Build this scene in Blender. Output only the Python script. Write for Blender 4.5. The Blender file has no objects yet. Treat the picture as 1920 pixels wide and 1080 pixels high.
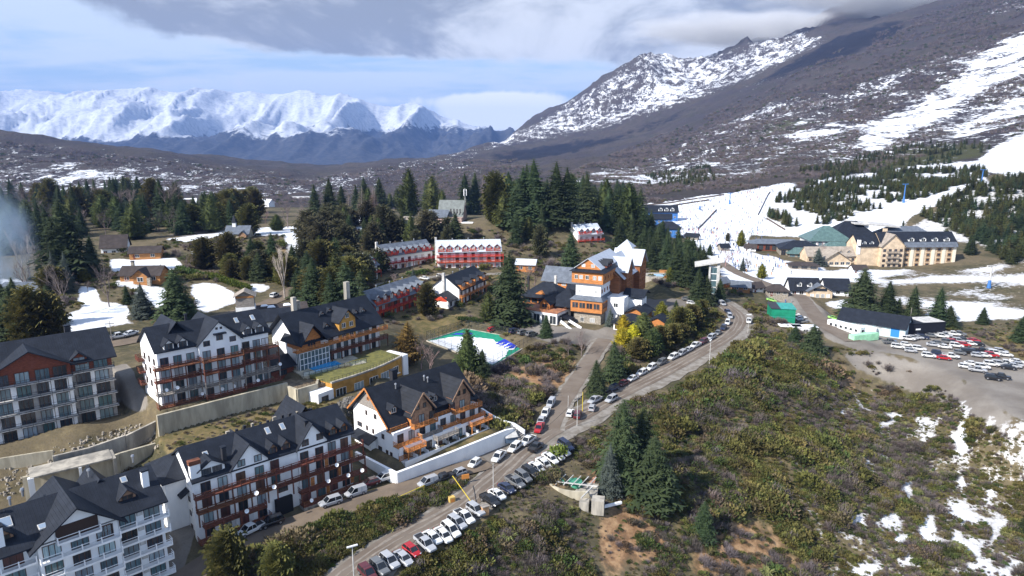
import bpy, math, random
import numpy as np
from mathutils import Matrix, Vector
S = bpy.context.scene
COL = S.collection
rnd = random.Random(7)
R = math.radians
# ---------------------------------------------------------------- camera
PITCH = R(12.0); FPX = 1280.0; CAMZ = 72.0
cam_d = bpy.data.cameras.new('camera'); cam = bpy.data.objects.new('camera', cam_d); COL.objects.link(cam)
cam_d.sensor_width = 36.0; cam_d.lens = 24.0; cam_d.clip_start = 1.0; cam_d.clip_end = 80000.0
cam.location = (0, 0, CAMZ); cam.rotation_euler = (R(90) - PITCH, 0, 0)
S.camera = cam
# ---------------------------------------------------------------- light
SUN_AZ = (-0.80, -0.60); SUN_EL = R(37)          # horizontal direction towards the sun, elevation
sd = bpy.data.lights.new('sun', 'SUN'); sun = bpy.data.objects.new('sun', sd); COL.objects.link(sun)
sd.energy = 4.5; sd.angle = R(0.53); sd.color = (1.0, 0.95, 0.88)
sv = Vector((SUN_AZ[0] * math.cos(SUN_EL), SUN_AZ[1] * math.cos(SUN_EL), math.sin(SUN_EL)))
sun.rotation_euler = sv.to_track_quat('Z', 'Y').to_euler(); sun.location = (-60, -60, 400)
V = S.view_settings
S.display_settings.display_device = 'sRGB'
V.view_transform = 'Standard'; V.look = 'None'; V.exposure = 0.85; V.gamma = 1.0; V.use_curve_mapping = False
S.render.engine = 'CYCLES'
S.cycles.max_bounces = 6; S.cycles.diffuse_bounces = 3; S.cycles.glossy_bounces = 2; S.cycles.transmission_bounces = 3
S.cycles.transparent_max_bounces = 8; S.cycles.volume_bounces = 0; S.cycles.use_denoising = True
S.cycles.volume_step_rate = 4.0
# ---------------------------------------------------------------- node helper
class NT:
    def __init__(s, tree): s.t = tree; s.n = tree.nodes; s.n.clear()
    def new(s, typ, **k):
        n = s.n.new(typ)
        for a, v in k.items(): setattr(n, a, v)
        return n
    def link(s, a, b): s.t.links.new(a, b)
    def put(s, sock, v):
        if isinstance(v, bpy.types.NodeSocket): s.link(v, sock)
        elif v is not None: sock.default_value = v
    def math(s, op, a, b=None, c=None, clamp=False):
        n = s.new('ShaderNodeMath', operation=op, use_clamp=clamp)
        for i, v in enumerate((a, b, c)):
            if v is not None: s.put(n.inputs[i], v)
        return n.outputs[0]
    def mix(s, f, a, b):
        n = s.new('ShaderNodeMix', data_type='RGBA')
        s.put(n.inputs[0], f); s.put(n.inputs[6], a if not isinstance(a, tuple) else (*a, 1)); s.put(n.inputs[7], b if not isinstance(b, tuple) else (*b, 1))
        return n.outputs[2]
    def noise(s, vec, scale, detail=4, rough=0.55, dist=0.0):
        n = s.new('ShaderNodeTexNoise'); s.put(n.inputs['Vector'], vec); n.inputs['Scale'].default_value = scale
        n.inputs['Detail'].default_value = detail; n.inputs['Roughness'].default_value = rough; n.inputs['Distortion'].default_value = dist
        return n.outputs[0]
    def ramp(s, f, lo, hi, a=0.0, b=1.0):
        n = s.new('ShaderNodeMapRange', interpolation_type='SMOOTHSTEP'); s.put(n.inputs[0], f)
        for i, v in ((1, lo), (2, hi), (3, a), (4, b)): s.put(n.inputs[i], v)
        return n.outputs[0]
    def vmul(s, v, k):
        n = s.new('ShaderNodeVectorMath', operation='MULTIPLY'); s.put(n.inputs[0], v); n.inputs[1].default_value = k
        return n.outputs[0]
    def vadd(s, v, k):
        n = s.new('ShaderNodeVectorMath', operation='ADD'); s.put(n.inputs[0], v); n.inputs[1].default_value = k
        return n.outputs[0]
# ---------------------------------------------------------------- sky: Nishita behind layers of cloud
world = bpy.data.worlds.new('World'); S.world = world; world.use_nodes = True
N = NT(world.node_tree)
sky = N.new('ShaderNodeTexSky', sky_type='NISHITA', sun_disc=False)
sky.sun_elevation = SUN_EL; sky.sun_rotation = math.atan2(SUN_AZ[0], SUN_AZ[1]); sky.altitude = 1000; sky.air_density = 1.1; sky.dust_density = 0.6; sky.ozone_density = 1.5
tc = N.new('ShaderNodeTexCoord').outputs['Generated']
sep = N.new('ShaderNodeSeparateXYZ'); N.link(tc, sep.inputs[0])
dx_, dy_, dz_ = sep.outputs
az = N.math('ARCTAN2', dx_, dy_); el = N.math('ARCSINE', dz_)
elc = N.math('MAXIMUM', dz_, 0.0)
den = N.math('ADD', elc, 0.10)
pl = N.new('ShaderNodeCombineXYZ'); N.link(N.math('DIVIDE', dx_, den), pl.inputs[0]); N.link(N.math('DIVIDE', dy_, den), pl.inputs[1])
P_ = pl.outputs[0]
n_low = N.noise(N.vadd(P_, (3.1, 1.7, 0)), 0.42, 8, 0.56, 0.25)
n_hi = N.noise(N.vmul(N.vadd(P_, (7.3, 2.2, 4)), (0.35, 0.9, 1)), 1.1, 6, 0.55, 0.3)
n_fine = N.noise(P_, 2.2, 7, 0.62, 0.4)
n_edge = N.noise(tc, 9.0, 6, 0.6, 0.4)
def blob(px, py, rx, ry, amp):      # a cloud at a place in the sky, given as azimuth and elevation
    a0 = math.atan((px - 960) / FPX); e0 = math.atan((540 - py) / FPX) - PITCH
    u = N.math('DIVIDE', N.math('SUBTRACT', az, a0), rx / FPX)
    v = N.math('DIVIDE', N.math('SUBTRACT', el, e0), ry / FPX)
    d = N.math('ADD', N.math('MULTIPLY', u, u), N.math('MULTIPLY', v, v))
    return N.math('MULTIPLY', N.math('EXPONENT', N.math('MULTIPLY', d, -1.0)), amp)
def addall(l):
    o = l[0]
    for q in l[1:]: o = N.math('ADD', o, q)
    return o
wisp = N.ramp(N.math('ADD', n_hi, N.math('MULTIPLY', n_fine, 0.35)), 0.56, 0.80)
grey = addall([n_low, N.math('MULTIPLY', N.math('SUBTRACT', n_edge, 0.5), 0.45), blob(420, 15, 330, 75, 0.30), blob(720, 60, 270, 95, 0.34), blob(1120, -15, 360, 95, 0.30),
               blob(1450, 30, 330, 110, 0.45), blob(620, 128, 330, 24, -0.26), blob(80, 90, 200, 60, -0.22), blob(960, 150, 330, 45, -0.20)])
gfac = N.ramp(grey, 0.52, 0.68)
puff = N.math('ADD', addall([blob(945, 208, 120, 34, 1.5), blob(700, 190, 330, 12, 0.30)]), N.math('MULTIPLY', N.math('SUBTRACT', n_edge, 0.5), 1.5))
pfac = N.ramp(puff, 0.28, 0.62)
skyc = N.vmul(sky.outputs[0], (0.115, 0.118, 0.125))
lowblue = N.ramp(el, 0.0, 0.34, 0.86, 0.30)
base = N.mix(lowblue, skyc, (0.205, 0.30, 0.47))
base = N.mix(N.math('MULTIPLY', wisp, 0.7), base, (0.45, 0.505, 0.59))
n_bil = N.noise(N.vmul(tc, (1.0, 1.0, 2.4)), 4.2, 8, 0.58, 0.5)
gshade = N.ramp(N.math('ADD', n_bil, N.math('MULTIPLY', N.math('SUBTRACT', 1.0, gfac), 0.10)), 0.42, 0.62)
gcol = N.mix(gshade, (0.185, 0.212, 0.27), (0.46, 0.49, 0.55))
base = N.mix(N.math('MULTIPLY', gfac, 0.94), base, gcol)
base = N.mix(pfac, base, (0.66, 0.68, 0.71))
bg = N.new('ShaderNodeBackground'); N.link(base, bg.inputs[0]); bg.inputs[1].default_value = 1.0
wo = N.new('ShaderNodeOutputWorld'); N.link(bg.outputs[0], wo.inputs[0])
# ---------------------------------------------------------------- places: a point of the photograph at a known height -> ground point
def g(px, py, z=0.0):
    dx = (px - 960) / FPX; dy = (540 - py) / FPX
    cz = -math.sin(PITCH) + dy * math.cos(PITCH); t = (z - CAMZ) / cz
    return (dx * t, (math.cos(PITCH) + dy * math.sin(PITCH)) * t)
def zpy(Y, py): return CAMZ + Y * math.tan(math.atan((540 - py) / FPX) - PITCH)
def proj(X, Y, Z):
    yc = Y * math.cos(PITCH) - (Z - CAMZ) * math.sin(PITCH); up = Y * math.sin(PITCH) + (Z - CAMZ) * math.cos(PITCH)
    return 960 + FPX * X / yc, 540 - FPX * up / yc
# ---------------------------------------------------------------- numpy noise
_rs = np.random.RandomState(3); _T = _rs.rand(256, 256).astype(np.float32)
def vnoise(x, y):
    xi = np.floor(x).astype(np.int64); yi = np.floor(y).astype(np.int64); fx = x - xi; fy = y - yi
    fx = fx * fx * fx * (fx * (fx * 6 - 15) + 10); fy = fy * fy * fy * (fy * (fy * 6 - 15) + 10)
    x0 = xi & 255; x1 = (xi + 1) & 255; y0 = yi & 255; y1 = (yi + 1) & 255
    a = _T[x0, y0]; b = _T[x1, y0]; c = _T[x0, y1]; d = _T[x1, y1]
    return (a + (b - a) * fx) * (1 - fy) + (c + (d - c) * fx) * fy
def fbm(x, y, oc=5, gain=0.5, ridge=False):
    s = 0; a = 1.0; t = 0
    for i in range(oc):
        n = vnoise(x + 17.3 * i, y + 9.1 * i)
        if ridge: n = 1 - np.abs(2 * n - 1)
        s = s + a * n; t += a; a *= gain; x = x * 2.03 + y * 0.13; y = y * 2.03 - x * 0.06
    return s / t
def sstep(a, b, x):
    t = np.clip((x - a) / (b - a), 0, 1); return t * t * (3 - 2 * t)
def inpoly(poly, px, py):
    c = np.zeros(px.shape, bool); n = len(poly)
    for i in range(n):
        x0, y0 = poly[i]; x1, y1 = poly[(i + 1) % n]
        if y0 == y1: continue
        k = ((y0 > py) != (y1 > py)) & (px < (x1 - x0) * (py - y0) / (y1 - y0) + x0)
        c ^= k
    return c
# ---------------------------------------------------------------- terrain: near ground from surveyed points, far slopes from profiles
CTRL = [(640,1080,0),(760,1010,0),(850,950,0),(930,880,0),(985,835,0),(1020,790,.5),(1060,730,1.5),(1110,670,3.5),(1150,635,5),(1190,610,6),
 (1140,745,.5),(1230,695,1.5),(1310,655,3),(1370,615,4),(1385,590,4.5),(1360,565,5),(1330,550,5.5),(480,1010,1),(600,958,1.2),(700,925,1),(800,893,.6),
 (360,1050,1),(333,1062,1),(200,1120,0),(60,1140,0),(400,815,9),(470,790,9.2),(560,765,9.4),(620,770,8),(330,850,7),(180,850,7),(60,880,6),
 (150,830,9),(0,850,9),(215,790,10),(260,740,13.5),(240,640,15),(330,605,15.5),(440,585,15),(500,560,15),(190,590,15.5),(420,560,16),(300,540,17),
 (270,525,19),(340,515,18),(100,540,17),(0,560,16),(440,445,21),(340,455,21),(560,435,21),(650,425,20),(530,500,17),(600,520,16),
 (590,740,9.6),(650,742,9),(730,695,8.5),(760,690,8),(640,700,13),(720,650,11.5),(760,630,10),(800,690,6.5),(680,800,4),(700,770,6),(870,640,5),(930,660,5),(1000,640,5),(800,640,6),
 (1000,700,3),(950,760,1.8),(900,740,3.5),(960,710,3),(740,605,10),(850,580,9),(800,540,11),(880,505,12),(760,502,13),(690,530,12),(620,600,13),
 (1090,465,15),(1040,620,6),(1150,600,6.5),(990,605,6.5),(920,600,8),(1250,530,9),(1220,570,7),(1180,650,4.5),(1250,640,4),
 (1150,435,17),(1000,425,25),(1040,405,30),(850,418,25),(950,450,19),(700,420,22),(1200,450,11),(1270,480,6),
 (1350,430,3),(1280,450,3),(1420,520,3),(1500,560,2),(1450,580,1.5),(1600,600,0),(1700,625,-2),(1800,660,-3),(1900,700,-3),(1920,780,-3),
 (1700,500,-2),(1850,560,-1),(1900,500,3),(1600,475,0),(1520,485,1),(1750,440,6),(1900,420,14),(1600,445,4),(2100,600,3),(2100,900,-14),
 (1330,392,8),(1250,388,6),(1450,385,14),(1600,405,14),(1700,380,22),(1850,355,33),
 (1420,700,1),(1380,780,-2),(1300,800,-3),(1250,900,-5),(1200,1000,-8),(1000,1000,-3),(1060,1080,-8),(1300,1080,-13),(1500,950,-13),(1500,1080,-18),
 (1700,1080,-20),(1900,1080,-20),(1900,900,-15),(1850,830,-10),(1780,745,-8),(1560,660,-1),(1560,720,-7),(1640,745,-12),(1440,650,1),(1480,640,1),(1740,700,-5),(1650,860,-16),
 (1120,800,-.5),(1080,860,-1.5),(1000,900,-.5),(900,990,-1.5),(1100,930,-3),(560,1060,.3),(420,1080,.3),(1230,760,0),(1330,720,1),(800,1080,-2)]
COLS = [-500, -100, 300, 600, 760, 900, 1000, 1060, 1140, 1220, 1300, 1400, 1500, 1600, 1700, 1800, 1920, 2300]
YL = [700, 900, 1200, 1600, 2200, 3000, 3700, 4700, 6200, 8200, 10200, 12500, 17000]
def T(*a): return list(a)      # entries: pixel row where that distance shows; strings are heights in metres
TAB = {
 -500: T('5','-4',350,300,225,'95','20','-80','-200',285,225,165,'200'),
 -100: T('6','-3',352,305,240,'80','0','-120','-250',285,230,172,'200'),
 300: T('8','-6',362,322,288,'35','-60','-160','-260',285,235,180,'200'),
 600: T('8','-10',372,350,326,'-20','-110','-200','-280',285,237,183,'200'),
 760: T('6','-10',368,345,312,300,'-60','-200','-280',285,245,200,'100'),
 900: T('4','-10',350,328,312,290,274,'-60','-250',295,262,232,'100'),
 1000: T('2','-4',345,325,308,287,262,224,'100','-100','0','100','100'),
 1060: T('2',352,332,318,300,283,250,203,'200','0','0','100','100'),
 1140: T('4',350,330,312,292,265,215,145,'250','0','0','100','100'),
 1220: T(386,354,330,308,280,242,178,104,'350','100','0','100','100'),
 1300: T(378,346,320,292,254,200,160,112,'400','100','0','100','100'),
 1400: T(368,335,306,270,218,150,122,84,'450','100','0','100','100'),
 1500: T(358,322,288,245,180,98,76,62,'500','100','0','100','100'),
 1600: T(350,316,270,215,138,58,42,20,'500','100','0','100','100'),
 1700: T(346,306,250,187,102,22,0,-20,'500','100','0','100','100'),
 1800: T(340,292,230,155,66,-10,-30,-40,'500','100','0','100','100'),
 1920: T(315,260,190,110,20,-60,-80,-80,'500','100','0','100','100'),
 2300: T(290,220,140,50,-50,-130,-150,-140,'500','100','0','100','100')}
far_tab = np.array([[float(v) if isinstance(v, str) else zpy(YL[i], v) for i, v in enumerate(TAB[c])] for c in COLS])
s_cols = np.array([(c - 960) / FPX * 0.985 for c in COLS]); ly = np.log(np.array(YL, float))
def cubic1d(xs, ys, x):            # monotone-ish cubic (Catmull-Rom with finite-difference slopes), vectorised over the last axis of ys
    i = np.clip(np.searchsorted(xs, x) - 1, 0, len(xs) - 2); h = xs[i + 1] - xs[i]; t = np.clip((x - xs[i]) / h, 0, 1)
    d = np.diff(ys, axis=0) / np.diff(xs)[:, None]
    m = np.vstack([d[:1], np.where(d[1:] * d[:-1] > 0, 2 * d[1:] * d[:-1] / (d[1:] + d[:-1] + 1e-12), 0), d[-1:]])
    t = t[:, None]; h = h[:, None]; t2 = t * t; t3 = t2 * t
    return (2*t3-3*t2+1)*ys[i] + (t3-2*t2+t)*h*m[i] + (-2*t3+3*t2)*ys[i+1] + (t3-t2)*h*m[i+1]
cp = [(*g(a, b, c), c) for a, b, c in CTRL]
for c in COLS[1:]:
    for Yv in (700, 800):
        zz = float(np.interp(math.log(Yv), ly, far_tab[COLS.index(c)])); cp.append(((c - 960) / FPX * 0.985 * Yv, Yv, zz))
cp += [(-40, 20, -6), (60, 20, -26), (-160, 60, 2), (200, 60, -22), (-400, 300, 14), (-300, 160, 12)]
cp = np.array(cp); _c = 9.0
def _phi(d2): return np.sqrt(d2 + _c * _c)
_A = _phi(((cp[:, None, :2] - cp[None, :, :2]) ** 2).sum(-1)); n_ = len(cp)
_A = np.block([[_A - 0.0 * np.eye(n_), np.c_[np.ones(n_)]], [np.ones((1, n_)), np.zeros((1, 1))]])
_w = np.linalg.solve(_A, np.r_[cp[:, 2], 0])
def z_near(x, y):
    sh = x.shape; x = x.ravel(); y = y.ravel(); o = np.full(x.shape, _w[-1])
    for k in range(n_): o += _w[k] * np.sqrt((x - cp[k, 0]) ** 2 + (y - cp[k, 1]) ** 2 + _c * _c)
    return o.reshape(sh)
rows = np.exp(np.r_[np.linspace(math.log(38), math.log(620), 430, endpoint=False), np.linspace(math.log(620), math.log(17000), 330)])
sc = np.linspace(-1.36, 1.36, 920); nr, nc = len(rows), len(sc)
GY = np.repeat(rows[:, None], nc, 1); GX = GY * sc[None, :]
lr = np.log(rows)
ft = cubic1d(s_cols, far_tab, sc)                  # (nc, len(YL))
zf = cubic1d(ly, ft.T, lr)                         # (nr, nc)
wn = sstep(520, 800, GY)
nearrows = rows < 810
GZ = zf.copy()
zn_ = z_near(GX[nearrows], GY[nearrows]); w_ = wn[nearrows]; GZ[nearrows] = zn_ * (1 - w_) + zf[nearrows] * w_
# relief
GZ += (fbm(GX / 14, GY / 14, 4) - 0.5) * 0.9 * sstep(60, 120, GY) * (1 - 0.5 * sstep(200, 420, GY))
side = sstep(-0.1, 0.25, GX / GY)
GZ += (fbm(GX / 160 + 5, GY / 160, 5, 0.52) - 0.5) * 44 * sstep(800, 1900, GY) * (1 - sstep(5200, 7000, GY))
GZ += (fbm(GX / 520 + 3, GY / 900, 6, 0.55, True) - 0.55) * 230 * sstep(2900, 4200, GY) * (1 - sstep(5600, 7500, GY)) * side
GZ += (fbm(GX / 1000 + 11, GY / 2700 + 2, 7, 0.47, True) - 0.60) * 920 * sstep(6500, 9500, GY) * (1 - 0.62 * sstep(10500, 12600, GY)) * (1 - sstep(0.05, 0.2, GX / GY))
# pads: level ground under buildings, roads and courts
PADS = []; ROADS = []
def pad(pts, z, m=3.0): PADS.append((pts, z, m))
def road_pts(pix): return [Vector((*g(a, b, c), c)) for a, b, c in pix]
def smooth_line(pts, step=3.0):
    out = []
    P = [pts[0]] + list(pts) + [pts[-1]]
    for i in range(1, len(P) - 2):
        a, b, c, d = P[i-1:i+3]; n = max(2, int((c - b).length / step))
        for k in range(n):
            t = k / n
            out.append(0.5 * ((2*b) + (c-a)*t + (2*a-5*b+4*c-d)*t*t + (3*b-a-3*c+d)*t**3))
    out.append(pts[-1]); return out
main_road = smooth_line(road_pts([(600,1130,0),(655,1078,0),(742,1018,0),(862,951,0),(905,915,0),(945,880,0),(985,843,0),(1035,808,.2),(1090,780,.4),(1150,745,.8),(1238,702,1.6),(1307,664,2.8),(1357,636,3.6),(1382,612,4),(1384,592,4.4),(1362,574,4.8),(1340,562,5.2)]))
side_road = smooth_line(road_pts([(1030,806,.2),(1046,768,.9),(1071,729,1.6),(1099,687,3),(1120,655,4.3),(1134,636,5.2)]))
low_road = smooth_line(road_pts([(915,868,0),(868,880,.3),(800,902,.6),(700,936,1),(600,968,1.2),(500,1005,1),(430,1035,1),(350,1085,.7),(280,1130,.5)]))
up_road = smooth_line(road_pts([(-60,690,15),(60,668,15),(160,652,15),(250,638,15),(330,615,15.3),(420,592,15.2),(490,573,15.2),(530,556,15.6),(556,540,16),(600,528,16.5)]))
base_road = smooth_line(road_pts([(1352,492,4),(1385,512,3.6),(1425,528,3.2),(1462,543,2.8),(1500,556,2.2),(1520,580,1.6),(1545,608,.8),(1600,640,-.6)]))
red_road = smooth_line(road_pts([(640,548,12.6),(700,536,12),(770,524,11.8),(840,517,11.6),(900,515,11.4),(960,512,11.2)]))
for pts, wd in ((main_road, 8.2), (side_road, 6.2), (low_road, 6.4), (up_road, 7.0), (base_road, 7.0), (red_road, 5.0)): ROADS.append((pts, wd))
DIRB = R(43.5)
def rect(ox, oy, th, u0, u1, v0, v1):
    c, s = math.cos(th), math.sin(th)
    return [(ox + c*u - s*v, oy + s*u + c*v) for u, v in ((u0, v0), (u1, v0), (u1, v1), (u0, v1))]
def seg_dist(x, y, pts):
    best = np.full(x.shape, 1e9); zz = np.zeros(x.shape)
    for a, b in zip(pts[:-1], pts[1:]):
        dx, dy = b.x - a.x, b.y - a.y; l2 = dx*dx + dy*dy + 1e-9
        t = np.clip(((x - a.x) * dx + (y - a.y) * dy) / l2, 0, 1)
        d = np.hypot(x - a.x - t*dx, y - a.y - t*dy); k = d < best
        best = np.where(k, d, best); zz = np.where(k, a.z + t * (b.z - a.z), zz)
    return best, zz
def poly_dist(poly, x, y):
    best = np.full(x.shape, 1e9); n = len(poly)
    for i in range(n):
        ax, ay = poly[i]; bx, by = poly[(i+1) % n]; dx, dy = bx-ax, by-ay
        t = np.clip(((x-ax)*dx + (y-ay)*dy) / (dx*dx + dy*dy + 1e-9), 0, 1)
        best = np.minimum(best, np.hypot(x-ax-t*dx, y-ay-t*dy))
    return np.where(inpoly(poly, x, y), 0, best)
def win(xs, ys, m):
    return (GX > min(xs) - m) & (GX < max(xs) + m) & (GY > min(ys) - m) & (GY < max(ys) + m)
B1O, B5O, B6O, B3O, B4O, B2O = (-58.0, 103.2), (-56.3, 111.2), (-25.0, 141.2), (-78.6, 144.6), (-55.6, 172.6), (-92.1, 150.0)
pad(rect(*B3O, DIRB, -1, 27, -3.2, 16), 14.0, 1.6)
pad(rect(*B3O, DIRB, -3, 48, -18, -5.2), 9.3, 2.0)
pad(rect(*B4O, R(52), -4, 30, -6, 14), 13.3, 1.5)
pad(rect(*B5O, R(42.5), -3, 35, -2.6, 16), 2.4, 2.2)
pad(rect(*B6O, R(46), -1, 29, -4.5, 19), 2.6, 1.2)
pad(rect(*B1O, R(45), -42, 2, -4, 16), 1.0, 2.0)
pad(rect(*B2O, R(41), -40, 1.5, -2, 16), 9.8, 1.5)
court = [g(800,640,5), g(872,617,5), g(1003,641,5), g(925,688,5)]
pad(court, 5.0, 3.0)
pad([g(1480,556,1.6), g(1560,600,.2), g(1660,625,-1.5), g(1770,622,-2.5), g(1920,675,-3), g(2000,720,-3), g(1930,800,-3.2), g(1850,738,-3), g(1760,688,-2.8), g(1640,656,-1.6), g(1560,640,-.4)], -1.6, 14.0)
pad([g(960,625,6), g(1010,655,5.6), g(1200,630,6), g(1230,560,7), g(1190,520,8), g(1020,560,7.5), g(950,590,7)], 6.4, 6.0)
for poly, z, m in PADS:
    xs = [p[0] for p in poly]; ys = [p[1] for p in poly]; k = win(xs, ys, m + 1)
    w = 1 - sstep(0.0, m, poly_dist(poly, GX[k], GY[k])); GZ[k] = GZ[k] * (1 - w) + z * w
for pts, wd in ROADS:
    k = win([p.x for p in pts], [p.y for p in pts], 12)
    d, zz = seg_dist(GX[k], GY[k], pts); w = 1 - sstep(wd/2 + 1.2, wd/2 + 6, d); GZ[k] = GZ[k] * (1 - w) + (zz - 0.12) * w
def Z(x, y):
    x = np.asarray(x, float); y = np.asarray(y, float)
    fc = np.clip((x / y - sc[0]) / (sc[1] - sc[0]), 0, nc - 1.001); L = np.log(np.clip(y, rows[0], rows[-1] * .999))
    fr = np.clip(np.interp(L, lr, np.arange(nr)), 0, nr - 1.001)
    r0 = fr.astype(int); c0 = fc.astype(int); a = fr - r0; b = fc - c0
    return (GZ[r0, c0]*(1-b) + GZ[r0, c0+1]*b)*(1-a) + (GZ[r0+1, c0]*(1-b) + GZ[r0+1, c0+1]*b)*a
_tt = np.exp(np.linspace(math.log(50), math.log(16000), 900))
def gp(px, py):                     # where the line of sight through a pixel meets the ground
    dx = (px - 960) / FPX; dy = (540 - py) / FPX
    d = (dx, math.cos(PITCH) + dy * math.sin(PITCH), -math.sin(PITCH) + dy * math.cos(PITCH))
    h = CAMZ + d[2] * _tt - Z(d[0] * _tt, d[1] * _tt)
    i = int(np.argmax(h < 0)) if (h < 0).any() else len(_tt) - 1
    t = _tt[i] if i == 0 else _tt[i-1] + (_tt[i] - _tt[i-1]) * h[i-1] / (h[i-1] - h[i] + 1e-9)
    return Vector((d[0]*t, d[1]*t, CAMZ + d[2]*t))
# ---------------------------------------------------------------- materials
MAT = {}
def mat(name, col=(0.5, 0.5, 0.5), rough=0.8, metal=0.0, var=0.0, vscale=0.6, col2=None, spec=0.3, bump=0.0, bscale=6.0, objvar=0.0, trans=0.0, streak=None, coat=0.0, alpha=1.0, emit=0):
    if name in MAT: return MAT[name]
    m = bpy.data.materials.new(name); m.use_nodes = True; n = NT(m.node_tree)
    b = n.new('ShaderNodeBsdfPrincipled'); o = n.new('ShaderNodeOutputMaterial'); n.link(b.outputs[0], o.inputs[0])
    c = (*col, 1)
    sock = None
    if var > 0 or col2 or streak:
        co = n.new('ShaderNodeTexCoord').outputs['Object']
        if streak: co = n.vmul(co, streak)
        f = n.noise(co, vscale, 5, 0.6, 0.3)
        c2 = col2 if col2 else tuple(max(0, v * (1 - var)) for v in col)
        c1 = col if col2 else tuple(min(1, v * (1 + var * .6)) for v in col)
        sock = n.mix(n.ramp(f, 0.34, 0.66), c2, c1)
    if objvar > 0:
        oi = n.new('ShaderNodeObjectInfo').outputs['Random']
        hs = n.new('ShaderNodeHueSaturation'); n.put(hs.inputs['Color'], sock if sock else c)
        n.link(n.ramp(oi, 0, 1, 1 - objvar, 1 + objvar), hs.inputs['Value'])
        r2 = n.math('FRACT', n.math('MULTIPLY', oi, 7.31)); n.link(n.math('ADD', n.math('MULTIPLY', r2, 0.06 * min(1, objvar * 3)), 0.5 - 0.03 * min(1, objvar * 3)), hs.inputs['Hue'])
        sock = hs.outputs[0]
    n.put(b.inputs['Base Color'], sock if sock else c)
    b.inputs['Roughness'].default_value = rough; b.inputs['Metallic'].default_value = metal; b.inputs['Specular IOR Level'].default_value = spec
    if coat: b.inputs['Coat Weight'].default_value = coat; b.inputs['Coat Roughness'].default_value = 0.08
    if trans:
        tr = n.new('ShaderNodeBsdfTranslucent'); n.put(tr.inputs[0], sock if sock else c); mx = n.new('ShaderNodeMixShader'); mx.inputs[0].default_value = trans
        n.link(b.outputs[0], mx.inputs[1]); n.link(tr.outputs[0], mx.inputs[2]); n.link(mx.outputs[0], o.inputs[0])
    if alpha < 1: b.inputs['Alpha'].default_value = alpha
    if bump > 0:
        bp = n.new('ShaderNodeBump'); bp.inputs['Strength'].default_value = bump; bp.inputs['Distance'].default_value = 0.05
        n.link(n.noise(n.new('ShaderNodeTexCoord').outputs['Object'], bscale, 4), bp.inputs['Height']); n.link(bp.outputs[0], b.inputs['Normal'])
    MAT[name] = m; return m
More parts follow.
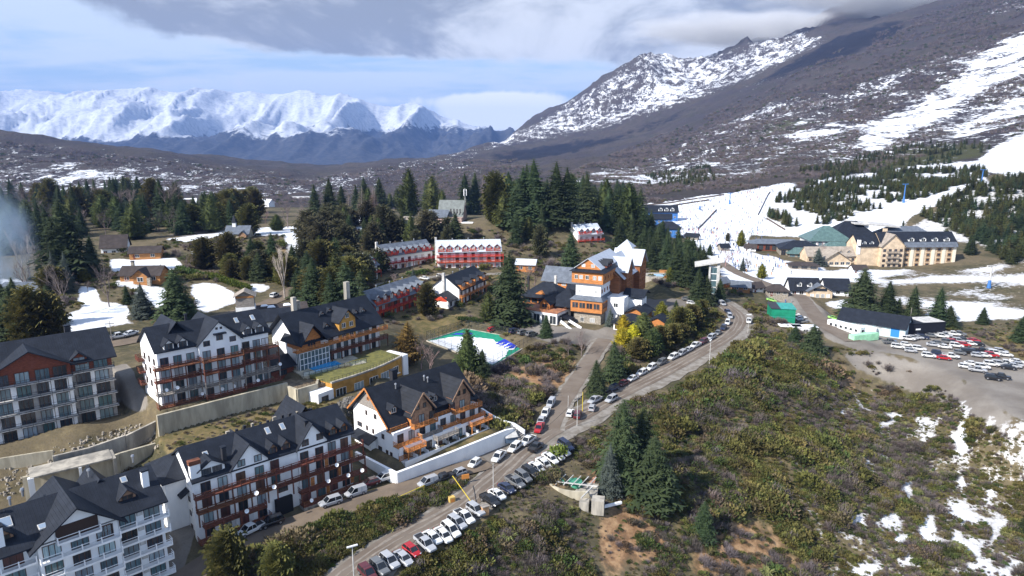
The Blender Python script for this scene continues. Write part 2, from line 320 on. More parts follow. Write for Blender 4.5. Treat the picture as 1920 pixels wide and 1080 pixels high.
def terrain_mat(name, far):
    m = bpy.data.materials.new(name); m.use_nodes = True; n = NT(m.node_tree)
    b = n.new('ShaderNodeBsdfPrincipled'); o = n.new('ShaderNodeOutputMaterial'); n.link(b.outputs[0], o.inputs[0]); b.inputs['Specular IOR Level'].default_value = 0.15
    at = n.new('ShaderNodeAttribute', attribute_name='cover'); sp = n.new('ShaderNodeSeparateColor'); n.link(at.outputs['Color'], sp.inputs[0])
    snow, meadow, gravel = sp.outputs; orange = at.outputs['Alpha']
    co = n.new('ShaderNodeTexCoord').outputs['Object']
    if far == 0:
        na = n.noise(co, 0.055, 6, 0.6); nb = n.noise(co, 0.45, 6, 0.65); nd = n.noise(co, 2.6, 5, 0.7)
        c = n.mix(n.ramp(na, 0.38, 0.62), (0.060, 0.056, 0.030), (0.125, 0.100, 0.062))
        c = n.mix(n.ramp(nb, 0.45, 0.7, 0, 0.6), c, (0.200, 0.160, 0.090)); c = n.mix(n.ramp(nd, 0.5, 0.72, 0, 0.55), c, (0.045, 0.042, 0.026))
        md = n.mix(n.ramp(nb, 0.35, 0.65), (0.095, 0.085, 0.035), (0.185, 0.138, 0.066)); md = n.mix(n.ramp(nd, 0.45, 0.75, 0, 0.5), md, (0.10, 0.085, 0.04))
        c = n.mix(n.ramp(n.math('ADD', meadow, n.math('MULTIPLY', n.math('SUBTRACT', nb, 0.5), 0.5)), 0.35, 0.65), c, md)
        og = n.mix(n.ramp(nb, 0.35, 0.7), (0.20, 0.105, 0.055), (0.36, 0.235, 0.13))
        c = n.mix(n.ramp(n.math('ADD', orange, n.math('MULTIPLY', n.math('SUBTRACT', nb, 0.5), 0.9)), 0.35, 0.75), c, og)
        gv = n.mix(n.ramp(na, 0.35, 0.65), (0.150, 0.132, 0.115), (0.235, 0.215, 0.19)); gv = n.mix(n.ramp(nd, 0.45, 0.75, 0, 0.55), gv, (0.115, 0.10, 0.085))
        c = n.mix(n.ramp(n.math('ADD', gravel, n.math('MULTIPLY', n.math('SUBTRACT', nb, 0.5), 0.35)), 0.4, 0.6), c, gv)
        sn = n.math('ADD', n.math('ADD', snow, n.math('MULTIPLY', n.math('SUBTRACT', nb, 0.5), 0.85)), n.math('MULTIPLY', n.math('SUBTRACT', nd, 0.5), 0.25))
        c = n.mix(n.ramp(sn, 0.46, 0.55), c, n.mix(n.ramp(n.math('ADD', sn, n.math('MULTIPLY', n.math('SUBTRACT', nd, .5), .6)), .50, .78), (0.40, 0.39, 0.385), (0.68, 0.70, 0.735)))
        bp = n.new('ShaderNodeBump'); bp.inputs['Strength'].default_value = 0.7; bp.inputs['Distance'].default_value = 0.25
        n.link(n.math('MULTIPLY', n.math('ADD', nb, n.math('MULTIPLY', nd, 0.4)), n.ramp(n.math('MAXIMUM', snow, gravel), 0.4, 0.8, 1.0, 0.15)), bp.inputs['Height']); n.link(bp.outputs[0], b.inputs['Normal'])
    elif far == 1:
        na = n.noise(co, 0.004, 6, 0.6); nb = n.noise(n.vmul(co, (1, 0.45, 1)), 0.030, 7, 0.65); nd = n.noise(n.vmul(co, (1, 0.4, 1)), 0.16, 5, 0.75)
        c = n.mix(n.ramp(na, 0.36, 0.62), (0.058, 0.048, 0.052), (0.080, 0.066, 0.058)); c = n.mix(n.ramp(nb, 0.42, 0.7, 0, 0.7), c, (0.050, 0.048, 0.032)); c = n.mix(n.ramp(nd, 0.48, 0.72, 0, 0.8), c, (0.020, 0.019, 0.020))
        c = n.mix(n.ramp(n.math('ADD', orange, n.math('MULTIPLY', n.math('SUBTRACT', nb, 0.5), 0.9)), 0.4, 0.7), c, (0.016, 0.015, 0.020))
        c = n.mix(n.ramp(n.math('ADD', meadow, n.math('MULTIPLY', n.math('SUBTRACT', nb, 0.5), 0.6)), 0.4, 0.7), c, (0.075, 0.078, 0.028))
        sn = n.math('ADD', n.math('ADD', snow, n.math('MULTIPLY', n.math('SUBTRACT', nb, 0.5), 1.3)), n.math('MULTIPLY', n.math('SUBTRACT', nd, 0.5), 1.5))
        c = n.mix(n.ramp(sn, 0.50, 0.60), c, n.mix(n.ramp(nb, .3, .7), (0.58, 0.60, 0.65), (0.70, 0.72, 0.76)))
        bp = n.new('ShaderNodeBump'); bp.inputs['Strength'].default_value = 1.0; bp.inputs['Distance'].default_value = 9.0
        n.link(n.math('MULTIPLY', nd, n.ramp(sn, 0.45, 0.6, 1.0, 0.15)), bp.inputs['Height']); n.link(bp.outputs[0], b.inputs['Normal'])
    else:
        nb = n.noise(co, 0.0042, 8, 0.62); nd = n.noise(co, 0.016, 7, 0.7)
        c = n.mix(n.ramp(nd, 0.4, 0.65), (0.022, 0.026, 0.034), (0.060, 0.060, 0.062))
        sn = n.math('ADD', n.math('ADD', snow, n.math('MULTIPLY', n.math('SUBTRACT', nb, 0.5), 1.0)), n.math('MULTIPLY', n.math('SUBTRACT', nd, 0.5), 0.55))
        c = n.mix(n.ramp(sn, 0.44, 0.64), c, n.mix(n.ramp(nd, .35, .6), (0.34, 0.365, 0.42), (0.50, 0.53, 0.575)))
        bp = n.new('ShaderNodeBump'); bp.inputs['Strength'].default_value = 0.5; bp.inputs['Distance'].default_value = 20.0
        n.link(nd, bp.inputs['Height']); n.link(bp.outputs[0], b.inputs['Normal'])
    n.link(c, b.inputs['Base Color']); b.inputs['Roughness'].default_value = 0.9
    return m
# ---------------------------------------------------------------- what covers the ground
PX, PYY = proj(GX, GY, GZ)
jx = (fbm(GX / 6, GY / 6, 4) - 0.5); jy = (fbm(GX / 6 + 40, GY / 6 + 9, 4) - 0.5)
C_snow = np.zeros(GX.shape); C_mead = np.zeros(GX.shape); C_grav = np.zeros(GX.shape); C_oran = np.zeros(GX.shape)
def paint(ch, poly, val=1.0, jit=14, near=0, far=1e9):
    k = (PX > min(p[0] for p in poly) - 40) & (PX < max(p[0] for p in poly) + 40) & (PYY > min(p[1] for p in poly) - 40) & (PYY < max(p[1] for p in poly) + 40) & (GY > near) & (GY < far)
    m = inpoly(poly, PX[k] + jx[k] * jit, PYY[k] + jy[k] * jit * 0.7); a = ch[k]; a[m] = np.maximum(a[m], val) if val >= 0 else 0; ch[k] = a
def spot(ch, px, py, rx, ry, val=1.0):
    k = (abs(PX - px) < rx * 1.6) & (abs(PYY - py) < ry * 1.6) & (GY < 700)
    d = ((PX[k] - px + jx[k] * rx * 1.3) / rx) ** 2 + ((PYY[k] - py + jy[k] * ry * 1.3) / ry) ** 2; ch[k] = np.maximum(ch[k], val * (1 - sstep(0.5, 1.2, d)))
for poly, v in [([(147,535),(185,540),(185,565),(237,570),(250,585),(237,597),(262,604),(140,624),(118,620),(112,595),(150,577)],1),
  ([(245,537),(305,535),(330,560),(307,580),(295,582),(250,548)],1), ([(355,532),(400,530),(447,553),(444,568),(382,588),(366,578)],1),
  ([(203,485),(332,485),(345,502),(320,506),(208,508)],1), ([(0,520),(40,525),(70,532),(70,548),(0,552)],.9), ([(0,552),(28,560),(20,590),(0,600)],1), ([(85,515),(130,510),(135,524),(90,528)],.9),
  ([(300,448),(412,436),(505,426),(585,425),(585,436),(525,441),(415,446),(325,453)],1), ([(532,440),(584,434),(556,478),(540,478)],1), ([(585,412),(700,404),(704,414),(625,421),(585,421)],1),
  ([(660,421),(708,428),(695,436),(665,430)],1), ([(465,530),(514,538),(484,551),(463,543)],1), ([(350,468),(408,462),(404,488),(360,482)],.62), ([(215,525),(260,525),(240,540),(215,538)],.9),
  ([(1185,388),(1358,363),(1496,340),(1488,357),(1447,376),(1441,408),(1477,424),(1556,420),(1714,372),(1833,337),(1850,345),(1714,402),(1690,428),(1705,446),(1560,448),(1405,440),(1405,470),(1480,490),(1552,502),(1505,522),(1490,545),(1430,540),(1370,508),(1330,484),(1290,448),(1250,425),(1190,402)],1.1),
  ([(1635,326),(1754,308),(1833,300),(1873,272),(1925,252),(1940,250),(1940,338),(1892,334),(1853,316),(1754,318),(1655,330)],1.05),
  ([(1440,376),(1560,325),(1640,318),(1850,318),(1855,340),(1714,380),(1556,424),(1477,426)],.72), ([(1690,430),(1840,345),(1940,330),(1940,480),(1780,452)],.62),
  ([(1560,548),(1600,520),(1700,505),(1800,500),(1940,472),(1940,560),(1900,600),(1760,606),(1700,592),(1690,566)],.3), ([(1480,520),(1560,505),(1720,505),(1700,530),(1560,528)],.8),
  ([(1540,565),(1580,560),(1600,575),(1560,580)],.9), ([(1340,500),(1380,510),(1420,535),(1390,545),(1370,540)],.75), ([(1650,860),(1960,760),(1960,1090),(1560,1090),(1480,900)],.43), ([(1400,780),(1650,700),(1800,760),(1650,900),(1480,900)],.36)]:
    paint(C_snow, poly, v, 12, far=1200)
for q in [(1652,800,34,14),(1612,762,14,9),(1735,765,22,10),(1742,790,28,12),(1735,812,25,12),(1790,845,34,16),(1600,865,26,12),(1625,890,26,14),(1560,880,16,8),(1700,905,16,20),(1810,800,18,9),(1670,975,36,18),(1605,978,28,20),(1500,920,16,9),(1548,938,22,9),(1795,965,36,24),(1872,985,30,26),(1865,1010,26,18),(1745,1020,22,14),(1800,1065,30,14),(1890,1070,36,16),(1900,800,36,14),(1810,770,26,22),(1730,725,14,6),(1770,730,32,7),(1785,980,14,9),(1880,870,18,8),(1660,740,9,4),(1720,840,14,7),(1500,880,14,6),(1860,885,14,7)]: spot(C_snow, q[0], q[1], q[2] * .95, q[3] * .95, .66)
for poly in [[(290,815),(590,738),(640,745),(620,775),(470,800),(320,860),(300,850)], [(760,872),(905,800),(960,815),(940,830),(750,905),(715,880)], [(610,680),(720,640),(760,660),(720,690),(640,705)],
   [(760,760),(860,690),(930,690),(880,750)], [(640,520),(1000,512),(1010,530),(800,545),(640,560)], [(370,490),(560,450),(600,500),(470,520)], [(1220,540),(1290,560),(1330,570),(1280,590),(1230,580)], [(700,560),(760,540),(820,560),(900,600),(830,640),(760,620)]]: paint(C_mead, poly, 0.8, 14, far=600)
paint(C_mead, [(1240,1090),(1250,760),(1420,600),(1560,700),(1800,745),(1960,830),(1960,1090)], .48, 30, far=500)
paint(C_mead, [(1600,620),(1940,620),(1940,690),(1830,632),(1760,614)], .8, 10, far=500)
for poly, v in [([(1478,556),(1512,553),(1535,572),(1572,602),(1600,615),(1660,626),(1690,622),(1770,622),(1830,636),(1880,660),(1930,682),(1990,720),(1990,860),(1920,792),(1890,772),(1850,737),(1810,712),(1760,687),(1700,669),(1640,656),(1600,652),(1560,642),(1530,612),(1500,592),(1480,572),(1440,568),(1430,548)],1),
   ([(1640,660),(1760,690),(1850,740),(1900,790),(1880,820),(1800,770),(1720,745),(1660,720),(1600,690),(1570,660)],.75), ([(950,598),(1060,612),(1130,622),(1130,650),(1040,645),(960,622)],1), ([(1180,560),(1300,560),(1340,580),(1290,600),(1200,590)],.85), ([(1090,635),(1160,600),(1210,610),(1180,640),(1110,660)],.9), ([(820,870),(880,850),(960,828),(985,842),(900,880),(840,892)],.8), ([(330,870),(400,900),(340,1080),(300,1080)],.8), ([(200,690),(240,680),(290,770),(250,770),(215,750)],.9), ([(300,440),(480,425),(560,432),(480,440),(420,452)],.6), ([(1380,505),(1440,520),(1520,550),(1480,560),(1400,530)],.9)]: paint(C_grav, poly, v, 8, far=700)
for poly, v in [([(960,690),(1060,655),(1090,680),(1040,740),(990,760),(940,720)],.80), ([(1300,1010),(1400,960),(1470,1000),(1520,1090),(1280,1090)],.66), ([(1540,700),(1580,680),(1620,720),(1650,760),(1590,740)],.7), ([(1120,960),(1200,920),(1260,1000),(1240,1060),(1140,1090),(1110,1020)],.7), ([(1100,870),(1200,840),(1220,920),(1120,930)],.6), ([(1830,800),(1900,790),(1880,830),(1800,830)],.6), ([(1000,900),(1110,870),(1120,930),(1010,930)],.5), ([(470,480),(560,440),(570,500)],.5)]: paint(C_oran, poly, v, 22, far=600)
ra_ = int(np.searchsorted(rows, 690))
gl = inpoly([(1500,900),(1560,760),(1660,740),(1800,745),(1960,830),(1960,1100),(1540,1100),(1480,960)], PX + jx * 60, PYY + jy * 60) & (GY < 400)
C_snow[gl] = np.maximum(C_snow[gl], (.82 * sstep(.60, .665, fbm(GX / 3.4, GY / 3.4 + 4, 4)))[gl])
gl = inpoly([(1640,525),(1700,508),(1800,502),(1960,475),(1960,610),(1900,605),(1760,606),(1690,590)], PX + jx * 20, PYY + jy * 12) & (GY < 600)
C_snow[gl] = (.56 + (fbm(GX / 34 + 8, GY / 9, 4) - .5) * 1.7)[gl]
# mountain: snow by place and height
farm = GY > 680
sl = np.hypot(*np.gradient(GZ)[:1], 0)
for poly, v in [([(880,285),(1000,232),(1220,95),(1340,100),(1500,55),(1570,70),(1450,128),(1300,190),(1150,238),(1000,268)],.53), ([(1240,290),(1330,235),(1450,190),(1570,165),(1620,205),(1500,255),(1400,285),(1300,315)],.49), ([(1000,345),(1250,285),(1500,200),(1940,30),(1940,262),(1500,322),(1250,345)],.49),
   ([(1940,48),(1940,118),(1840,172),(1760,222),(1690,258),(1640,290),(1612,282),(1610,250),(1690,205),(1770,155),(1850,100)],.66), ([(1690,225),(1800,190),(1940,150),(1940,205),(1820,235),(1720,262)],.47), ([(1370,168),(1470,138),(1565,116),(1565,124),(1470,146),(1380,174)],.62), ([(1840,20),(1940,-10),(1940,15),(1860,32)],.6),
   ([(-300,250),(0,258),(280,292),(600,330),(700,312),(900,278),(900,330),(600,372),(0,362),(-300,360)],.40), ([(-100,300),(120,300),(260,345),(100,365),(-100,360)],.52), ([(1140,345),(1330,300),(1440,290),(1480,325),(1300,350)],.52), ([(1560,318),(1700,270),(1930,215),(1930,258),(1870,275),(1830,300),(1640,324)],.30)]:
    paint(C_snow, poly, v, 30, near=690, far=6400)
paint(C_oran, [(900,292),(1150,250),(1300,200),(1450,135),(1560,72),(1700,30),(1700,60),(1560,122),(1380,172),(1250,235),(1100,285),(950,310)], .75, 25, near=900, far=6000)
for poly in [[(1420,230),(1500,215),(1540,230),(1480,262),(1430,258)], [(1230,318),(1330,310),(1340,345),(1230,345)], [(1520,318),(1700,270),(1860,262),(1850,300),(1640,322)]]: paint(C_mead, poly, .65, 20, near=690, far=3000)
kf = GY > 6200
km_ = (GY > 690) & (GY < 6400) & (C_snow > .2) & (C_snow < .75); C_snow[km_] += ((fbm(GX / 210 + 3, GY / 300, 4) - .5) * .42)[km_]
hn = fbm(GX / 1500 + 2, GY / 2600, 4)
C_snow[kf] = np.clip(0.5 + (GZ[kf] - (150 + (hn[kf] - 0.5) * 420 + 190 * sstep(-0.35, 0.0, GX[kf] / GY[kf]))) / 260, 0, 1.1)
def blur(a, n):
    for _ in range(n):
        a = (np.roll(a, 1, 0) + 2 * a + np.roll(a, -1, 0)) / 4; a = (np.roll(a, 1, 1) + 2 * a + np.roll(a, -1, 1)) / 4
    return a
C_snow[:ra_] = blur(C_snow, 5)[:ra_]; C_snow[ra_:] = blur(C_snow, 10)[ra_:]; C_mead = blur(C_mead, 12); C_grav = blur(C_grav, 2); C_oran = blur(C_oran, 14)
cover = np.stack([C_snow, C_mead, C_grav, C_oran], -1)
def grid_obj(name, r0, r1, material):
    X = GX[r0:r1+1]; Y = GY[r0:r1+1]; Zz = GZ[r0:r1+1]; n0 = r1 - r0 + 1
    co = np.stack([X, Y, Zz], -1).reshape(-1, 3).astype(np.float32)
    i = np.arange((n0 - 1) * (nc - 1)); a = (i // (nc - 1)) * nc + i % (nc - 1)
    q = np.stack([a, a + 1, a + nc + 1, a + nc], -1).ravel().astype(np.int32)
    me = bpy.data.meshes.new(name); me.vertices.add(len(co)); me.vertices.foreach_set('co', co.ravel())
    nf = len(i); me.loops.add(nf * 4); me.loops.foreach_set('vertex_index', q); me.polygons.add(nf)
    me.polygons.foreach_set('loop_start', (np.arange(nf) * 4).astype(np.int32)); me.polygons.foreach_set('use_smooth', np.ones(nf, bool))
    at = me.color_attributes.new('cover', 'FLOAT_COLOR', 'POINT'); at.data.foreach_set('color', cover[r0:r1+1].reshape(-1).astype(np.float32))
    me.update(calc_edges=True); me.validate(); me.materials.append(material)
    o = bpy.data.objects.new(name, me); COL.objects.link(o); o['kind'] = 'structure'; return o
ra = int(np.searchsorted(rows, 690)); rb = int(np.searchsorted(rows, 6400))
grid_obj('ground', 0, ra, terrain_mat('ground_cover', 0))['label'] = 'brown village ground with dry grass gravel and snow patches'
grid_obj('mountain_slope', ra, rb, terrain_mat('mountain_cover', 1))['label'] = 'scrubby mountain slopes with leafless forest and patchy snow'
grid_obj('far_mountains', rb, nr - 1, terrain_mat('far_mountain_cover', 2))['label'] = 'distant snow covered mountain range above the dark valley'
# ---------------------------------------------------------------- mesh helper
class MB:
    def __init__(s): s.v = []; s.f = []; s.m = []
    def add(s, vs, fs, mi=0):
        k = len(s.v); s.v += [tuple(v) for v in vs]; s.f += [tuple(i + k for i in f) for f in fs]; s.m += [mi] * len(fs); return s
    def box(s, x0, x1, y0, y1, z0, z1, mi=0):
        return s.add([(x0,y0,z0),(x1,y0,z0),(x1,y1,z0),(x0,y1,z0),(x0,y0,z1),(x1,y0,z1),(x1,y1,z1),(x0,y1,z1)], [(0,3,2,1),(4,5,6,7),(0,1,5,4),(1,2,6,5),(2,3,7,6),(3,0,4,7)], mi)
    def hexa(s, b, t, mi=0):       # bottom ring, top ring (same count)
        n = len(b); return s.add(list(b) + list(t), [tuple(range(n))[::-1], tuple(range(n, 2*n))] + [(i, (i+1) % n, n + (i+1) % n, n + i) for i in range(n)], mi)
    def bar(s, a, b, w, h=None, mi=0, up=(0,0,1)):
        a = Vector(a); b = Vector(b); d = (b - a); d.normalize(); u = Vector(up)
        if abs(d.dot(u)) > .98: u = Vector((1,0,0))
        r = d.cross(u).normalized() * w/2; q = r.cross(d).normalized() * (h or w)/2
        return s.hexa([a-r-q, a+r-q, a+r+q, a-r+q], [b-r-q, b+r-q, b+r+q, b-r+q], mi)
    def tube(s, a, b, r0, r1, n=6, mi=0, cap=True):
        a = Vector(a); b = Vector(b); d = (b - a).normalized(); u = Vector((0,0,1)) if abs(d.z) < .9 else Vector((1,0,0)); x = d.cross(u).normalized(); y = d.cross(x)
        A = [a + (x*math.cos(6.2832*i/n) + y*math.sin(6.2832*i/n))*r0 for i in range(n)]; B = [b + (x*math.cos(6.2832*i/n) + y*math.sin(6.2832*i/n))*r1 for i in range(n)]
        fs = [(i, (i+1) % n, n + (i+1) % n, n + i) for i in range(n)]
        if cap: fs += [tuple(range(n))[::-1], tuple(range(n, 2*n))]
        return s.add(A + B, fs, mi)
    def mesh(s, name, mats):
        me = bpy.data.meshes.new(name); me.from_pydata(s.v, [], s.f)
        for m in (mats if isinstance(mats, (list, tuple)) else [mats]): me.materials.append(m)
        if any(s.m): me.polygons.foreach_set('material_index', s.m)
        me.update(); return me
    def build(s, name, mats, parent=None, loc=None, rz=None):
        return inst(name, s.mesh(name, mats), parent, loc, rz)
def inst(name, me, parent=None, loc=None, rz=None, scale=None):
    o = bpy.data.objects.new(name, me); COL.objects.link(o)
    if parent is not None: o.parent = parent
    if loc is not None: o.location = loc
    if rz is not None: o.rotation_euler = (0, 0, rz)
    if scale is not None: o.scale = scale if isinstance(scale, tuple) else (scale,)*3
    return o
def tag(o, label, cat=None, group=None, kind=None):
    o['label'] = label
    if cat: o['category'] = cat
    if group: o['group'] = group
    if kind: o['kind'] = kind
    return o
def empty(name, loc=(0,0,0), rz=0.0):
    o = inst(name, None, None, loc, rz); o.empty_display_size = 0.5; return o
# ---------------------------------------------------------------- roads as sheets just above the ground
asph = mat('dusty_asphalt', (0.128, 0.100, 0.078), 0.9, col2=(0.165, 0.136, 0.110), vscale=0.16, bump=0.2, bscale=3.0)
gravl = mat('road_shoulder', (0.25, 0.23, 0.205), 0.95, col2=(0.155, 0.135, 0.11), vscale=0.5, bump=0.4, bscale=4.0)
dirtr = mat('dirt_road', (0.175, 0.135, 0.098), 0.95, col2=(0.13, 0.10, 0.075), vscale=0.25, bump=0.3, bscale=2.0)
wash = mat('dried_mud_on_road', (0.25, 0.215, 0.18), 0.95, col2=(0.17, 0.148, 0.125), vscale=0.8)
def ribbon(name, pts, wl, wr, dz, m, jag=0.0, label=None, parent=None, seed=1):
    r_ = random.Random(seed); vs = []; fs = []; K = 7
    for i, p in enumerate(pts):
        a = pts[max(0, i-1)]; b = pts[min(len(pts)-1, i+1)]; t = (b - a); t.z = 0; t.normalize(); nrm = Vector((-t.y, t.x, 0))
        L = wl + (r_.random() - .5) * jag; Rr = wr + (r_.random() - .5) * jag
        for k in range(K):
            q = p + nrm * (L + (-Rr - L) * k / (K - 1)); zz = float(Z(q.x, q.y)); vs.append((q.x, q.y, max(zz, p.z - 0.4) + dz if abs(zz - p.z) < 1.5 else p.z + dz))
    for i in range(len(pts) - 1):
        for k in range(K - 1): a = i * K + k; fs.append((a, a + K, a + K + 1, a + 1))
    me = bpy.data.meshes.new(name); me.from_pydata(vs, [], [tuple(reversed(f)) for f in fs]); me.materials.append(m)
    for p in me.polygons: p.use_smooth = True
    me.update(); o = inst(name, me, parent); o['kind'] = 'structure'
    if label: o['label'] = label
    return o
ribbon('road_shoulder', main_road, 4.2, 6.2, 0.16, gravl, 1.2, 'grey gravel shoulder beside the main road')
ribbon('road', main_road, 3.1, 2.6, 0.24, asph, 0.25, 'dusty main road winding up from the bottom edge')
for k_, (a_, b_) in enumerate(((1.9, -1.35), (.5, -.1), (-1.1, 1.55))): ribbon('road_dust', main_road, a_, b_, 0.262, wash, .5, ('left', 'middle', 'right')[k_] + ' streak of dried mud along the main road', seed=k_ + 3)
ribbon('road_shoulder', side_road, 3.4, 3.8, 0.28, gravl, 1.0, 'grey gravel shoulder beside the side road')
ribbon('road', side_road, 2.5, 2.6, 0.32, asph, 0.25, 'side road climbing to the orange hotel')
ribbon('road', low_road, 3.2, 3.1, 0.40, dirtr, 0.5, 'dirt road in front of the white apartment buildings')
ribbon('road', up_road, 3.6, 3.6, 0.20, dirtr, 0.6, 'dirt road behind the apartment buildings by the snow')
ribbon('road', base_road, 3.2, 3.2, 0.20, asph, 0.5, 'grey road crossing the ski village plaza')
ribbon('road', red_road, 2.5, 2.5, 0.20, gravl, 0.5, 'gravel drive below the red hotel buildings')
# ---------------------------------------------------------------- building kit (u along the front, v inwards, w up)
def roof_mat(name, c, band=0.45, axis=0, rough=0.45, dirt=None):
    if name in MAT: return MAT[name]
    m = bpy.data.materials.new(name); m.use_nodes = True; n = NT(m.node_tree)
    b = n.new('ShaderNodeBsdfPrincipled'); o = n.new('ShaderNodeOutputMaterial'); n.link(b.outputs[0], o.inputs[0])
    co = n.new('ShaderNodeTexCoord').outputs['Object']; sp = n.new('ShaderNodeSeparateXYZ'); n.link(co, sp.inputs[0])
    f = n.math('FRACT', n.math('DIVIDE', sp.outputs[axis], band)); ln = n.ramp(f, 0.0, 0.16, 1.0, 0.0)
    f2 = n.math('FRACT', n.math('DIVIDE', sp.outputs[2], 0.62)); ln2 = n.ramp(f2, 0.0, 0.10, 0.6, 0.0)
    nz = n.noise(co, 0.55, 5, 0.6); c2 = dirt or tuple(v * 1.7 + .003 for v in c)
    col = n.mix(n.ramp(nz, 0.35, 0.75, 0, 0.7), c, c2); col = n.mix(n.math('MULTIPLY', n.math('MAXIMUM', ln, ln2), 0.42), col, tuple(v * 0.35 for v in c))
    n.link(col, b.inputs['Base Color']); b.inputs['Roughness'].default_value = rough; b.inputs['Specular IOR Level'].default_value = 0.22
    bp = n.new('ShaderNodeBump'); bp.inputs['Strength'].default_value = 0.5; bp.inputs['Distance'].default_value = 0.05; n.link(ln, bp.inputs['Height']); n.link(bp.outputs[0], b.inputs['Normal'])
    MAT[name] = m; return m
rf_dark = roof_mat('charcoal_metal_roof', (0.012, 0.015, 0.022), rough=0.6)
rf_grey = roof_mat('grey_metal_roof', (0.10, 0.115, 0.14), rough=0.5)
rf_zinc = roof_mat('pale_zinc_roof', (0.50, 0.54, 0.60), rough=0.5, dirt=(0.40, 0.43, 0.48))
rf_beige = roof_mat('weathered_shingle_roof', (0.26, 0.225, 0.19), 0.5, rough=0.9)
rf_brown = roof_mat('dark_shingle_roof', (0.045, 0.037, 0.035), 0.5, rough=0.9)
rf_green = roof_mat('green_glass_roof', (0.075, 0.125, 0.12), 1.2, rough=0.3)
w_white = mat('white_render', (0.86, 0.86, 0.85), 0.85, col2=(0.76, 0.765, 0.77), vscale=0.35, streak=(1, 1, .35), bump=.15)
w_red = mat('red_brown_boards', (0.17, 0.048, 0.026), 0.8, var=.35, vscale=1.5, streak=(1, 1, 5))
w_ochre = mat('ochre_render', (0.47, 0.245, 0.055), 0.85, var=.25, vscale=0.5)
w_orange = mat('orange_timber', (0.47, 0.185, 0.055), 0.7, var=.35, vscale=1.2, streak=(.6, 1, 5))
w_ply = mat('tan_timber_panels', (0.34, 0.205, 0.125), 0.8, var=.3, vscale=1.2)
w_stone = mat('stone_cladding', (0.40, 0.355, 0.29), 0.9, col2=(0.17, 0.15, 0.125), vscale=2.2, bump=.6, bscale=5)
w_conc = mat('stained_concrete', (0.42, 0.385, 0.325), 0.95, col2=(0.22, 0.205, 0.18), vscale=0.5, streak=(1, 1, .25), bump=.3)
w_cream = mat('cream_retaining_wall', (0.47, 0.425, 0.325), 0.95, col2=(0.30, 0.27, 0.205), vscale=0.6, streak=(1, 1, .2), bump=.3)
w_beige = mat('beige_render', (0.60, 0.47, 0.33), 0.9, var=.2, vscale=0.4)
w_cedar = mat('dark_stained_timber', (0.150, 0.054, 0.030), 0.75, var=.45, vscale=1.5, streak=(.5, 1, 3), objvar=.15)
w_greywood = mat('weathered_grey_timber', (0.26, 0.235, 0.21), 0.9, var=.35, vscale=2.0, streak=(.5, 1, 4))
w_redp = mat('bright_red_timber', (0.47, 0.055, 0.022), 0.7, var=.3, vscale=1.0, objvar=.12)
w_paint = mat('white_paint', (0.82, 0.82, 0.82), 0.6, var=.1)
w_lgrey = mat('light_grey_slab', (0.50, 0.49, 0.47), 0.85, var=.25, vscale=.8)
w_dk = mat('dark_metal', (0.03, 0.03, 0.035), 0.5)
w_log = mat('log_wall', (0.40, 0.185, 0.065), 0.75, var=.4, vscale=1.0, streak=(.3, .3, 6))
f_brown = mat('brown_window_frame', (0.075, 0.035, 0.022), 0.6)
f_white = mat('white_window_frame', (0.72, 0.72, 0.70), 0.6)
f_orange = mat('orange_window_frame', (0.45, 0.16, 0.04), 0.6)
def glass(name, c, c2, rough=0.08):
    return mat(name, c, rough, col2=c2, vscale=0.9, spec=0.6, objvar=0.35, streak=(4, 4, .3))
p_dark = glass('dark_pane', (0.018, 0.024, 0.030), (0.05, 0.06, 0.07)); p_curt = glass('curtained_pane', (0.30, 0.37, 0.40), (0.16, 0.22, 0.25), .15); p_teal = glass('teal_pane', (0.055, 0.11, 0.125), (0.14, 0.21, 0.23), .1); p_brn = glass('shuttered_pane', (0.12, 0.045, 0.025), (0.05, 0.03, 0.025), .5)
p_pale = glass('pale_blind_pane', (0.55, 0.55, 0.54), (0.40, 0.41, 0.42), .3)
PANE = dict(d=p_dark, c=p_curt, t=p_teal, b=p_brn, p=p_pale)
skyl = mat('skylight_pane', (0.22, 0.28, 0.36), 0.08, spec=0.7)
_wm = {}
def window(par, u, v, w, wd, ht, kind='d', frame=None, rz=0.0, split=2, name='window', deep=True):
    frame = frame or f_brown; k = (wd, ht, kind, frame.name, split, deep)
    if k not in _wm:
        m = MB(); t = 0.09
        m.box(-wd/2, wd/2, -.07, .05, -t, 0).box(-wd/2, wd/2, -.07, .05, ht, ht + t).box(-wd/2 - t, -wd/2, -.07, .05, -t, ht + t).box(wd/2, wd/2 + t, -.07, .05, -t, ht + t)
        for i in range(1, split): x = -wd/2 + wd * i / split; m.box(x - .05, x + .05, -.065, .045, 0, ht)
        g_ = MB().box(-wd/2, wd/2, -.025, .04, 0, ht)
        if deep: _wm[k] = (m.mesh(name, frame), g_.mesh('pane', PANE[kind]))
        else: m.add(g_.v, g_.f, 1); _wm[k] = (m.mesh(name, [frame, PANE[kind]]), None)
    a, b = _wm[k]; o = inst(name, a, par, (u, v, w), rz)
    if b: inst('pane', b, o)
    return o
def slab4(m, a, b, c, d, th, mi=0):
    t = Vector((0, 0, -th)); P = [Vector(p) for p in (a, b, c, d)]
    m.hexa([p + t for p in P], P, mi)
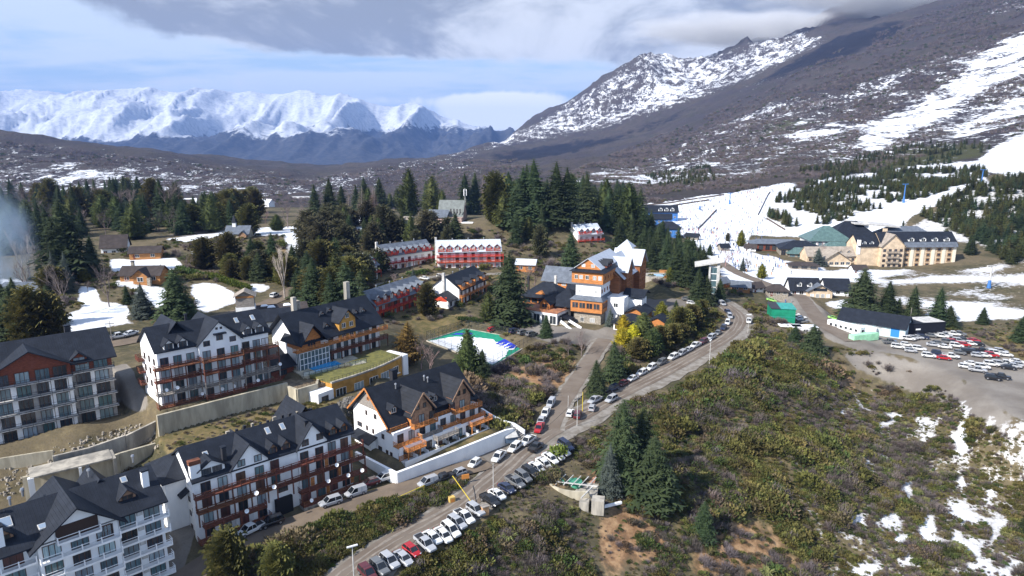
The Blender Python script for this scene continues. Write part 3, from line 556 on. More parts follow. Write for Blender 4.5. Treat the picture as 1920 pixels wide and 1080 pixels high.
def roof_u(m, u0, u1, v0, v1, eave, ridge, ou=.7, ov=.9, th=.22, vm=None, mi=0):
    vm = (v0 + v1) / 2 if vm is None else vm; kf = (ridge - eave) / (vm - v0); kb = (ridge - eave) / (v1 - vm)
    slab4(m, (u0-ou, v0-ov, eave-kf*ov), (u1+ou, v0-ov, eave-kf*ov), (u1+ou, vm, ridge), (u0-ou, vm, ridge), th, mi)
    slab4(m, (u0-ou, vm, ridge), (u1+ou, vm, ridge), (u1+ou, v1+ov, eave-kb*ov), (u0-ou, v1+ov, eave-kb*ov), th, mi)
def roof_v(m, u0, u1, v0, v1, eave, ridge, ou=.7, ov=.8, th=.22, um=None, mi=0):
    um = (u0 + u1) / 2 if um is None else um; kl = (ridge - eave) / (um - u0); kr = (ridge - eave) / (u1 - um)
    slab4(m, (u0-ou, v0-ov, eave-kl*ou), (um, v0-ov, ridge), (um, v1, ridge), (u0-ou, v1, eave-kl*ou), th, mi)
    slab4(m, (um, v0-ov, ridge), (u1+ou, v0-ov, eave-kr*ou), (u1+ou, v1, eave-kr*ou), (um, v1, ridge), th, mi)
def gab_u(m, u0, u1, v0, v1, w0, eave, ridge, vm=None, mi=0):
    vm = (v0 + v1) / 2 if vm is None else vm
    m.hexa([(u0,v0,w0),(u0,v1,w0),(u0,v1,eave),(u0,vm,ridge),(u0,v0,eave)], [(u1,v0,w0),(u1,v1,w0),(u1,v1,eave),(u1,vm,ridge),(u1,v0,eave)], mi)
def gab_v(m, u0, u1, v0, v1, w0, eave, ridge, um=None, mi=0):
    um = (u0 + u1) / 2 if um is None else um
    m.hexa([(u0,v0,w0),(u1,v0,w0),(u1,v0,eave),(um,v0,ridge),(u0,v0,eave)], [(u0,v1,w0),(u1,v1,w0),(u1,v1,eave),(um,v1,ridge),(u0,v1,eave)], mi)
def roof_hip(m, u0, u1, v0, v1, eave, ridge, o=.8, k=.5, th=.2, mi=0):
    u0 -= o; u1 += o; v0 -= o; v1 += o; vm = (v0 + v1) / 2; h = min((v1 - v0) / 2, (u1 - u0) / 2 * .98) * (2 * k); a = (u0 + h, vm, ridge); b = (u1 - h, vm, ridge); e = eave - .25
    c = [(u0,v0,e),(u1,v0,e),(u1,v1,e),(u0,v1,e)]; cb = [(x, y, z - th) for x, y, z in c]
    m.add(c + [a, b] + cb, [(0,1,5,4),(1,2,5),(2,3,4,5),(3,0,4),(6,9,8,7),(0,6,7,1),(1,7,8,2),(2,8,9,3),(3,9,6,0)], mi)
def balcony(par, u0, u1, w, dep=1.5, v=0.0, style='wood', ends=True, posts_down=None, step=1.9):
    fl, rl = dict(wood=(w_cedar, w_cedar), orange=(w_orange, w_orange), white=(w_paint, w_paint), conc=(w_lgrey, w_dk), red=(w_redp, w_redp), grey=(w_greywood, w_greywood))[style]
    m = MB(); m.box(u0, u1, v - dep, v, w - .22, w); b = m.build('balcony', fl, par); r = MB(); n = max(1, round((u1 - u0) / step)); pw = .14 if style in ('wood', 'orange', 'red', 'grey') else (.16 if style == 'white' else .06)
    for i in range(n + 1):
        u = u0 + .08 + (u1 - u0 - .16) * i / n; r.box(u - pw/2, u + pw/2, v - dep - .02, v - dep + pw, w - (.25 if style != 'white' else 0), w + 1.08)
    if style in ('wood', 'orange', 'red', 'grey'): bars = [(.28, .13), (.60, .13), (.92, .14)]
    elif style == 'white': bars = [(.0, .16), (.98, .07), (.55, .03)]
    else: bars = [(.0, .12), (.95, .05), (.5, .03)]
    for h, t in bars:
        r.box(u0, u1, v - dep - .05, v - dep + .02, w + h, w + h + t)
        if ends: r.box(u0 - .02, u0 + .05, v - dep + .02, v, w + h, w + h + t).box(u1 - .05, u1 + .02, v - dep + .02, v, w + h, w + h + t)
    if posts_down is not None:
        for i in range(n + 1):
            if i % 2 == 0: u = u0 + .12 + (u1 - u0 - .24) * i / n; r.box(u - .11, u + .11, v - dep + .05, v - dep + .27, posts_down, w - .22)
    r.build('railing', rl, b); return b
def dormer(par, uc, wd, v0, w0, ht, rise, depth, wall, roof, kind='d', frame=None, wk=.62, name='dormer'):
    m = MB(); gab_v(m, uc - wd/2, uc + wd/2, v0, v0 + depth, w0, w0 + ht, w0 + ht + rise); d = m.build(name, wall, par)
    r = MB(); roof_v(r, uc - wd/2, uc + wd/2, v0, v0 + depth, w0 + ht + .06, w0 + ht + rise + .06, .35, .45, .14); r.build('dormer_roof', roof, d)
    window(d, uc, v0 - .01, w0 + .25, wd * wk, ht - .2, kind, frame, 0, 2, 'dormer_window', False); return d
def chimney(par, u, v, w0, w1, a=.9, b=.9, m_=None, cap=True, name='chimney'):
    m = MB(); m.box(u - a/2, u + a/2, v - b/2, v + b/2, w0, w1); c = m.build(name, m_ or w_white, par)
    if cap: MB().box(u - a/2 - .1, u + a/2 + .1, v - b/2 - .1, v + b/2 + .1, w1, w1 + .25).build('chimney_cap', rf_dark, c)
    return c
def pipe(par, u, v, w0, h=1.1):
    m = MB(); m.tube((u, v, w0), (u, v, w0 + h), .16, .16, 8).tube((u, v, w0 + h), (u, v, w0 + h + .3), .3, .22, 8); return m.build('vent_pipe', mat('zinc', (.35, .36, .38), .4, .6), par)
def skylight(par, u, v, w, k, a=.9, b=1.3):       # lies on a front slope that rises k per metre of v
    m = MB(); slab4(m, (u - a/2, v - b/2, w - k*b/2 + .12), (u + a/2, v - b/2, w - k*b/2 + .12), (u + a/2, v + b/2, w + k*b/2 + .12), (u - a/2, v + b/2, w + k*b/2 + .12), .2)
    s = m.build('skylight', w_lgrey, par); q = MB(); slab4(q, (u - a/2 + .12, v - b/2 + .12, w - k*(b/2 - .12) + .15), (u + a/2 - .12, v - b/2 + .12, w - k*(b/2 - .12) + .15), (u + a/2 - .12, v + b/2 - .12, w + k*(b/2 - .12) + .15), (u - a/2 + .12, v + b/2 - .12, w + k*(b/2 - .12) + .15), .1); q.build('pane', skyl, s)
_dm = None
def dish(par, u, v, w, r=.42, rz=0):
    global _dm
    if _dm is None:
        m = MB(); n = 10; rings = [(.0, .0), (.5, .04), (1.0, .16)]; vs = [(0, .14, 0)]
        for k, d in rings[1:]:
            vs += [(r*k*math.cos(6.283*i/n), .14 - d*1.1, r*k*math.sin(6.283*i/n)) for i in range(n)]
        fs = [(0, 1 + i, 1 + (i+1) % n) for i in range(n)] + [(1 + i, 1 + n + i, 1 + n + (i+1) % n, 1 + (i+1) % n) for i in range(n)]
        m.add(vs, fs); m.bar((0, .12, 0), (0, -.35, .1), .03).bar((0, .14, 0), (0, .4, -.3), .05); _dm = m.mesh('satellite_dish', w_paint)
    o = inst('satellite_dish', _dm, par, (u, v, w)); o.rotation_euler = (R(-25), 0, rz); return o
def shell(par, fn, m_, name='wall'): m = MB(); fn(m); return m.build(name, m_, par)
LEFT = R(-90)      # a window turned to the u = 0 end
bl = dict()
# ---- white apartment block at the bottom edge
b = empty('apartment_building', (*B1O, 1.0), R(45)); tag(b, 'white apartment block with rows of white balconies at the bottom corner', 'building')
shell(b, lambda m: gab_u(m, -40, 0, 0, 12, -4, 13.9, 17.0), w_white)
shell(b, lambda m: gab_v(m, -17.6, -7.0, -1.4, 6, -4, 13.6, 17.3), w_white)
m = MB(); roof_u(m, -40, 0, 0, 12, 14.1, 17.3, .6, 1.4); roof_v(m, -17.6, -7.0, -1.4, 12, 13.7, 17.75, 1.2, 1.2, .25); roof_v(m, -33, -24, 3, 14.5, 14.8, 17.2, .8, .8); roof_v(m, -9, -5.4, 6, 12.8, 15.2, 17.6, .6, .6); m.build('roof', rf_dark, b)
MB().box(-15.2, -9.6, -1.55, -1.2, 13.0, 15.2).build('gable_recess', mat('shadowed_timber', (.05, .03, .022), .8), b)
for k, w in enumerate((.4, 2.95, 5.5, 8.1, 10.75)):
    for u0, u1, v in ((-28.6, -17.8, 0), (-17.6, -7.0, -1.4), (-6.9, .6, 0), (-40, -29, 0)):
        balcony(b, u0, u1, w, 1.35, v, 'white', step=2.4)
    for i, u in enumerate((-37.5, -34, -31, -27, -24, -20.4)): window(b, u, -.01, w + .05, 2.3, 2.0, 'dctbdc'[(i + k) % 6], None, 0, 3)
    for i, u in enumerate((-15.9, -12.3, -8.9)): window(b, u, -1.41, w + .05, 2.2, 2.0, 'tdc'[(i + 2*k) % 3], None, 0, 3)
    for i, u in enumerate((-5.3, -1.7)): window(b, u, -.01, w + .05, 2.2, 2.0, 'dtc'[(i + k) % 3], None, 0, 3)
    MB().box(-3.9, -3.1, -.3, 0, w + 1.2, w + 1.8).build('air_conditioner', w_lgrey, b)
window(b, -9.0, -1.41, 10.9, 1.9, 2.0, 'c', None, 0, 2)
balcony(b, -15.3, -9.5, 13.0, 1.3, -1.4, 'white', step=2.9)
for u in (-4.6, -21, -26): dormer(b, u, 2.4, 1.2, 13.6, 1.7, 1.2, 4, w_ply, rf_dark, 'd')
chimney(b, -1.4, 2.6, 14, 18.0, 1.0, .9); chimney(b, -21.5, 0.6, 13, 17.2, 1.0, .9); chimney(b, -33.0, 2.6, 14, 18.5, 1.0, .9)
for u, v, w in ((-19, 6.5, 17.3), (-21, 5.5, 16.9), (-17, 9, 17), (-23.4, 5, 16.6), (-8.0, 8.5, 17.2), (-1.2, 9, 17.2)): pipe(b, u, v, w)
skylight(b, -20.2, 3.6, 16.1, .55, 1.5, 1.6); skylight(b, -4.0, 4.6, 16.6, .55, .9, 1.0); skylight(b, -16.2, 1.0, 14.9, .1, 1.2, 1.4)
# ---- red gabled block on the left
b = empty('apartment_building', (*B2O, 9.6), R(41)); tag(b, 'apartment block with red-brown timber gable and concrete balconies on the left', 'building')
shell(b, lambda m: m.box(-44, 0, 0, 14, -5, 12.4), mat('grey_facade', (.34, .325, .31), .85, var=.2)); shell(b, lambda m: m.box(-44, .05, -.05, 14.05, 12.45, 15.4), w_red, 'timber_storey')
shell(b, lambda m: m.box(-44, .04, -.04, 4, -5, .1), w_conc, 'plinth'); shell(b, lambda m: gab_v(m, -22.6, -8.2, -1.4, 8, 12.45, 15.2, 19.0), w_red, 'gable')
shell(b, lambda m: m.box(-22.6, -8.2, -1.4, 1, -5, 12.45), mat('grey_facade'), 'projecting_bay')
m = MB(); roof_u(m, -44, 0, 0, 14, 15.5, 20.0, 1.0, 1.3, vm=7); roof_v(m, -22.6, -8.2, -1.4, 8.0, 15.3, 19.3, 1.3, 1.0); m.build('roof', rf_dark, b)
for k, w in enumerate((.1, 3.2, 6.3, 9.4, 12.45)):
    for u0, u1, v in ((-8.0, .3, 0), (-22.8, -8.0, -1.4), (-42, -22.9, 0)): balcony(b, u0, u1, w, 1.5, v, 'conc', step=2.1)
    for i, u in enumerate((-40, -36.5, -33, -29, -25.5)): window(b, u, -.02, w + .05, 2.6, 2.3, 'cdtcd'[(i + k) % 5], None, 0, 3)
    for i, u in enumerate((-20.6, -17.0, -13.4, -10.2)): window(b, u, -1.46, w + .05, 2.4, 2.25, 'ddtc'[(i*3 + k) % 4], None, 0, 3)
    for i, u in enumerate((-5.8, -2.2)): window(b, u, -.07, w + .05, 2.6, 2.25, 'dct'[(i + k) % 3], None, 0, 3)
    if k < 4:
        for u, v in ((-18.8, -1.45), (-12, -1.45), (-4.0, -.06), (-8.7, -1.45), (-22.2, -1.45)): MB().box(u - .5, u + .5, v - .04, v + .04, w, w + 2.4).build('white_panel', w_paint, b)
dormer(b, -6.3, 3.0, -.6, 14.0, 1.6, 1.2, 5, w_red, rf_dark, 'c', None, .7); chimney(b, -6.5, 9, 18, 21, 1.2, 1.2, w_dk); chimney(b, -24, 8, 18, 21.6, .8, .8, w_dk)
# ---- white block with timber scaffold of balconies above the retaining wall
b = empty('apartment_building', (*B3O, 14.0), DIRB); tag(b, 'white apartment block with dark timber balcony frame above cream retaining wall', 'building')
shell(b, lambda m: gab_u(m, 0, 25.5, 0, 12, -3, 12.9, 17.0), w_white); shell(b, lambda m: gab_v(m, 8.6, 18.2, -1.2, 6, -3, 13.0, 17.4), w_white)
m = MB(); roof_u(m, 0, 25.5, 0, 12, 13.0, 17.3, .6, .5); roof_v(m, 8.6, 18.2, -1.2, 11.5, 13.1, 17.75, .5, .5); roof_v(m, 2, 9.5, 4, 14, 13.4, 18.0, .6, .6); m.build('roof', rf_dark, b)
for k, w in enumerate((.15, 3.1, 6.1, 9.0)):
    st = 'wood' if k in (0, 3) else ('grey' if k == 1 else 'wood')
    for u0, u1 in ((-1.2, 8.5), (8.7, 18.1), (18.3, 27.2)): balcony(b, u0, u1, w, 1.9 + (1.1 if u0 > 8 and u0 < 18 else 0), 0 if not (8 < u0 < 18) else -.1, st, posts_down=(w - 2.75 if k else None), step=1.55)
    for i, u in enumerate((1.4, 4.2, 7.0, 10.2, 13.4, 16.6, 19.8, 22.4, 24.6)):
        v = -1.21 if 8.6 < u < 18.2 else -.01; window(b, u, v, w + .05, 1.6, 2.0, 'cdtdcpdtc'[(i + 2*k) % 9], None, 0, 2)
for u in (10.4, 13.4, 16.4): window(b, u, -1.21, 13.2 if u == 13.4 else 12.3, 1.3, 1.1, 'd', None, 0, 2)
MB().box(12.0, 14.8, -2.1, -1.2, 14.6, 14.9).build('window_hood', rf_dark, b)
for u in (2.6, 5.6, 20.5, 23.4): dormer(b, u, 2.1, -.1, 12.6, 1.5, 1.0, 4, w_white, rf_dark, 'd', None, .7)
for u, w in ((12.9, 16.1), (13.9, 16.1)): window(b, u, -1.22, w - .3, .35, .35, 'd', None, 0, 1, 'vent_window', False)
for k, w in enumerate((3.4, 6.4, 9.2)):
    for v in (2.5, 6.0, 9.4): window(b, -.01, v, w, 1.0, 1.3, 'd', None, LEFT, 2)
    o = balcony(b, -12.4, -9.8, w - .6, 1.3, 0, 'wood', step=1.4); o.rotation_euler = (0, 0, R(-90))
for u, w in ((19.5, 15.75), (23.5, 15.75)): skylight(b, u, 3.8, w, .72)
for u in (.6, 2.9, 8.0, 12.6, 15.4, 21.2, 27.0): dish(b, u, -2.3, rnd.choice((1.6, 4.4, 7.3)), rz=rnd.uniform(-.4, .4))
chimney(b, 9.5, 8.5, 15, 18, .5, .5, w_dk)
# ---- ochre timber hotel with glass front
b = empty('hotel', (*B4O, 13.3), R(52)); tag(b, 'ochre timber hotel with tall glass corner behind the small blue pool', 'building')
shell(b, lambda m: gab_u(m, 0, 27, 0, 13, -4, 8.2, 14.0), w_white); shell(b, lambda m: gab_v(m, 12.2, 17.8, -.6, 6, 5.6, 10.8, 13.4), w_ochre, 'gable'); shell(b, lambda m: gab_v(m, -.2, 5.6, -.9, 6, 5.2, 8.0, 11.6), w_orange, 'gable')
m = MB(); roof_u(m, -1, 27, 0, 13, 8.4, 14.4, .8, 1.4); roof_v(m, 12.2, 17.8, -.6, 7, 10.9, 13.7, .6, .8); roof_v(m, -.6, 6.0, -.9, 7, 8.1, 12.0, .9, 1.6); m.build('roof', rf_dark, b)
balcony(b, -2.6, 28.5, 5.4, 2.0, 0, 'orange', posts_down=None, step=1.7); balcony(b, 8.2, 28.5, 2.7, 2.0, 0, 'wood', posts_down=-.2, step=1.7)
gm = MB(); gm.box(-1.6, 7.6, -1.6, .0, -3.2, 4.9); gl = gm.build('glass_front', p_teal, b); fm = MB()
for i in range(9): fm.box(-1.7 + i*1.16, -1.56 + i*1.16, -1.72, -1.58, -3.2, 4.95)
for i in range(6): fm.box(-1.7, 7.7, -1.71, -1.6, -3.2 + i*1.6, -3.08 + i*1.6); 
for i in range(3): fm.box(-1.72, -1.6, -1.6 + i*.7, -1.5 + i*.7, -3.2, 4.95)
fm.build('glazing_bars', w_paint, gl)
for k, w in enumerate((-.05, 2.75)):
    for i in range(7): window(b, 9.6 + i*2.5, -.02, w, 1.3, 2.0, 'dcdt'[(i + k) % 4], None, 0, 2)
for i, u in enumerate((9.6, 19.8, 22.2, 25.0)): window(b, u, -.02, 5.5, 1.5, 2.0, 'dctd'[i], None, 0, 2)
for u, w in ((13.7, 8.6), (16.3, 8.6), (15, 11.2), (13.6, 5.7), (16.2, 5.7)): window(b, u, -.62, w, 1.1, 1.2, 'd', f_white, 0, 2)
window(b, 2.7, -.92, 5.5, 2.4, 2.2, 'd', f_orange, 0, 3)
for u, v, w in ((9.2, 1.2, 8.6), (10.2, 4.2, 11.2), (20.4, 2.6, 10.0), (23.2, 2.6, 10.0), (13.0, 4.6, 11.6)): dormer(b, u, 1.7, v, w, 1.1, .8, 3, w_orange, rf_dark, 'd', f_white, .6)
chimney(b, 3.4, 7, 12, 18.0, 1.1, 1.1, w_conc, False); chimney(b, 22.5, 8.5, 12, 19.0, 1.3, 1.3, w_conc, False); chimney(b, 5.6, 9, 12, 16.4, 1.2, 1.6, w_stone, False)
shell(b, lambda m: gab_u(m, -9.5, -2.2, .5, 7, -3, 2.2, 4.0), w_red, 'annex'); m = MB(); roof_u(m, -9.5, -2.2, .5, 7, 2.3, 4.2, .6, .8); roof_u(m, -12, -1, 7.4, 14, 3.2, 5.2, .5, .8); m.build('annex_roof', rf_dark, b); shell(b, lambda m: gab_u(m, -12, -1, 7.4, 14, -3, 3.1, 5.0), w_white, 'annex')
window(b, -5.5, .49, -.2, 2.2, 1.3, 'd', None, 0, 2)
# ---- long white and brown block in front
b = empty('apartment_building', (*B5O, 1.5), R(42.5)); tag(b, 'long white apartment block with dark red timber balconies beside the dirt road', 'building')
shell(b, lambda m: gab_u(m, 0, 31, 0, 12.5, -3, 12.1, 16.0), w_white)
for u0, u1, r_ in ((6.4, 13.2, 15.9), (19.2, 25.4, 16.3)): shell(b, lambda m: gab_v(m, u0, u1, -.5, 6, -3, 12.3, r_), w_white)
shell(b, lambda m: m.box(-3.4, 5, 5.5, 15, -3, 10.7), w_white, 'rear_wing')
m = MB(); roof_u(m, 0, 31, 0, 12.5, 12.2, 16.3, .6, .6)
for u0, u1, r_ in ((6.4, 13.2, 15.9), (19.2, 25.4, 16.3)): roof_v(m, u0, u1, -.5, 8.5, 12.4, r_ + .3, .5, .5)
roof_hip(m, -3.4, 5, 5.5, 15.2, 10.9, 14.0, .7, .5); roof_v(m, 21, 28, 7, 15.5, 13.0, 17.4, .6, .6); m.build('roof', rf_dark, b)
for w, u0, u1, dep in ((8.95, -.6, 14, 1.1), (8.95, 14, 33.0, 1.1), (6.2, -.4, 14, 1.3), (6.2, 14, 33.2, 1.3), (3.2, .4, 11.8, 1.5), (3.2, 18.6, 33.2, 1.6), (.5, -.6, 12.6, 1.6), (.5, 18.8, 33.4, 1.9)): balcony(b, u0, u1, w, dep, -.5, 'wood', posts_down=w - 2.55 if w > 3 else None, step=1.6)
for k, w in enumerate((.55, 3.25, 6.25, 9.0)):
    for i, u in enumerate((1.8, 4.8, 7.9, 11.4, 14.6, 20.4, 23.6, 26.6, 29.4)):
        if k < 2 and 13 < u < 18.5: continue
        v = -.51 if (6.4 < u < 13.2 or 19.2 < u < 25.4) else -.01; window(b, u, v, w, 1.55, 2.0, 'dcbdcbtbd'[(i + k) % 9], None, 0, 2)
        if (i + k) % 2 == 0: MB().box(u + 1.0, u + 1.8, v - .06, v + .02, w, w + 1.9).build('shutter', w_orange if u > 18 and k < 3 else w_paint, b)
for u, w in ((8.2, 12.2), (11.3, 12.2), (20.8, 12.3), (23.9, 12.7)): window(b, u, -.52, w, 1.25, 1.15, 'c' if u < 12 else 'd', None, 0, 2)
MB().box(14.0, 17.4, -.7, .02, -1.5, 3.0).build('garage_opening', mat('dark_opening', (.012, .012, .014), .9), b); window(b, 15.8, -.02, 4.1, 1.9, 1.0, 'd', None, 0, 1)
dormer(b, 3.2, 4.6, .3, 12.1, 1.3, 1.5, 4.5, w_white, rf_dark, 'd', f_white, .8)
for u in (14.6, 17.2, 27.2, 29.6): dormer(b, u, 1.7, .4, 12.2, 1.2, 1.0, 4, w_orange if u > 26 else w_ply, rf_dark, 'd', None, .7)
chimney(b, .4, .6, -3, 14.8, 1.7, 1.0, w_white, False); MB().box(-.6, 1.4, .0, 1.2, 14.8, 15.6).build('chimney_cap', w_cedar, b); chimney(b, 6.0, 1.8, 12, 15.8, .7, .9, w_dk); chimney(b, 21.8, .9, 13, 16.6, .5, .5, w_dk)
for v, ws in ((4.0, (.8, 3.6, 6.4)), (2.2, (4.6,))):
    for w in ws: window(b, -.01, v, w, .8, .8, 'd', None, LEFT, 1)
for w in (2.0, 4.8, 7.6, 9.4): window(b, -3.41, 9.5, w, 1.5, .9, 'd', None, LEFT, 2)
m = MB(); slab4(m, (-1.6, 3.4, 7.6), (0, 3.4, 8.6), (0, 6.0, 8.6), (-1.6, 6.0, 7.6), .15); m.build('porch_roof', rf_dark, b)
for u, w in ((3.4, 14.5), (15.6, 15.25), (18.6, 15.25)): skylight(b, u, 3.4 if u < 5 else 4.6, w, .66)
for u, w in ((4.4, 1.3), (7.6, 4.0), (9.6, 6.9), (13.0, 6.9), (20.2, 1.4), (24, 4.2), (28.4, 3.9), (31.6, 3.9), (26, 7.0)): dish(b, u, -2.9, w + .3, rz=rnd.uniform(-.5, .3))
for i in range(12): MB().box(9 + i*1.55 + rnd.uniform(-.3, .3), 9.5 + i*1.55, 7.6, 8.1, 14.2, 15.9 + rnd.uniform(0, .7)).build('flue', w_dk if i % 3 else w_stone, b)
for u in (18.8, 24.0, 29.0):       # stone plinth with the bays between
    MB().box(u, u + 4.6, -2.5, -.4, -2.4, .3).build('stone_plinth', w_stone, b)
# ---- white and orange block on the lawn
b = empty('apartment_building', (*B6O, 2.5), R(46)); tag(b, 'white apartment block with bright orange timber balconies above the lawn', 'building')
shell(b, lambda m: m.box(0, 26, 0, 18, -2, 2.9), w_white); shell(b, lambda m: m.box(0, 26, 2.2, 18, 2.9, 5.8), w_white); shell(b, lambda m: gab_u(m, 0, 26, 4.6, 18, 5.8, 8.0, 14.0, 11.5), w_white)
shell(b, lambda m: m.hexa([(-.06, 6.4, 9.4), (-.06, 16.5, 9.4), (-.06, 11.5, 13.7)], [(0, 6.4, 9.4), (0, 16.5, 9.4), (0, 11.5, 13.7)]), w_greywood, 'gable_boarding'); window(b, -.07, 11.5, 11.3, .7, .7, 'b', f_orange, LEFT, 1)
for u0, u1 in ((5.2, 11.4), (17.6, 23.6)):
    shell(b, lambda m: gab_v(m, u0, u1, 2.4, 11, 5.8, 8.9, 13.0), w_ply, 'gable'); MB().box(u0 - .03, u0, 2.4, 4.6, 5.9, 9.0).build('cheek_boarding', w_orange, b)
m = MB(); roof_u(m, 0, 26, 4.6, 18, 8.1, 14.3, .9, 1.6, vm=11.5)
for u0, u1 in ((5.2, 11.4), (17.6, 23.6)): roof_v(m, u0, u1, 2.4, 10.8, 9.0, 13.3, .6, .9)
m.build('roof', roof_mat('seamed_black_roof', (.011, .013, .018), .5, rough=.6), b)
for u0, u1 in ((5.2, 11.4), (17.6, 23.6)):
    m = MB(); um = (u0+u1)/2; m.bar((u0 - .6, 1.45, 8.75), (um, 1.45, 13.35), .12, .35).bar((um, 1.45, 13.35), (u1 + .6, 1.45, 8.75), .12, .35); m.build('bargeboard', w_ply, b)
m = MB(); m.bar((-.95, 3.0, 6.9), (-.95, 11.5, 14.35), .1, .4).bar((-.95, 11.5, 14.35), (-.95, 19.2, 7.4), .1, .4); m.build('bargeboard', w_orange, b)
for u0, u1, w, v, dep in ((-.2, 4.6, 5.8, 4.6, 1.6), (4.8, 11.8, 5.8, 2.4, 1.7), (11.9, 17.2, 5.8, 4.6, 2.2), (17.2, 24.2, 5.8, 2.4, 1.7), (24.3, 27, 5.0, 3.5, 1.8), (-.2, 6.6, 2.95, 2.2, 2.0), (6.8, 12.8, 2.95, 2.2, 1.9), (12.9, 18.6, 2.95, 2.2, 1.4), (18.8, 26.6, 2.95, 2.2, 2.0), (-.3, 5.0, .1, 0, .2), (20.5, 27.4, 2.2, 0, 1.6), (1, 6.2, 2.2, 0, 1.8), (9.5, 16, 2.2, 0, 1.8)):
    balcony(b, u0, u1, w, dep, v, 'grey' if (w < 2.5 and 9 < u0 < 12) or u0 == 6.8 else 'orange', posts_down=-.6 if w == 2.2 else None, step=1.5)
for i in range(8):
    u = 1.9 + i * 3.15; window(b, u, -.02, .05, 1.7, 2.0, 'dtdb'[i % 4], None, 0, 2); window(b, u, 2.18, 3.0, 1.5, 2.0, 'dcdt'[i % 4], None, 0, 2)
    v = 2.38 if (5.2 < u < 11.4 or 17.6 < u < 23.6) else 4.58; window(b, u, v, 5.9, 1.5, 2.0, 'bdcd'[i % 4], None, 0, 2)
    MB().box(u + 1.5, u + 1.62, -1.9, 0, -.5, .9).build('terrace_divider', w_white, b)
for u in (7.2, 9.2, 19.8, 21.6): window(b, u, 2.37, 9.4, .8, 1.1, 'd', None, 0, 1)
for u, v, w in ((2.6, 5.4, 9.0), (14.4, 5.0, 8.6), (12.8, 5.0, 8.8)): dormer(b, u, 1.7, v, w, 1.2, .8, 3.2, w_ply, rf_dark, 'd', f_white, .6)
m = MB(); slab4(m, (11.6, 3.0, 8.0), (17.4, 3.0, 8.0), (17.4, 5.4, 9.0), (11.6, 5.4, 9.0), .2); m.build('lean_to_roof', rf_dark, b)
for v, w, a in ((9.0, 7.4, .9), (12.5, 7.4, .6), (15.5, 3.7, 1.7), (12.5, 3.6, .6), (10, 3.5, .6), (6.2, 3.4, .8), (7.5, .0, 1.2), (4.8, -.1, .7), (3.2, -.1, .7)): window(b, -.01, v, w, a, 1.0, 'd', None, LEFT, 2)
m = MB(); slab4(m, (-2.6, 8.4, 1.9), (0, 8.4, 3.0), (0, 16.5, 3.0), (-2.6, 16.5, 1.9), .18); m.build('porch_roof', rf_dark, b); MB().box(-1.4, 0, 9.2, 15.8, -2, 1.9).build('porch', w_white, b)
chimney(b, 11.0, 16.6, 9, 14.6, 1.5, 1.2, w_dk); pipe(b, 15.0, 9.6, 12.6); pipe(b, 15.6, 9.0, 12.2); pipe(b, 6.6, 9.8, 12.7)
MB().box(0, 26, -1.95, -1.75, -1.5, .35).build('terrace_wall', w_white, b)
MB().box(0, 26, -1.75, 0, -1.5, -.02).build('terrace_floor', w_lgrey, b)
# ---------------------------------------------------------------- red chalet hotels
def chalet(A, th, z, L, D, eave, ridge, roof, label, ndorm, levels, wood=None, wood_style='red', dorm_bal=True, wallm=None, dk='p', chim=True, group=None):
    wood = wood or w_redp; b = empty('chalet_building', (A[0], A[1], z), R(th)); tag(b, label, 'building', group)
    shell(b, lambda m: gab_u(m, 0, L, 0, D, -3, eave - .1, ridge - .3), wallm or w_white); m = MB(); roof_u(m, 0, L, 0, D, eave, ridge, .5, 1.3); m.build('roof', roof, b)
    for w in levels: balcony(b, -.3, L + 1.2, w, 1.4, 0, wood_style, step=2.0, posts_down=(w - 2.5))
    n = max(3, int(L / 3.6))
    for k, w in enumerate([0] + list(levels)):
        for i in range(n):
            u = (i + .5) * L / n; window(b, u, -.02, w + .05, 1.5, 1.9, 'pcdb'[(i * 3 + k) % 4], f_brown if wood is not w_redp else mat('red_frame', (.32, .05, .03), .6), 0, 2, deep=False)
            if k == 0 and i % 2 == 0: MB().box(u + 1.0, u + 1.8, -.05, .02, 0, 2.0).build('door', w_orange, b)
    kk = (ridge - eave) / (D / 2)
    for i in range(ndorm):
        u = (i + .5) * L / ndorm; d = dormer(b, u, L / ndorm * .62, -.3, eave - .4, 1.9, 1.0, 4.2, wood, roof, dk, None, .66)
        if dorm_bal and i % 3 != 2: balcony(b, u - L / ndorm * .42, u + L / ndorm * .42, eave - .5, 1.0, -.3, wood_style, step=1.4)
    if chim: chimney(b, -.4, D * .55, -2, ridge + 1.3, 1.0, 1.0, w_lgrey, False)
    for i in range(3): pipe(b, L * (.25 + .25 * i), D * .5, ridge - .1, .7)
    return b
chalet((-36.2, 326.5), 8, 12, 31, 11, 9.3, 13.4, rf_zinc, 'four storey red and white hotel wing with pale zinc roof', 8, (3.3, 6.0))
chalet((-60, 318), 44, 13, 28, 11, 7.6, 11.6, rf_grey, 'red hotel wing with grey roof left of the pale roofed wing', 8, (3.0,), dk='p')
chalet((-68, 290), 58, 12.5, 14, 10, 7.0, 10.6, rf_grey, 'short red hotel wing half hidden behind conifers', 3, (2.9,))
chalet((-48.8, 234.5), 64, 10, 33, 10, 6.6, 10.4, rf_grey, 'long brown-red hotel wing with row of small gables above the tennis court', 8, (2.9,), wood=mat('brick_red_timber', (.27, .052, .026), .75, var=.3), wood_style='red', wallm=mat('brick_red_timber'))
chalet((37, 381), 24, 15, 15.5, 12, 7.4, 11.8, rf_zinc, 'red and white hotel wing with pale roof among the conifers', 4, (3.0,))
bb = chalet((-20.8, 262.5), 68, 9.5, 26, 12, 6.6, 11.0, rf_dark, 'white gabled chalet with black roof and orange balconies', 4, (2.9,), wood=w_orange, wood_style='orange')
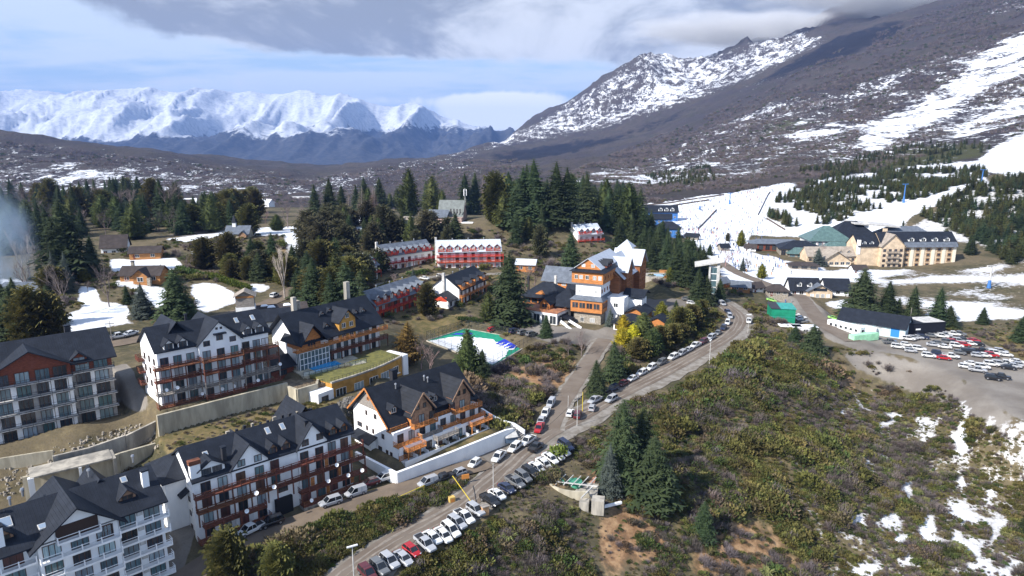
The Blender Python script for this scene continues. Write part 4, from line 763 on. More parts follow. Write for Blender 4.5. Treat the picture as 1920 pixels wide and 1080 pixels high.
m = MB(); roof_u(m, -7.2, .0, 1.0, 9, 3.0, 5.4, .5, .6); m.build('porch_roof', rf_dark, bb); shell(bb, lambda m: gab_u(m, -6.8, 0, 1.4, 8.6, -3, 2.9, 5.1), w_white, 'porch'); window(bb, -4.5, 1.38, .3, 1.4, 1.6, 'd', None, 0, 2); MB().box(-6.9, -6.8, 2, 8, 2.4, 4.2).build('gable_boarding', w_redp, bb)
# ---------------------------------------------------------------- the large orange hotel
HO = g(1076, 603, 6.5); b = empty('hotel', (HO[0], HO[1], 6.5), R(-25)); tag(b, 'large hotel with orange timber tower white band and pale zinc roof', 'building')
shell(b, lambda m: m.box(0, 10.4, 0, 16, -3, 4.4), w_stone, 'stone_base'); shell(b, lambda m: m.box(-.9, 11.2, -1.4, 15, 4.4, 9.0), w_orange, 'glazed_storey')
m = MB(); m.hexa([(-1.3, -1.9, 8.9), (11.7, -1.9, 8.9), (11.7, 15, 8.9), (-1.3, 15, 8.9)], [(.2, .1, 10.3), (10.2, .1, 10.3), (10.2, 15, 10.3), (.2, 15, 10.3)]); m.build('skirt_roof', rf_grey, b)
shell(b, lambda m: m.box(.4, 10.0, .4, 15, 10, 15.2), w_white, 'white_storey'); shell(b, lambda m: m.box(-.8, 11.2, -1.0, 15, 15.2, 19.6), w_orange, 'timber_storey')
m = MB(); m.hexa([(-1.8, -2.0, 19.5), (12.2, -2.0, 19.5), (12.2, 15, 19.5), (-1.8, 15, 19.5)], [(.0, .4, 20.6), (10.4, .4, 20.6), (10.4, 15, 20.6), (.0, 15, 20.6)]); m.build('eave_roof', rf_dark, b)
shell(b, lambda m: gab_v(m, .6, 9.8, -.2, 12, 20.4, 21.0, 24.2), w_orange, 'gable'); m = MB(); roof_v(m, .5, 9.9, -.2, 26, 21.1, 24.5, .5, .7); m.build('roof', rf_zinc, b)
for i in range(4): window(b, .9 + i*2.75, -1.42, 5.9, 2.2, 2.0, 'd', f_orange, 0, 2)
for i in range(5): window(b, 11.22, .6 + i*2.6, 5.9, 2.0, 2.0, 'd', f_orange, R(90), 2)
for u in (2.0, 5.2, 8.2): window(b, u, .38, 11.4, .8, 1.1, 'p', f_white, 0, 1)
for u in (1.0, 2.8, 5.2, 8.0, 10.0): window(b, u, -1.02, 16.8, 1.1, 1.3, 'pd'[int(u) % 2], f_white, 0, 2)
for i in range(4):
    for w in (11.4, 16.6): window(b, 10.02 if w < 12 else 11.22, 2 + i*3.2, w, 1.0, 1.3, 'd', f_orange, R(90), 2)
for u in (3.4, 7.0): window(b, u, -.22, 21.2, 1.2, 1.0, 'p', f_white, 0, 2)
window(b, 7.2, -.02, .6, 1.7, 1.4, 'p', f_white, 0, 2); window(b, 3.2, -.02, .6, 1.2, 1.4, 'd', f_white, 0, 2)
# long rear wing with brown timber side
shell(b, lambda m: gab_v(m, .5, 13.5, 12, 46, 4, 15.6, 20.8), mat('brown_timber_wall', (.25, .095, .036), .75, var=.3, streak=(.6, 1, 5)), 'rear_wing'); m = MB(); roof_v(m, -.5, 14.0, 14, 47, 15.8, 22.2, 1.0, .5)
roof_u(m, 4, 15.6, 16, 25, 17.6, 22.4, .3, .3); roof_u(m, 4, 16.2, 33, 44, 17.6, 23.0, .3, .3); m.build('rear_roof', rf_zinc, b)
shell(b, lambda m: gab_u(m, 6, 15.2, 16.4, 24.6, 6, 17.4, 21.6), mat('brown_timber_wall'), 'side_gable'); shell(b, lambda m: gab_u(m, 6, 15.8, 33.4, 43.6, 6, 17.4, 22.2), mat('brown_timber_wall'), 'side_gable')
for w in (7, 10, 13, 16):
    for v in (18, 20.5, 23, 27, 30, 35, 38, 41): window(b, 13.52 if 25 < v < 33 else (15.22 if v < 25 else 15.82), v, w, 1.2, 1.5, 'd', f_orange, R(90), 2, deep=False)
for v in (18, 26, 30):
    d = empty('dormer', (0, 0, 0)); d.parent = b; mm = MB(); gab_u(mm, .6, 5, v, v + 2.2, 16.6, 18.2, 19.4); mm.build('dormer_wall', w_orange, d); mm = MB(); roof_u(mm, .4, 5, v, v + 2.2, 18.3, 19.6, .3, .4, .12); mm.build('dormer_roof', rf_zinc, d); window(d, .58, v + 1.1, 16.9, 1.2, 1.1, 'p', f_white, LEFT, 2, 'dormer_window', False)
for i, v in enumerate((4, 6.5, 9)):
    mm = MB(); gab_u(mm, 6.5, 11, v, v + 1.8, 20.6, 21.8, 22.8); d = mm.build('dormer', w_red, b); mm = MB(); roof_u(mm, 6.5, 11.2, v, v + 1.8, 21.9, 23.1, .2, .3, .12); mm.build('dormer_roof', rf_dark, d)
mm = MB(); mm.hexa([(4,44,18),(9,44,18),(9,49,18),(4,49,18)], [(4,44,22.5),(9,44,22.5),(9,49,22.5),(4,49,22.5)]); bt = mm.build('belfry', w_paint, b); mm = MB(); roof_hip(mm, 3.8, 9.2, 43.8, 49.2, 22.7, 25.5, .5, .5); mm.build('belfry_roof', rf_zinc, bt)
# grey roofed wing behind, left
shell(b, lambda m: gab_u(m, -24, 0, 28, 38, -2, 9.4, 13.6), w_orange, 'left_wing'); m = MB(); roof_u(m, -24.5, -1, 28, 38, 9.5, 14.2, .4, .9); m.build('left_wing_roof', rf_grey, b)
for i in range(6): window(b, -22 + i*3.6, 27.98, 7.3, 1.6, 1.3, 'p', f_white, 0, 2, deep=False)
shell(b, lambda m: m.box(-14, -1, 24, 28, -2, 5.6), w_white, 'link_block')
# dark hipped restaurant, left
shell(b, lambda m: m.box(-25, -9, 5, 17, -3, 2.6), w_white, 'restaurant_base'); shell(b, lambda m: m.box(-23.5, -9, 7.5, 17, 2.6, 6.4), w_orange, 'veranda')
m = MB(); roof_hip(m, -23.5, -8, 7.0, 18, 6.7, 11.4, 1.6, .5); slab4(m, (-26, 3.8, 2.6), (-9, 3.8, 2.6), (-9, 7.6, 3.8), (-26, 7.6, 3.8), .2); roof_hip(m, -11.5, 0, 1.0, 17, 5.6, 10.6, 1.2, .5); roof_u(m, -9, .2, 12, 24, 6, 10.4, .4, .6); m.build('restaurant_roof', rf_dark, b)
balcony(b, -24, -9.6, 2.9, .5, 7.2, 'orange', step=2.9)
for i in range(5): window(b, -22.2 + i*2.9, 7.48, 3.6, 2.4, 1.9, 'd', f_orange, 0, 1)
for u in (-22.5, -19.4, -16.5): MB().box(u, u + 1.1, 4.96, 5.02, 0, 2.1).build('door', w_red, b)
m = MB(); gab_v(m, -18.6, -14.8, 6.9, 10, 7.2, 7.7, 8.9); m.build('gablet', w_orange, b); chimney(b, -13.2, 14.5, 6, 14, .9, .9, w_lgrey, False); chimney(b, -26.5, 18, 4, 12, .8, .8, w_dk, False)
# white terrace block in front
tb = Matrix.Rotation(R(-20), 4, 'Z')
fr = inst('terrace_block', MB().box(-17.0, -3.2, -7.8, 4, -2, 4.2).mesh('terrace_block', w_paint), b); fr.rotation_euler = (0, 0, R(-6))
for i in range(4): window(fr, -15.0 + i*3.4, -7.82, .2, 2.5, 3.0, 'd', f_white, 0, 2, deep=False)
for i in range(3): window(fr, -3.18, -6 + i*3.2, .2, 2.2, 3.0, 'd', f_white, R(90), 2, deep=False)
MB().box(-17.2, -3.0, -8.0, 3, 4.22, 4.4).build('terrace_deck', mat('terracotta_deck', (.33, .15, .09), .85, var=.3), fr)
q = MB(); 
for i in range(9): q.box(-17.1 + i*1.76, -17.0 + i*1.76, -7.95, -7.85, 4.4, 5.3)
q.box(-17.1, -3.0, -7.95, -7.87, 5.2, 5.3).box(-17.1, -3.0, -7.95, -7.87, 4.75, 4.82).box(-3.1, -3.0, -7.9, 3, 5.2, 5.3); q.build('railing', w_orange, fr)
q = MB(); gab_v(q, -12.6, -8.4, -3.6, 5, 4.2, 6.6, 8.4); q.build('gable', w_orange, fr); q = MB(); roof_v(q, -12.6, -8.4, -3.6, 6, 6.7, 8.7, .5, .6); q.build('gable_roof', rf_dark, fr); window(fr, -10.5, -3.62, 4.9, 2.2, 1.4, 'd', f_orange, 0, 2, deep=False)
q = MB(); q.box(-3.2, .4, -6.5, -1, -2, 1.0); q.build('entrance_steps', w_stone, fr); q = MB(); slab4(q, (-3.2, -5.6, 3.0), (1.0, -5.6, 1.9), (1.0, -1, 1.9), (-3.2, -1, 3.0), .2); q.build('canopy', rf_dark, fr)
q = MB(); q.bar((-2, -6.8, 1.4), (3.6, -9.6, -.4), .4, .9).bar((.4, -5.0, 1.6), (6.4, -7.0, .0), .4, .9); q.build('stair_wall', w_white, fr)
# annexes on the right side
shell(b, lambda m: m.box(10.6, 17.6, 5, 17, -2, 9.5), w_paint, 'white_annex'); q = MB(); q.box(17.2, 22.5, 12, 19, 3, 8.0); q.build('upper_terrace', w_paint, b); q = MB(); roof_u(q, 15.5, 23.5, 11, 20, 9.4, 11.4, .3, .3); q.build('terrace_roof', rf_dark, b)
for u, w in ((13, 2), (16, 2), (14.5, 6)): window(b, u, 4.98, w, 1.5, 1.4, 'd', f_white, 0, 2, deep=False)
q = MB(); gab_v(q, 17.8, 25.5, 6, 16, -2, 4.0, 6.0); q.build('orange_annex', w_orange, b); q = MB(); roof_v(q, 17.8, 25.5, 6, 17, 4.2, 6.3, .6, .8); q.build('annex_roof', rf_dark, b)
q = MB(); q.box(16.5, 27, -4, 5, -2, 2.8); q.build('low_annex', w_paint, b); q = MB(); roof_hip(q, 16.2, 27.4, -4.4, 6, 3.0, 5.4, .6, .5); q.build('low_annex_roof', rf_dark, b)
for i in range(4): window(b, 18 + i*2.5, -4.02, .3, 1.9, 1.8, 'd', f_orange, 0, 2, deep=False)
q = MB(); gab_v(q, 27.5, 33, 4, 11, -1, 2.4, 3.8); q.build('shed_annex', w_orange, b); q = MB(); roof_v(q, 27.5, 33, 4, 12, 2.5, 4.0, .5, .5); q.build('shed_annex_roof', rf_dark, b)
# ---------------------------------------------------------------- stair tower, low dark-roofed house, yellow curved building
b = empty('stair_tower', (-85.2, 212.0, 15), R(18)); tag(b, 'white square tower with weathered timber top behind the apartment block', 'tower')
MB().box(-2.9, 2.9, 0, 5.6, -6, 5.6).build('wall', w_white, b); q = MB(); gab_v(q, -2.75, 2.75, .1, 5.5, 5.6, 9.4, 10.6); q.build('timber_top', w_greywood, b); MB().box(-2.8, 2.8, .02, .1, 8.6, 9.3).build('timber_band', w_log, b); q = MB(); roof_v(q, -2.75, 2.75, .1, 5.5, 9.5, 11.0, .7, .7, .18); q.build('roof', rf_beige, b)
b = empty('low_house', (-82, 205, 14.6), R(24)); tag(b, 'low white house with flat-pitched black roof and leftover snow beside the square tower', 'house')
shell(b, lambda m: gab_u(m, 0, 15, 0, 9, -3, 3.0, 5.4), w_white); q = MB(); roof_u(q, 0, 15, 0, 9, 3.1, 5.6, .5, .8); q.build('roof', rf_dark, b); shell(b, lambda m: m.box(4, 19, 9.5, 18, -3, 3.6), w_paint, 'rear_block'); q = MB(); roof_u(q, 3.6, 19.4, 9.2, 18.2, 3.7, 5.0, .2, .2); q.build('rear_roof', rf_brown, b)
for u in (3, 9, 12): window(b, u, -.02, .6, 1.3, 1.2, 'd', f_brown, 0, 2)
for u, v in ((8, 11), (13, 12), (15.5, 14), (6, 13)): q = MB(); q.hexa([(u-1.3, v-.6, 4.5), (u+1.4, v-.5, 4.5), (u+.9, v+.7, 4.9), (u-1.0, v+.6, 4.9)], [(u-1.1, v-.4, 4.8), (u+1.2, v-.4, 4.8), (u+.7, v+.5, 5.15), (u-.8, v+.4, 5.15)]); q.build('roof_snow', mat('snow', (.82, .84, .88), .8), b)
b = empty('annex_building', (-45.2, 162.3, 8.8), R(56)); tag(b, 'curved yellow annex with grass roof beside the blue pool', 'building')
pts = []; nseg = 9
for i in range(nseg + 1):
    t = i / nseg; pts.append((t * 26.0, 1.6 * math.sin(t * math.pi * .9) * -1 + 1.0 * t))
q = MB(); 
for i in range(nseg):
    (u0, v0), (u1, v1) = pts[i], pts[i+1]; q.hexa([(u0, v0, -3), (u1, v1, -3), (u1, v1 + 7, -3), (u0, v0 + 7, -3)], [(u0, v0, 4.2), (u1, v1, 4.2), (u1, v1 + 7, 4.2), (u0, v0 + 7, 4.2)])
q.build('wall', w_ochre, b); q = MB(); q2 = MB()
for i in range(nseg):
    (u0, v0), (u1, v1) = pts[i], pts[i+1]; q.hexa([(u0, v0 - .15, 4.2), (u1, v1 - .15, 4.2), (u1, v1 + .5, 4.2), (u0, v0 + .5, 4.2)], [(u0, v0 - .15, 4.6), (u1, v1 - .15, 4.6), (u1, v1 + .5, 4.6), (u0, v0 + .5, 4.6)])
    q2.hexa([(u0, v0 + .5, 4.1), (u1, v1 + .5, 4.1), (u1, v1 + 9, 4.1), (u0, v0 + 9, 4.1)], [(u0, v0 + .5, 4.55), (u1, v1 + .5, 4.55), (u1, v1 + 9, 4.9), (u0, v0 + 9, 4.9)])
q.build('parapet', w_conc, b); q2.build('grass_roof', mat('roof_grass', (.16, .15, .045), .95, col2=(.10, .10, .035), vscale=.8, bump=.6, bscale=3), b)
for i, u in enumerate((2.6, 8.2, 13.4, 17.8, 22.6)):
    t = u / 26; v = -1.6 * math.sin(t * math.pi * .9) + t - .05; window(b, u, v, .4, 3.0 if i < 4 else 2.4, 1.9, 'dc'[i % 2], f_white, R(-6 + 14*t), 3)
    MB().box(u - 1.9, u + 1.9, v - .04, v + .1, .05, .3).build('sill', w_paint, b)
q = MB(); q.box(-4.9, -.02, -.6, 6, -3, 3.0); q.build('white_corner', w_white, b); window(b, -2.8, -.62, .3, 1.9, 1.6, 'd', None, 0, 1); q = MB(); q.box(26, 28, 0, 7, -3, 4.6); q.build('white_end', w_white, b)
q = MB()
for i in range(24): u = i * 26 / 23; t = u / 26; v = -1.6 * math.sin(t * math.pi * .9) + t; q.box(u - .03, u + .03, v + .1, v + .16, 4.6, 5.5)
for i in range(nseg):
    (u0, v0), (u1, v1) = pts[i], pts[i+1]; q.bar((u0, v0 + .13, 5.45), (u1, v1 + .13, 5.45), .05).bar((u0, v0 + .13, 5.0), (u1, v1 + .13, 5.0), .03)
q.build('railing', w_dk, b)
b = empty('pool_deck', (*g(580, 700, 13), 13.3), R(40)); tag(b, 'pale pool deck with small bright blue swimming pool', 'pool')
MB().box(-3, 15, -3.2, 5.2, -5, .3).build('deck', w_cream, b); MB().box(1.0, 9.2, -1.6, 3.6, .31, .36).build('water', mat('pool_water', (.02, .30, .62), .08, spec=.6), b); q = MB()
for i in range(12): q.box(-3 + i*1.63, -2.92 + i*1.63, -3.2, -3.12, .3, 1.5)
q.box(-3, 15, -3.19, -3.13, 1.42, 1.5); q.build('railing', w_dk, b); q = MB(); q.box(-3, 15, -3.17, -3.15, .35, 1.4); q.build('glass_panel', mat('clear_panel', (.5, .6, .62), .05, alpha=.25), b)
# ---------------------------------------------------------------- smaller houses
def cottage(name, A, z, th, L, D, eave, ridge, wallm, roof, label, wins=2, hip=False, cat='house', kind='d', fr_=None, deep=False):
    b = empty(name, (A[0], A[1], z), R(th)); tag(b, label, cat)
    if hip: shell(b, lambda m: m.box(0, L, 0, D, -3, eave), wallm)
    else: shell(b, lambda m: gab_u(m, 0, L, 0, D, -3, eave - .05, ridge - .25), wallm)
    m = MB(); (roof_hip if hip else roof_u)(m, 0, L, 0, D, eave, ridge); m.build('roof', roof, b)
    for i in range(wins): window(b, (i + .5) * L / wins, -.02, .9 if eave < 3.6 else 1.0, min(1.6, L / wins * .5), 1.3, kind, fr_ or f_white, 0, 2, deep=deep)
    MB().box(L * .12, L * .12 + .95, -.05, .02, 0, 2.05).build('door', w_red, b); return b
b = cottage('log_cabin', g(226, 528, 19), 18.6, 4, 15, 8, 3.4, 6.0, w_log, rf_brown, 'orange log cabin with dark roof behind the snow field', 3, fr_=f_white)
q = MB(); gab_v(q, 6, 11.4, -2.6, 4, -3, 3.3, 5.4); q.build('gable_wing', w_log, b); q = MB(); roof_v(q, 6, 11.4, -2.6, 4, 3.4, 5.7, .7, .9); q.build('gable_roof', rf_brown, b); window(b, 8.7, -2.62, .8, 2.0, 1.6, 'd', f_white, 0, 2); MB().box(11.4, 12.6, -3.2, -1.8, -3, 2.2).build('stone_pier', w_stone, b); chimney(b, 3, 5, 3, 7.4, 1, 1, w_stone)
cottage('log_cabin', g(243, 485, 20), 19.6, 14, 13, 7, 3.4, 5.6, w_log, rf_brown, 'small timber cabin with flat dark roof above the snow strip', 2)
b = cottage('white_house', g(190, 478, 19), 18.5, 18, 11, 9, 4.6, 9.6, w_white, rf_brown, 'white house with steep dark brown roof beside the large conifer', 3)
cottage('white_house', g(70, 424, 12), 11, -30, 10, 12, 5.0, 10.5, w_white, rf_brown, 'white gabled house in the forest behind the smoke', 2); cottage('white_house', g(0, 420, 12), 11, -35, 10, 10, 5.0, 10.5, w_white, rf_brown, 'white gabled house at the left edge half hidden by smoke', 2); cottage('white_house', g(48, 425, 12), 11, 30, 9, 10, 6, 11, w_white, rf_brown, 'tall narrow white house between two forest houses', 1)
cottage('low_shed', g(0, 552, 16.5), 16.2, 2, 17, 9, 2.8, 4.2, w_white, rf_grey, 'low white shed with grey roof by the bare birches', 3)
b = cottage('chapel', g(424, 447, 21), 20.6, 4, 12, 8, 3.6, 7.0, w_cream, rf_grey, 'stone chapel with small pointed spire beside the snowy clearing', 2, cat='chapel')
q = MB(); q.box(2.8, 4.6, 3.1, 4.9, 5.6, 8.6); s_ = q.build('bell_turret', w_white, b); q = MB(); q.add([(2.5,2.8,8.6),(4.9,2.8,8.6),(4.9,5.2,8.6),(2.5,5.2,8.6),(3.7,4,13.2)], [(0,1,4),(1,2,4),(2,3,4),(3,0,4),(3,2,1,0)]); q.build('spire', rf_dark, s_); q = MB(); gab_v(q, 7.5, 11.5, -2.4, 3, -3, 2.8, 4.4); q.build('porch', w_ply, b); q = MB(); roof_v(q, 7.5, 11.5, -2.4, 4, 2.9, 4.7, .5, .5); q.build('porch_roof', rf_grey, b)
b = empty('church', (*g(812, 417, 25), 24.4), R(-10)); tag(b, 'grey church with steep slate roof on the wooded hill', 'church')
shell(b, lambda m: gab_u(m, 2, 17.5, 4, 14, -3, 4.5, 13.2), mat('pinkish_stone', (.40, .29, .255), .9, var=.25)); q = MB(); roof_u(q, 2, 17.5, 4, 14, 4.6, 13.5, .3, .8); q.build('roof', roof_mat('slate_roof', (.14, .155, .15), .6, rough=.7), b)
shell(b, lambda m: gab_u(m, -3, 9, -2, 4, -3, 4.0, 4.6), mat('pinkish_stone'), 'aisle'); q = MB(); slab4(q, (-3.5, -2.8, 4.0), (9.4, -2.8, 4.0), (9.4, 4.2, 8.0), (-3.5, 4.2, 8.0), .2); q.build('aisle_roof', rf_grey, b)
for i in range(4): window(b, 10.4 + i*1.9, 3.2, 6.0, .5, 2.6, 'd', f_brown, 0, 1, deep=False)
shell(b, lambda m: m.box(10, 18, -1, 4, -3, 3.8), mat('pinkish_stone'), 'porch'); window(b, 12, -1.02, .5, 1.4, 1.6, 'd', f_white, 0, 2, deep=False); shell(b, lambda m: m.box(18, 25, -2, 6, -3, 1.2), w_paint, 'side_terrace')
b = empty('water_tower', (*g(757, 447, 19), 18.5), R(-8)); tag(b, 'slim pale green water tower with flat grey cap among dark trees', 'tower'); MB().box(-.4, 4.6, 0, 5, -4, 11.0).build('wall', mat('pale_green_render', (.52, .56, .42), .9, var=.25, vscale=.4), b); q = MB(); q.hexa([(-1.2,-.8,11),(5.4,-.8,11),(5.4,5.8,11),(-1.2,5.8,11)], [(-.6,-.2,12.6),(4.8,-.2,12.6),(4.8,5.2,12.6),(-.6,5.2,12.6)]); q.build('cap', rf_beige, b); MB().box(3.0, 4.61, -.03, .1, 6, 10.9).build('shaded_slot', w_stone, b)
b = empty('radio_mast', (*g(872, 410, 25), 24)); tag(b, 'lattice radio mast with white panel antennas beside the church', 'mast'); q = MB()
for a in range(3):
    x, y = .8*math.cos(a*2.094), .8*math.sin(a*2.094); q.bar((x, y, 0), (x*.5, y*.5, 20), .14)
    for k in range(10): x2, y2 = .8*math.cos((a+1)*2.094), .8*math.sin((a+1)*2.094); f0, f1 = 1 - k*.05, 1 - (k+1)*.05; q.bar((x*f0, y*f0, k*2), (x2*f1, y2*f1, k*2 + 2), .08)
q.build('lattice', w_lgrey, b)
for a in range(3): MB().box(1.0*math.cos(a*2.1) - .25, 1.0*math.cos(a*2.1) + .25, 1.0*math.sin(a*2.1) - .15, 1.0*math.sin(a*2.1) + .15, 15.5, 19.5).build('antenna', w_paint, b)
cottage('pump_house', g(968, 506, 12), 11.5, -12, 9, 6, 3.8, 5.6, w_orange, rf_zinc, 'small orange and white hut with pale roof beside bare trees', 2)
# ---------------------------------------------------------------- ski village buildings
b = empty('hotel', (*g(1648, 500, -2), -2.4), R(2)); tag(b, 'long beige hotel with black roof and pale dormers by the ski slope', 'building')
L = 47; shell(b, lambda m: gab_u(m, 0, L, 0, 15, -3, 14.5, 20.0), w_beige); q = MB(); roof_u(q, 0, L, 0, 15, 14.6, 21.0, .5, .8, vm=7); q.build('roof', rf_dark, b); q = MB(); slab4(q, (14, -1.6, 12.6), (L, -1.6, 12.6), (L, 0.2, 15.4), (14, .2, 15.4), .2); q.build('lower_roof', rf_grey, b)
shell(b, lambda m: gab_v(m, -1, 13, -2.4, 8, -3, 13.6, 20.2), w_beige, 'gable'); q = MB(); roof_v(q, -1, 13, -2.4, 9, 13.8, 20.6, .8, .9); q.build('gable_roof', rf_beige, b)
for k in range(4):
    for i in range(5): MB().box(15.2 + i*6.6, 17.6 + i*6.6, -.2, .02, k*3.1 + .2, k*3.1 + 2.6).build('loggia', mat('tan_loggia', (.33, .22, .13), .85), b); window(b, 16.4 + i*6.6, -.22, k*3.1 + .9, 1.5, 1.2, 'd', f_brown, 0, 1, deep=False)
    for i in range(4): window(b, 1 + i*3.4, -2.42, k*3.1 + .7, 1.6, 1.5, 'd', f_brown, 0, 2, deep=False)
    balcony(b, 2.5, 9.8, k*3.1 + .1, 1.0, -2.4, 'grey', step=1.8)
for i in range(5): MB().box(18.6 + i*6.6, 20.4 + i*6.6, -.35, .0, -1, 12.8).build('pilaster', mat('cream_render', (.72, .66, .55), .9), b)
for i in range(4): dormer(b, 19 + i*7.4, 3.6, 1.2, 15.6, 1.7, 1.2, 4, w_paint, rf_dark, 'd', f_white, .6)
for i in range(2): dormer(b, -10 + i*4.6, 2.8, 1.2, 13.6, 1.6, 1.1, 4, w_paint, rf_dark, 'd', f_white, .6)
shell(b, lambda m: gab_u(m, -14, 0, .5, 14, -3, 13.5, 19.0), w_beige, 'middle_wing'); q = MB(); roof_u(q, -14, 0, .5, 14, 13.6, 19.6, .4, .8); q.build('middle_roof', rf_dark, b); chimney(b, -13.4, 1, 8, 17, 1.6, 1.6, w_paint); chimney(b, 6, 8, 19, 23, 2.2, 1.6, w_beige)
shell(b, lambda m: gab_u(m, -44, -13, 2, 12, -3, 7.2, 11.5), w_beige, 'low_wing'); q = MB(); roof_u(q, -44, -13, 2, 12, 7.4, 12.0, .4, .8); q.build('low_roof', rf_beige, b)
for k in range(2):
    for i in range(9): window(b, -42 + i*3.3, 1.98, .8 + k*3.1, 1.5, 1.4, 'd', f_brown, 0, 2, deep=False)
for i in range(5): dormer(b, -38 + i*5, 2.0, 3.2, 8.2, 1.2, .8, 3, w_beige, rf_beige, 'd', f_white, .6)
shell(b, lambda m: gab_v(m, -40, -22, -8, 4, -3, 5.4, 11.0), w_beige, 'front_gable'); q = MB(); roof_v(q, -40, -22, -8, 5, 5.6, 11.4, 1.2, 1.2); q.build('front_roof', rf_beige, b); MB().box(-40.2, -21.8, -9.6, -8, 2.2, 2.6).build('terrace', w_paint, b)
for i in range(5):
    for w in (.2, 3.2): window(b, -37.5 + i*3.4, -8.02, w, 2.2, 1.6, 'd', f_white, 0, 2, deep=False)
q = MB(); q.box(-46, -18, -11.5, -8.2, -4, 2.2); q.build('stone_terrace', w_stone, b)
def pavilion(A, z, th, L, D, eave, ridge, roof, wallm, label, k=.5, glassy=False, cat='building', name='ski_lodge'):
    b = empty(name, (A[0], A[1], z), R(th)); tag(b, label, cat); shell(b, lambda m: m.box(0, L, 0, D, -3, eave), wallm); q = MB(); roof_hip(q, 0, L, 0, D, eave, ridge, 1.2, k); q.build('roof', roof, b)
    n = max(2, int(L / 4))
    for i in range(n): window(b, (i + .5) * L / n, -.02, .6, L / n * .62, max(1.4, eave - 1.8), 'dt'[glassy], f_brown, 0, 2, deep=False)
    return b
pavilion(g(1408, 468, 2), 1.5, -8, 34, 12, 5, 7.2, rf_grey, w_red, 'long low ski lodge with blue-grey roof and red-brown end', .5)
pavilion(g(1462, 478, 1.5), 1.0, -14, 25, 18, 5.0, 9.2, rf_dark, w_stone, 'ski lodge with broad black hipped roof beside the snow plaza', .5)
pavilion(g(1478, 482, 1), .6, -14, 14, 8, 3, 6.2, rf_green, w_stone, 'green glass roofed pavilion in front of the lodge', .5, True)
pavilion(g(1518, 468, 3), 2.2, -6, 26, 22, 7, 15.5, rf_green, w_paint, 'tall pyramidal green glass roof above the lodge', .5, True)
pavilion(g(1560, 462, 4), 3.0, -4, 30, 22, 7, 17.0, rf_dark, w_lgrey, 'black pyramidal roofed lodge left of the cable car station', .5)
pavilion(g(1545, 478, 2), 1.2, -6, 20, 9, 5, 8.8, rf_green, w_paint, 'small green glass hall between the black roofs', .5, True)
pavilion(g(1648, 462, 4), 3.0, 0, 40, 20, 6, 13.5, rf_grey, w_lgrey, 'cable car hall with grey pyramidal roof behind the beige hotel', .5)
pavilion(g(1555, 493, 0), -.6, 0, 15, 9, 5, 9.0, rf_dark, w_beige, 'black roofed house with white chimney at the end of the beige hotel', .5)
pavilion(g(1482, 503, 1.5), 1, -10, 15, 7, 2.6, 4.0, rf_brown, w_stone, 'low stone restaurant with terrace below the lodge', .5)
b = cottage('base_station', g(1482, 553, 2), 1.6, -6, 13, 9, 3.4, 8.0, w_paint, rf_dark, 'black roofed ski school with two white dormers on the plaza', 4, cat='building'); dormer(b, 4, 2, .6, 4.4, 1.5, 1, 3, w_paint, rf_dark, 'd', f_white); dormer(b, 8.6, 2, .6, 4.4, 1.5, 1, 3, w_paint, rf_dark, 'd', f_white)
b = cottage('base_station', g(1548, 552, 1.5), 1, -6, 11, 9, 3.4, 7.6, w_paint, rf_dark, 'black roofed shop right of the round stone hall', 3, cat='building')
b = empty('round_hall', (*g(1512, 556, 1.6), 1.2), R(-6)); tag(b, 'stone hall with arched timber gable between two black roofed shops', 'building'); q = MB(); gab_v(q, 0, 11, -1.5, 8, -3, 3.4, 6.2); q.build('wall', w_beige, b); q = MB(); roof_v(q, 0, 11, -1.5, 9, 3.6, 6.6, .6, .9); q.build('roof', rf_grey, b); MB().box(2.5, 8.5, -1.6, -1.48, 3.4, 4.7).build('clerestory', p_dark, b)
for i in range(4): window(b, 2 + i*2.4, -1.52, .4, 1.5, 1.6, 'p', f_white, 0, 1, deep=False)
cottage('ticket_kiosk', g(1440, 553, 2.6), 2.2, -8, 9, 6, 2.6, 5.2, w_stone, rf_brown, 'hexagonal looking ticket kiosk with dark shingle roof', 3, True, 'kiosk')
bl_ = mat('blue_boards', (.05, .16, .42), .6, var=.3)
b = cottage('ski_lodge', g(1203, 409, 8), 7.4, -4, 31, 12, 6.5, 11.5, bl_, rf_dark, 'blue walled lodge with dark roof and white dormers at the piste edge', 6, cat='building')
for i in range(3): dormer(b, 16 + i*5, 3.4, .4, 6.8, 2.0, 1.4, 4, w_paint, rf_dark, 'd', f_white, .7)
cottage('ski_lodge', g(1222, 418, 7), 6.4, -8, 16, 9, 4.5, 8.0, bl_, rf_dark, 'small blue rental hut below the blue lodge', 4, cat='building'); cottage('ski_lodge', g(1226, 438, 6), 5.4, -14, 19, 12, 4.6, 9.4, bl_, rf_dark, 'blue pyramid roofed hut crowded by skiers', 4, True, cat='building')
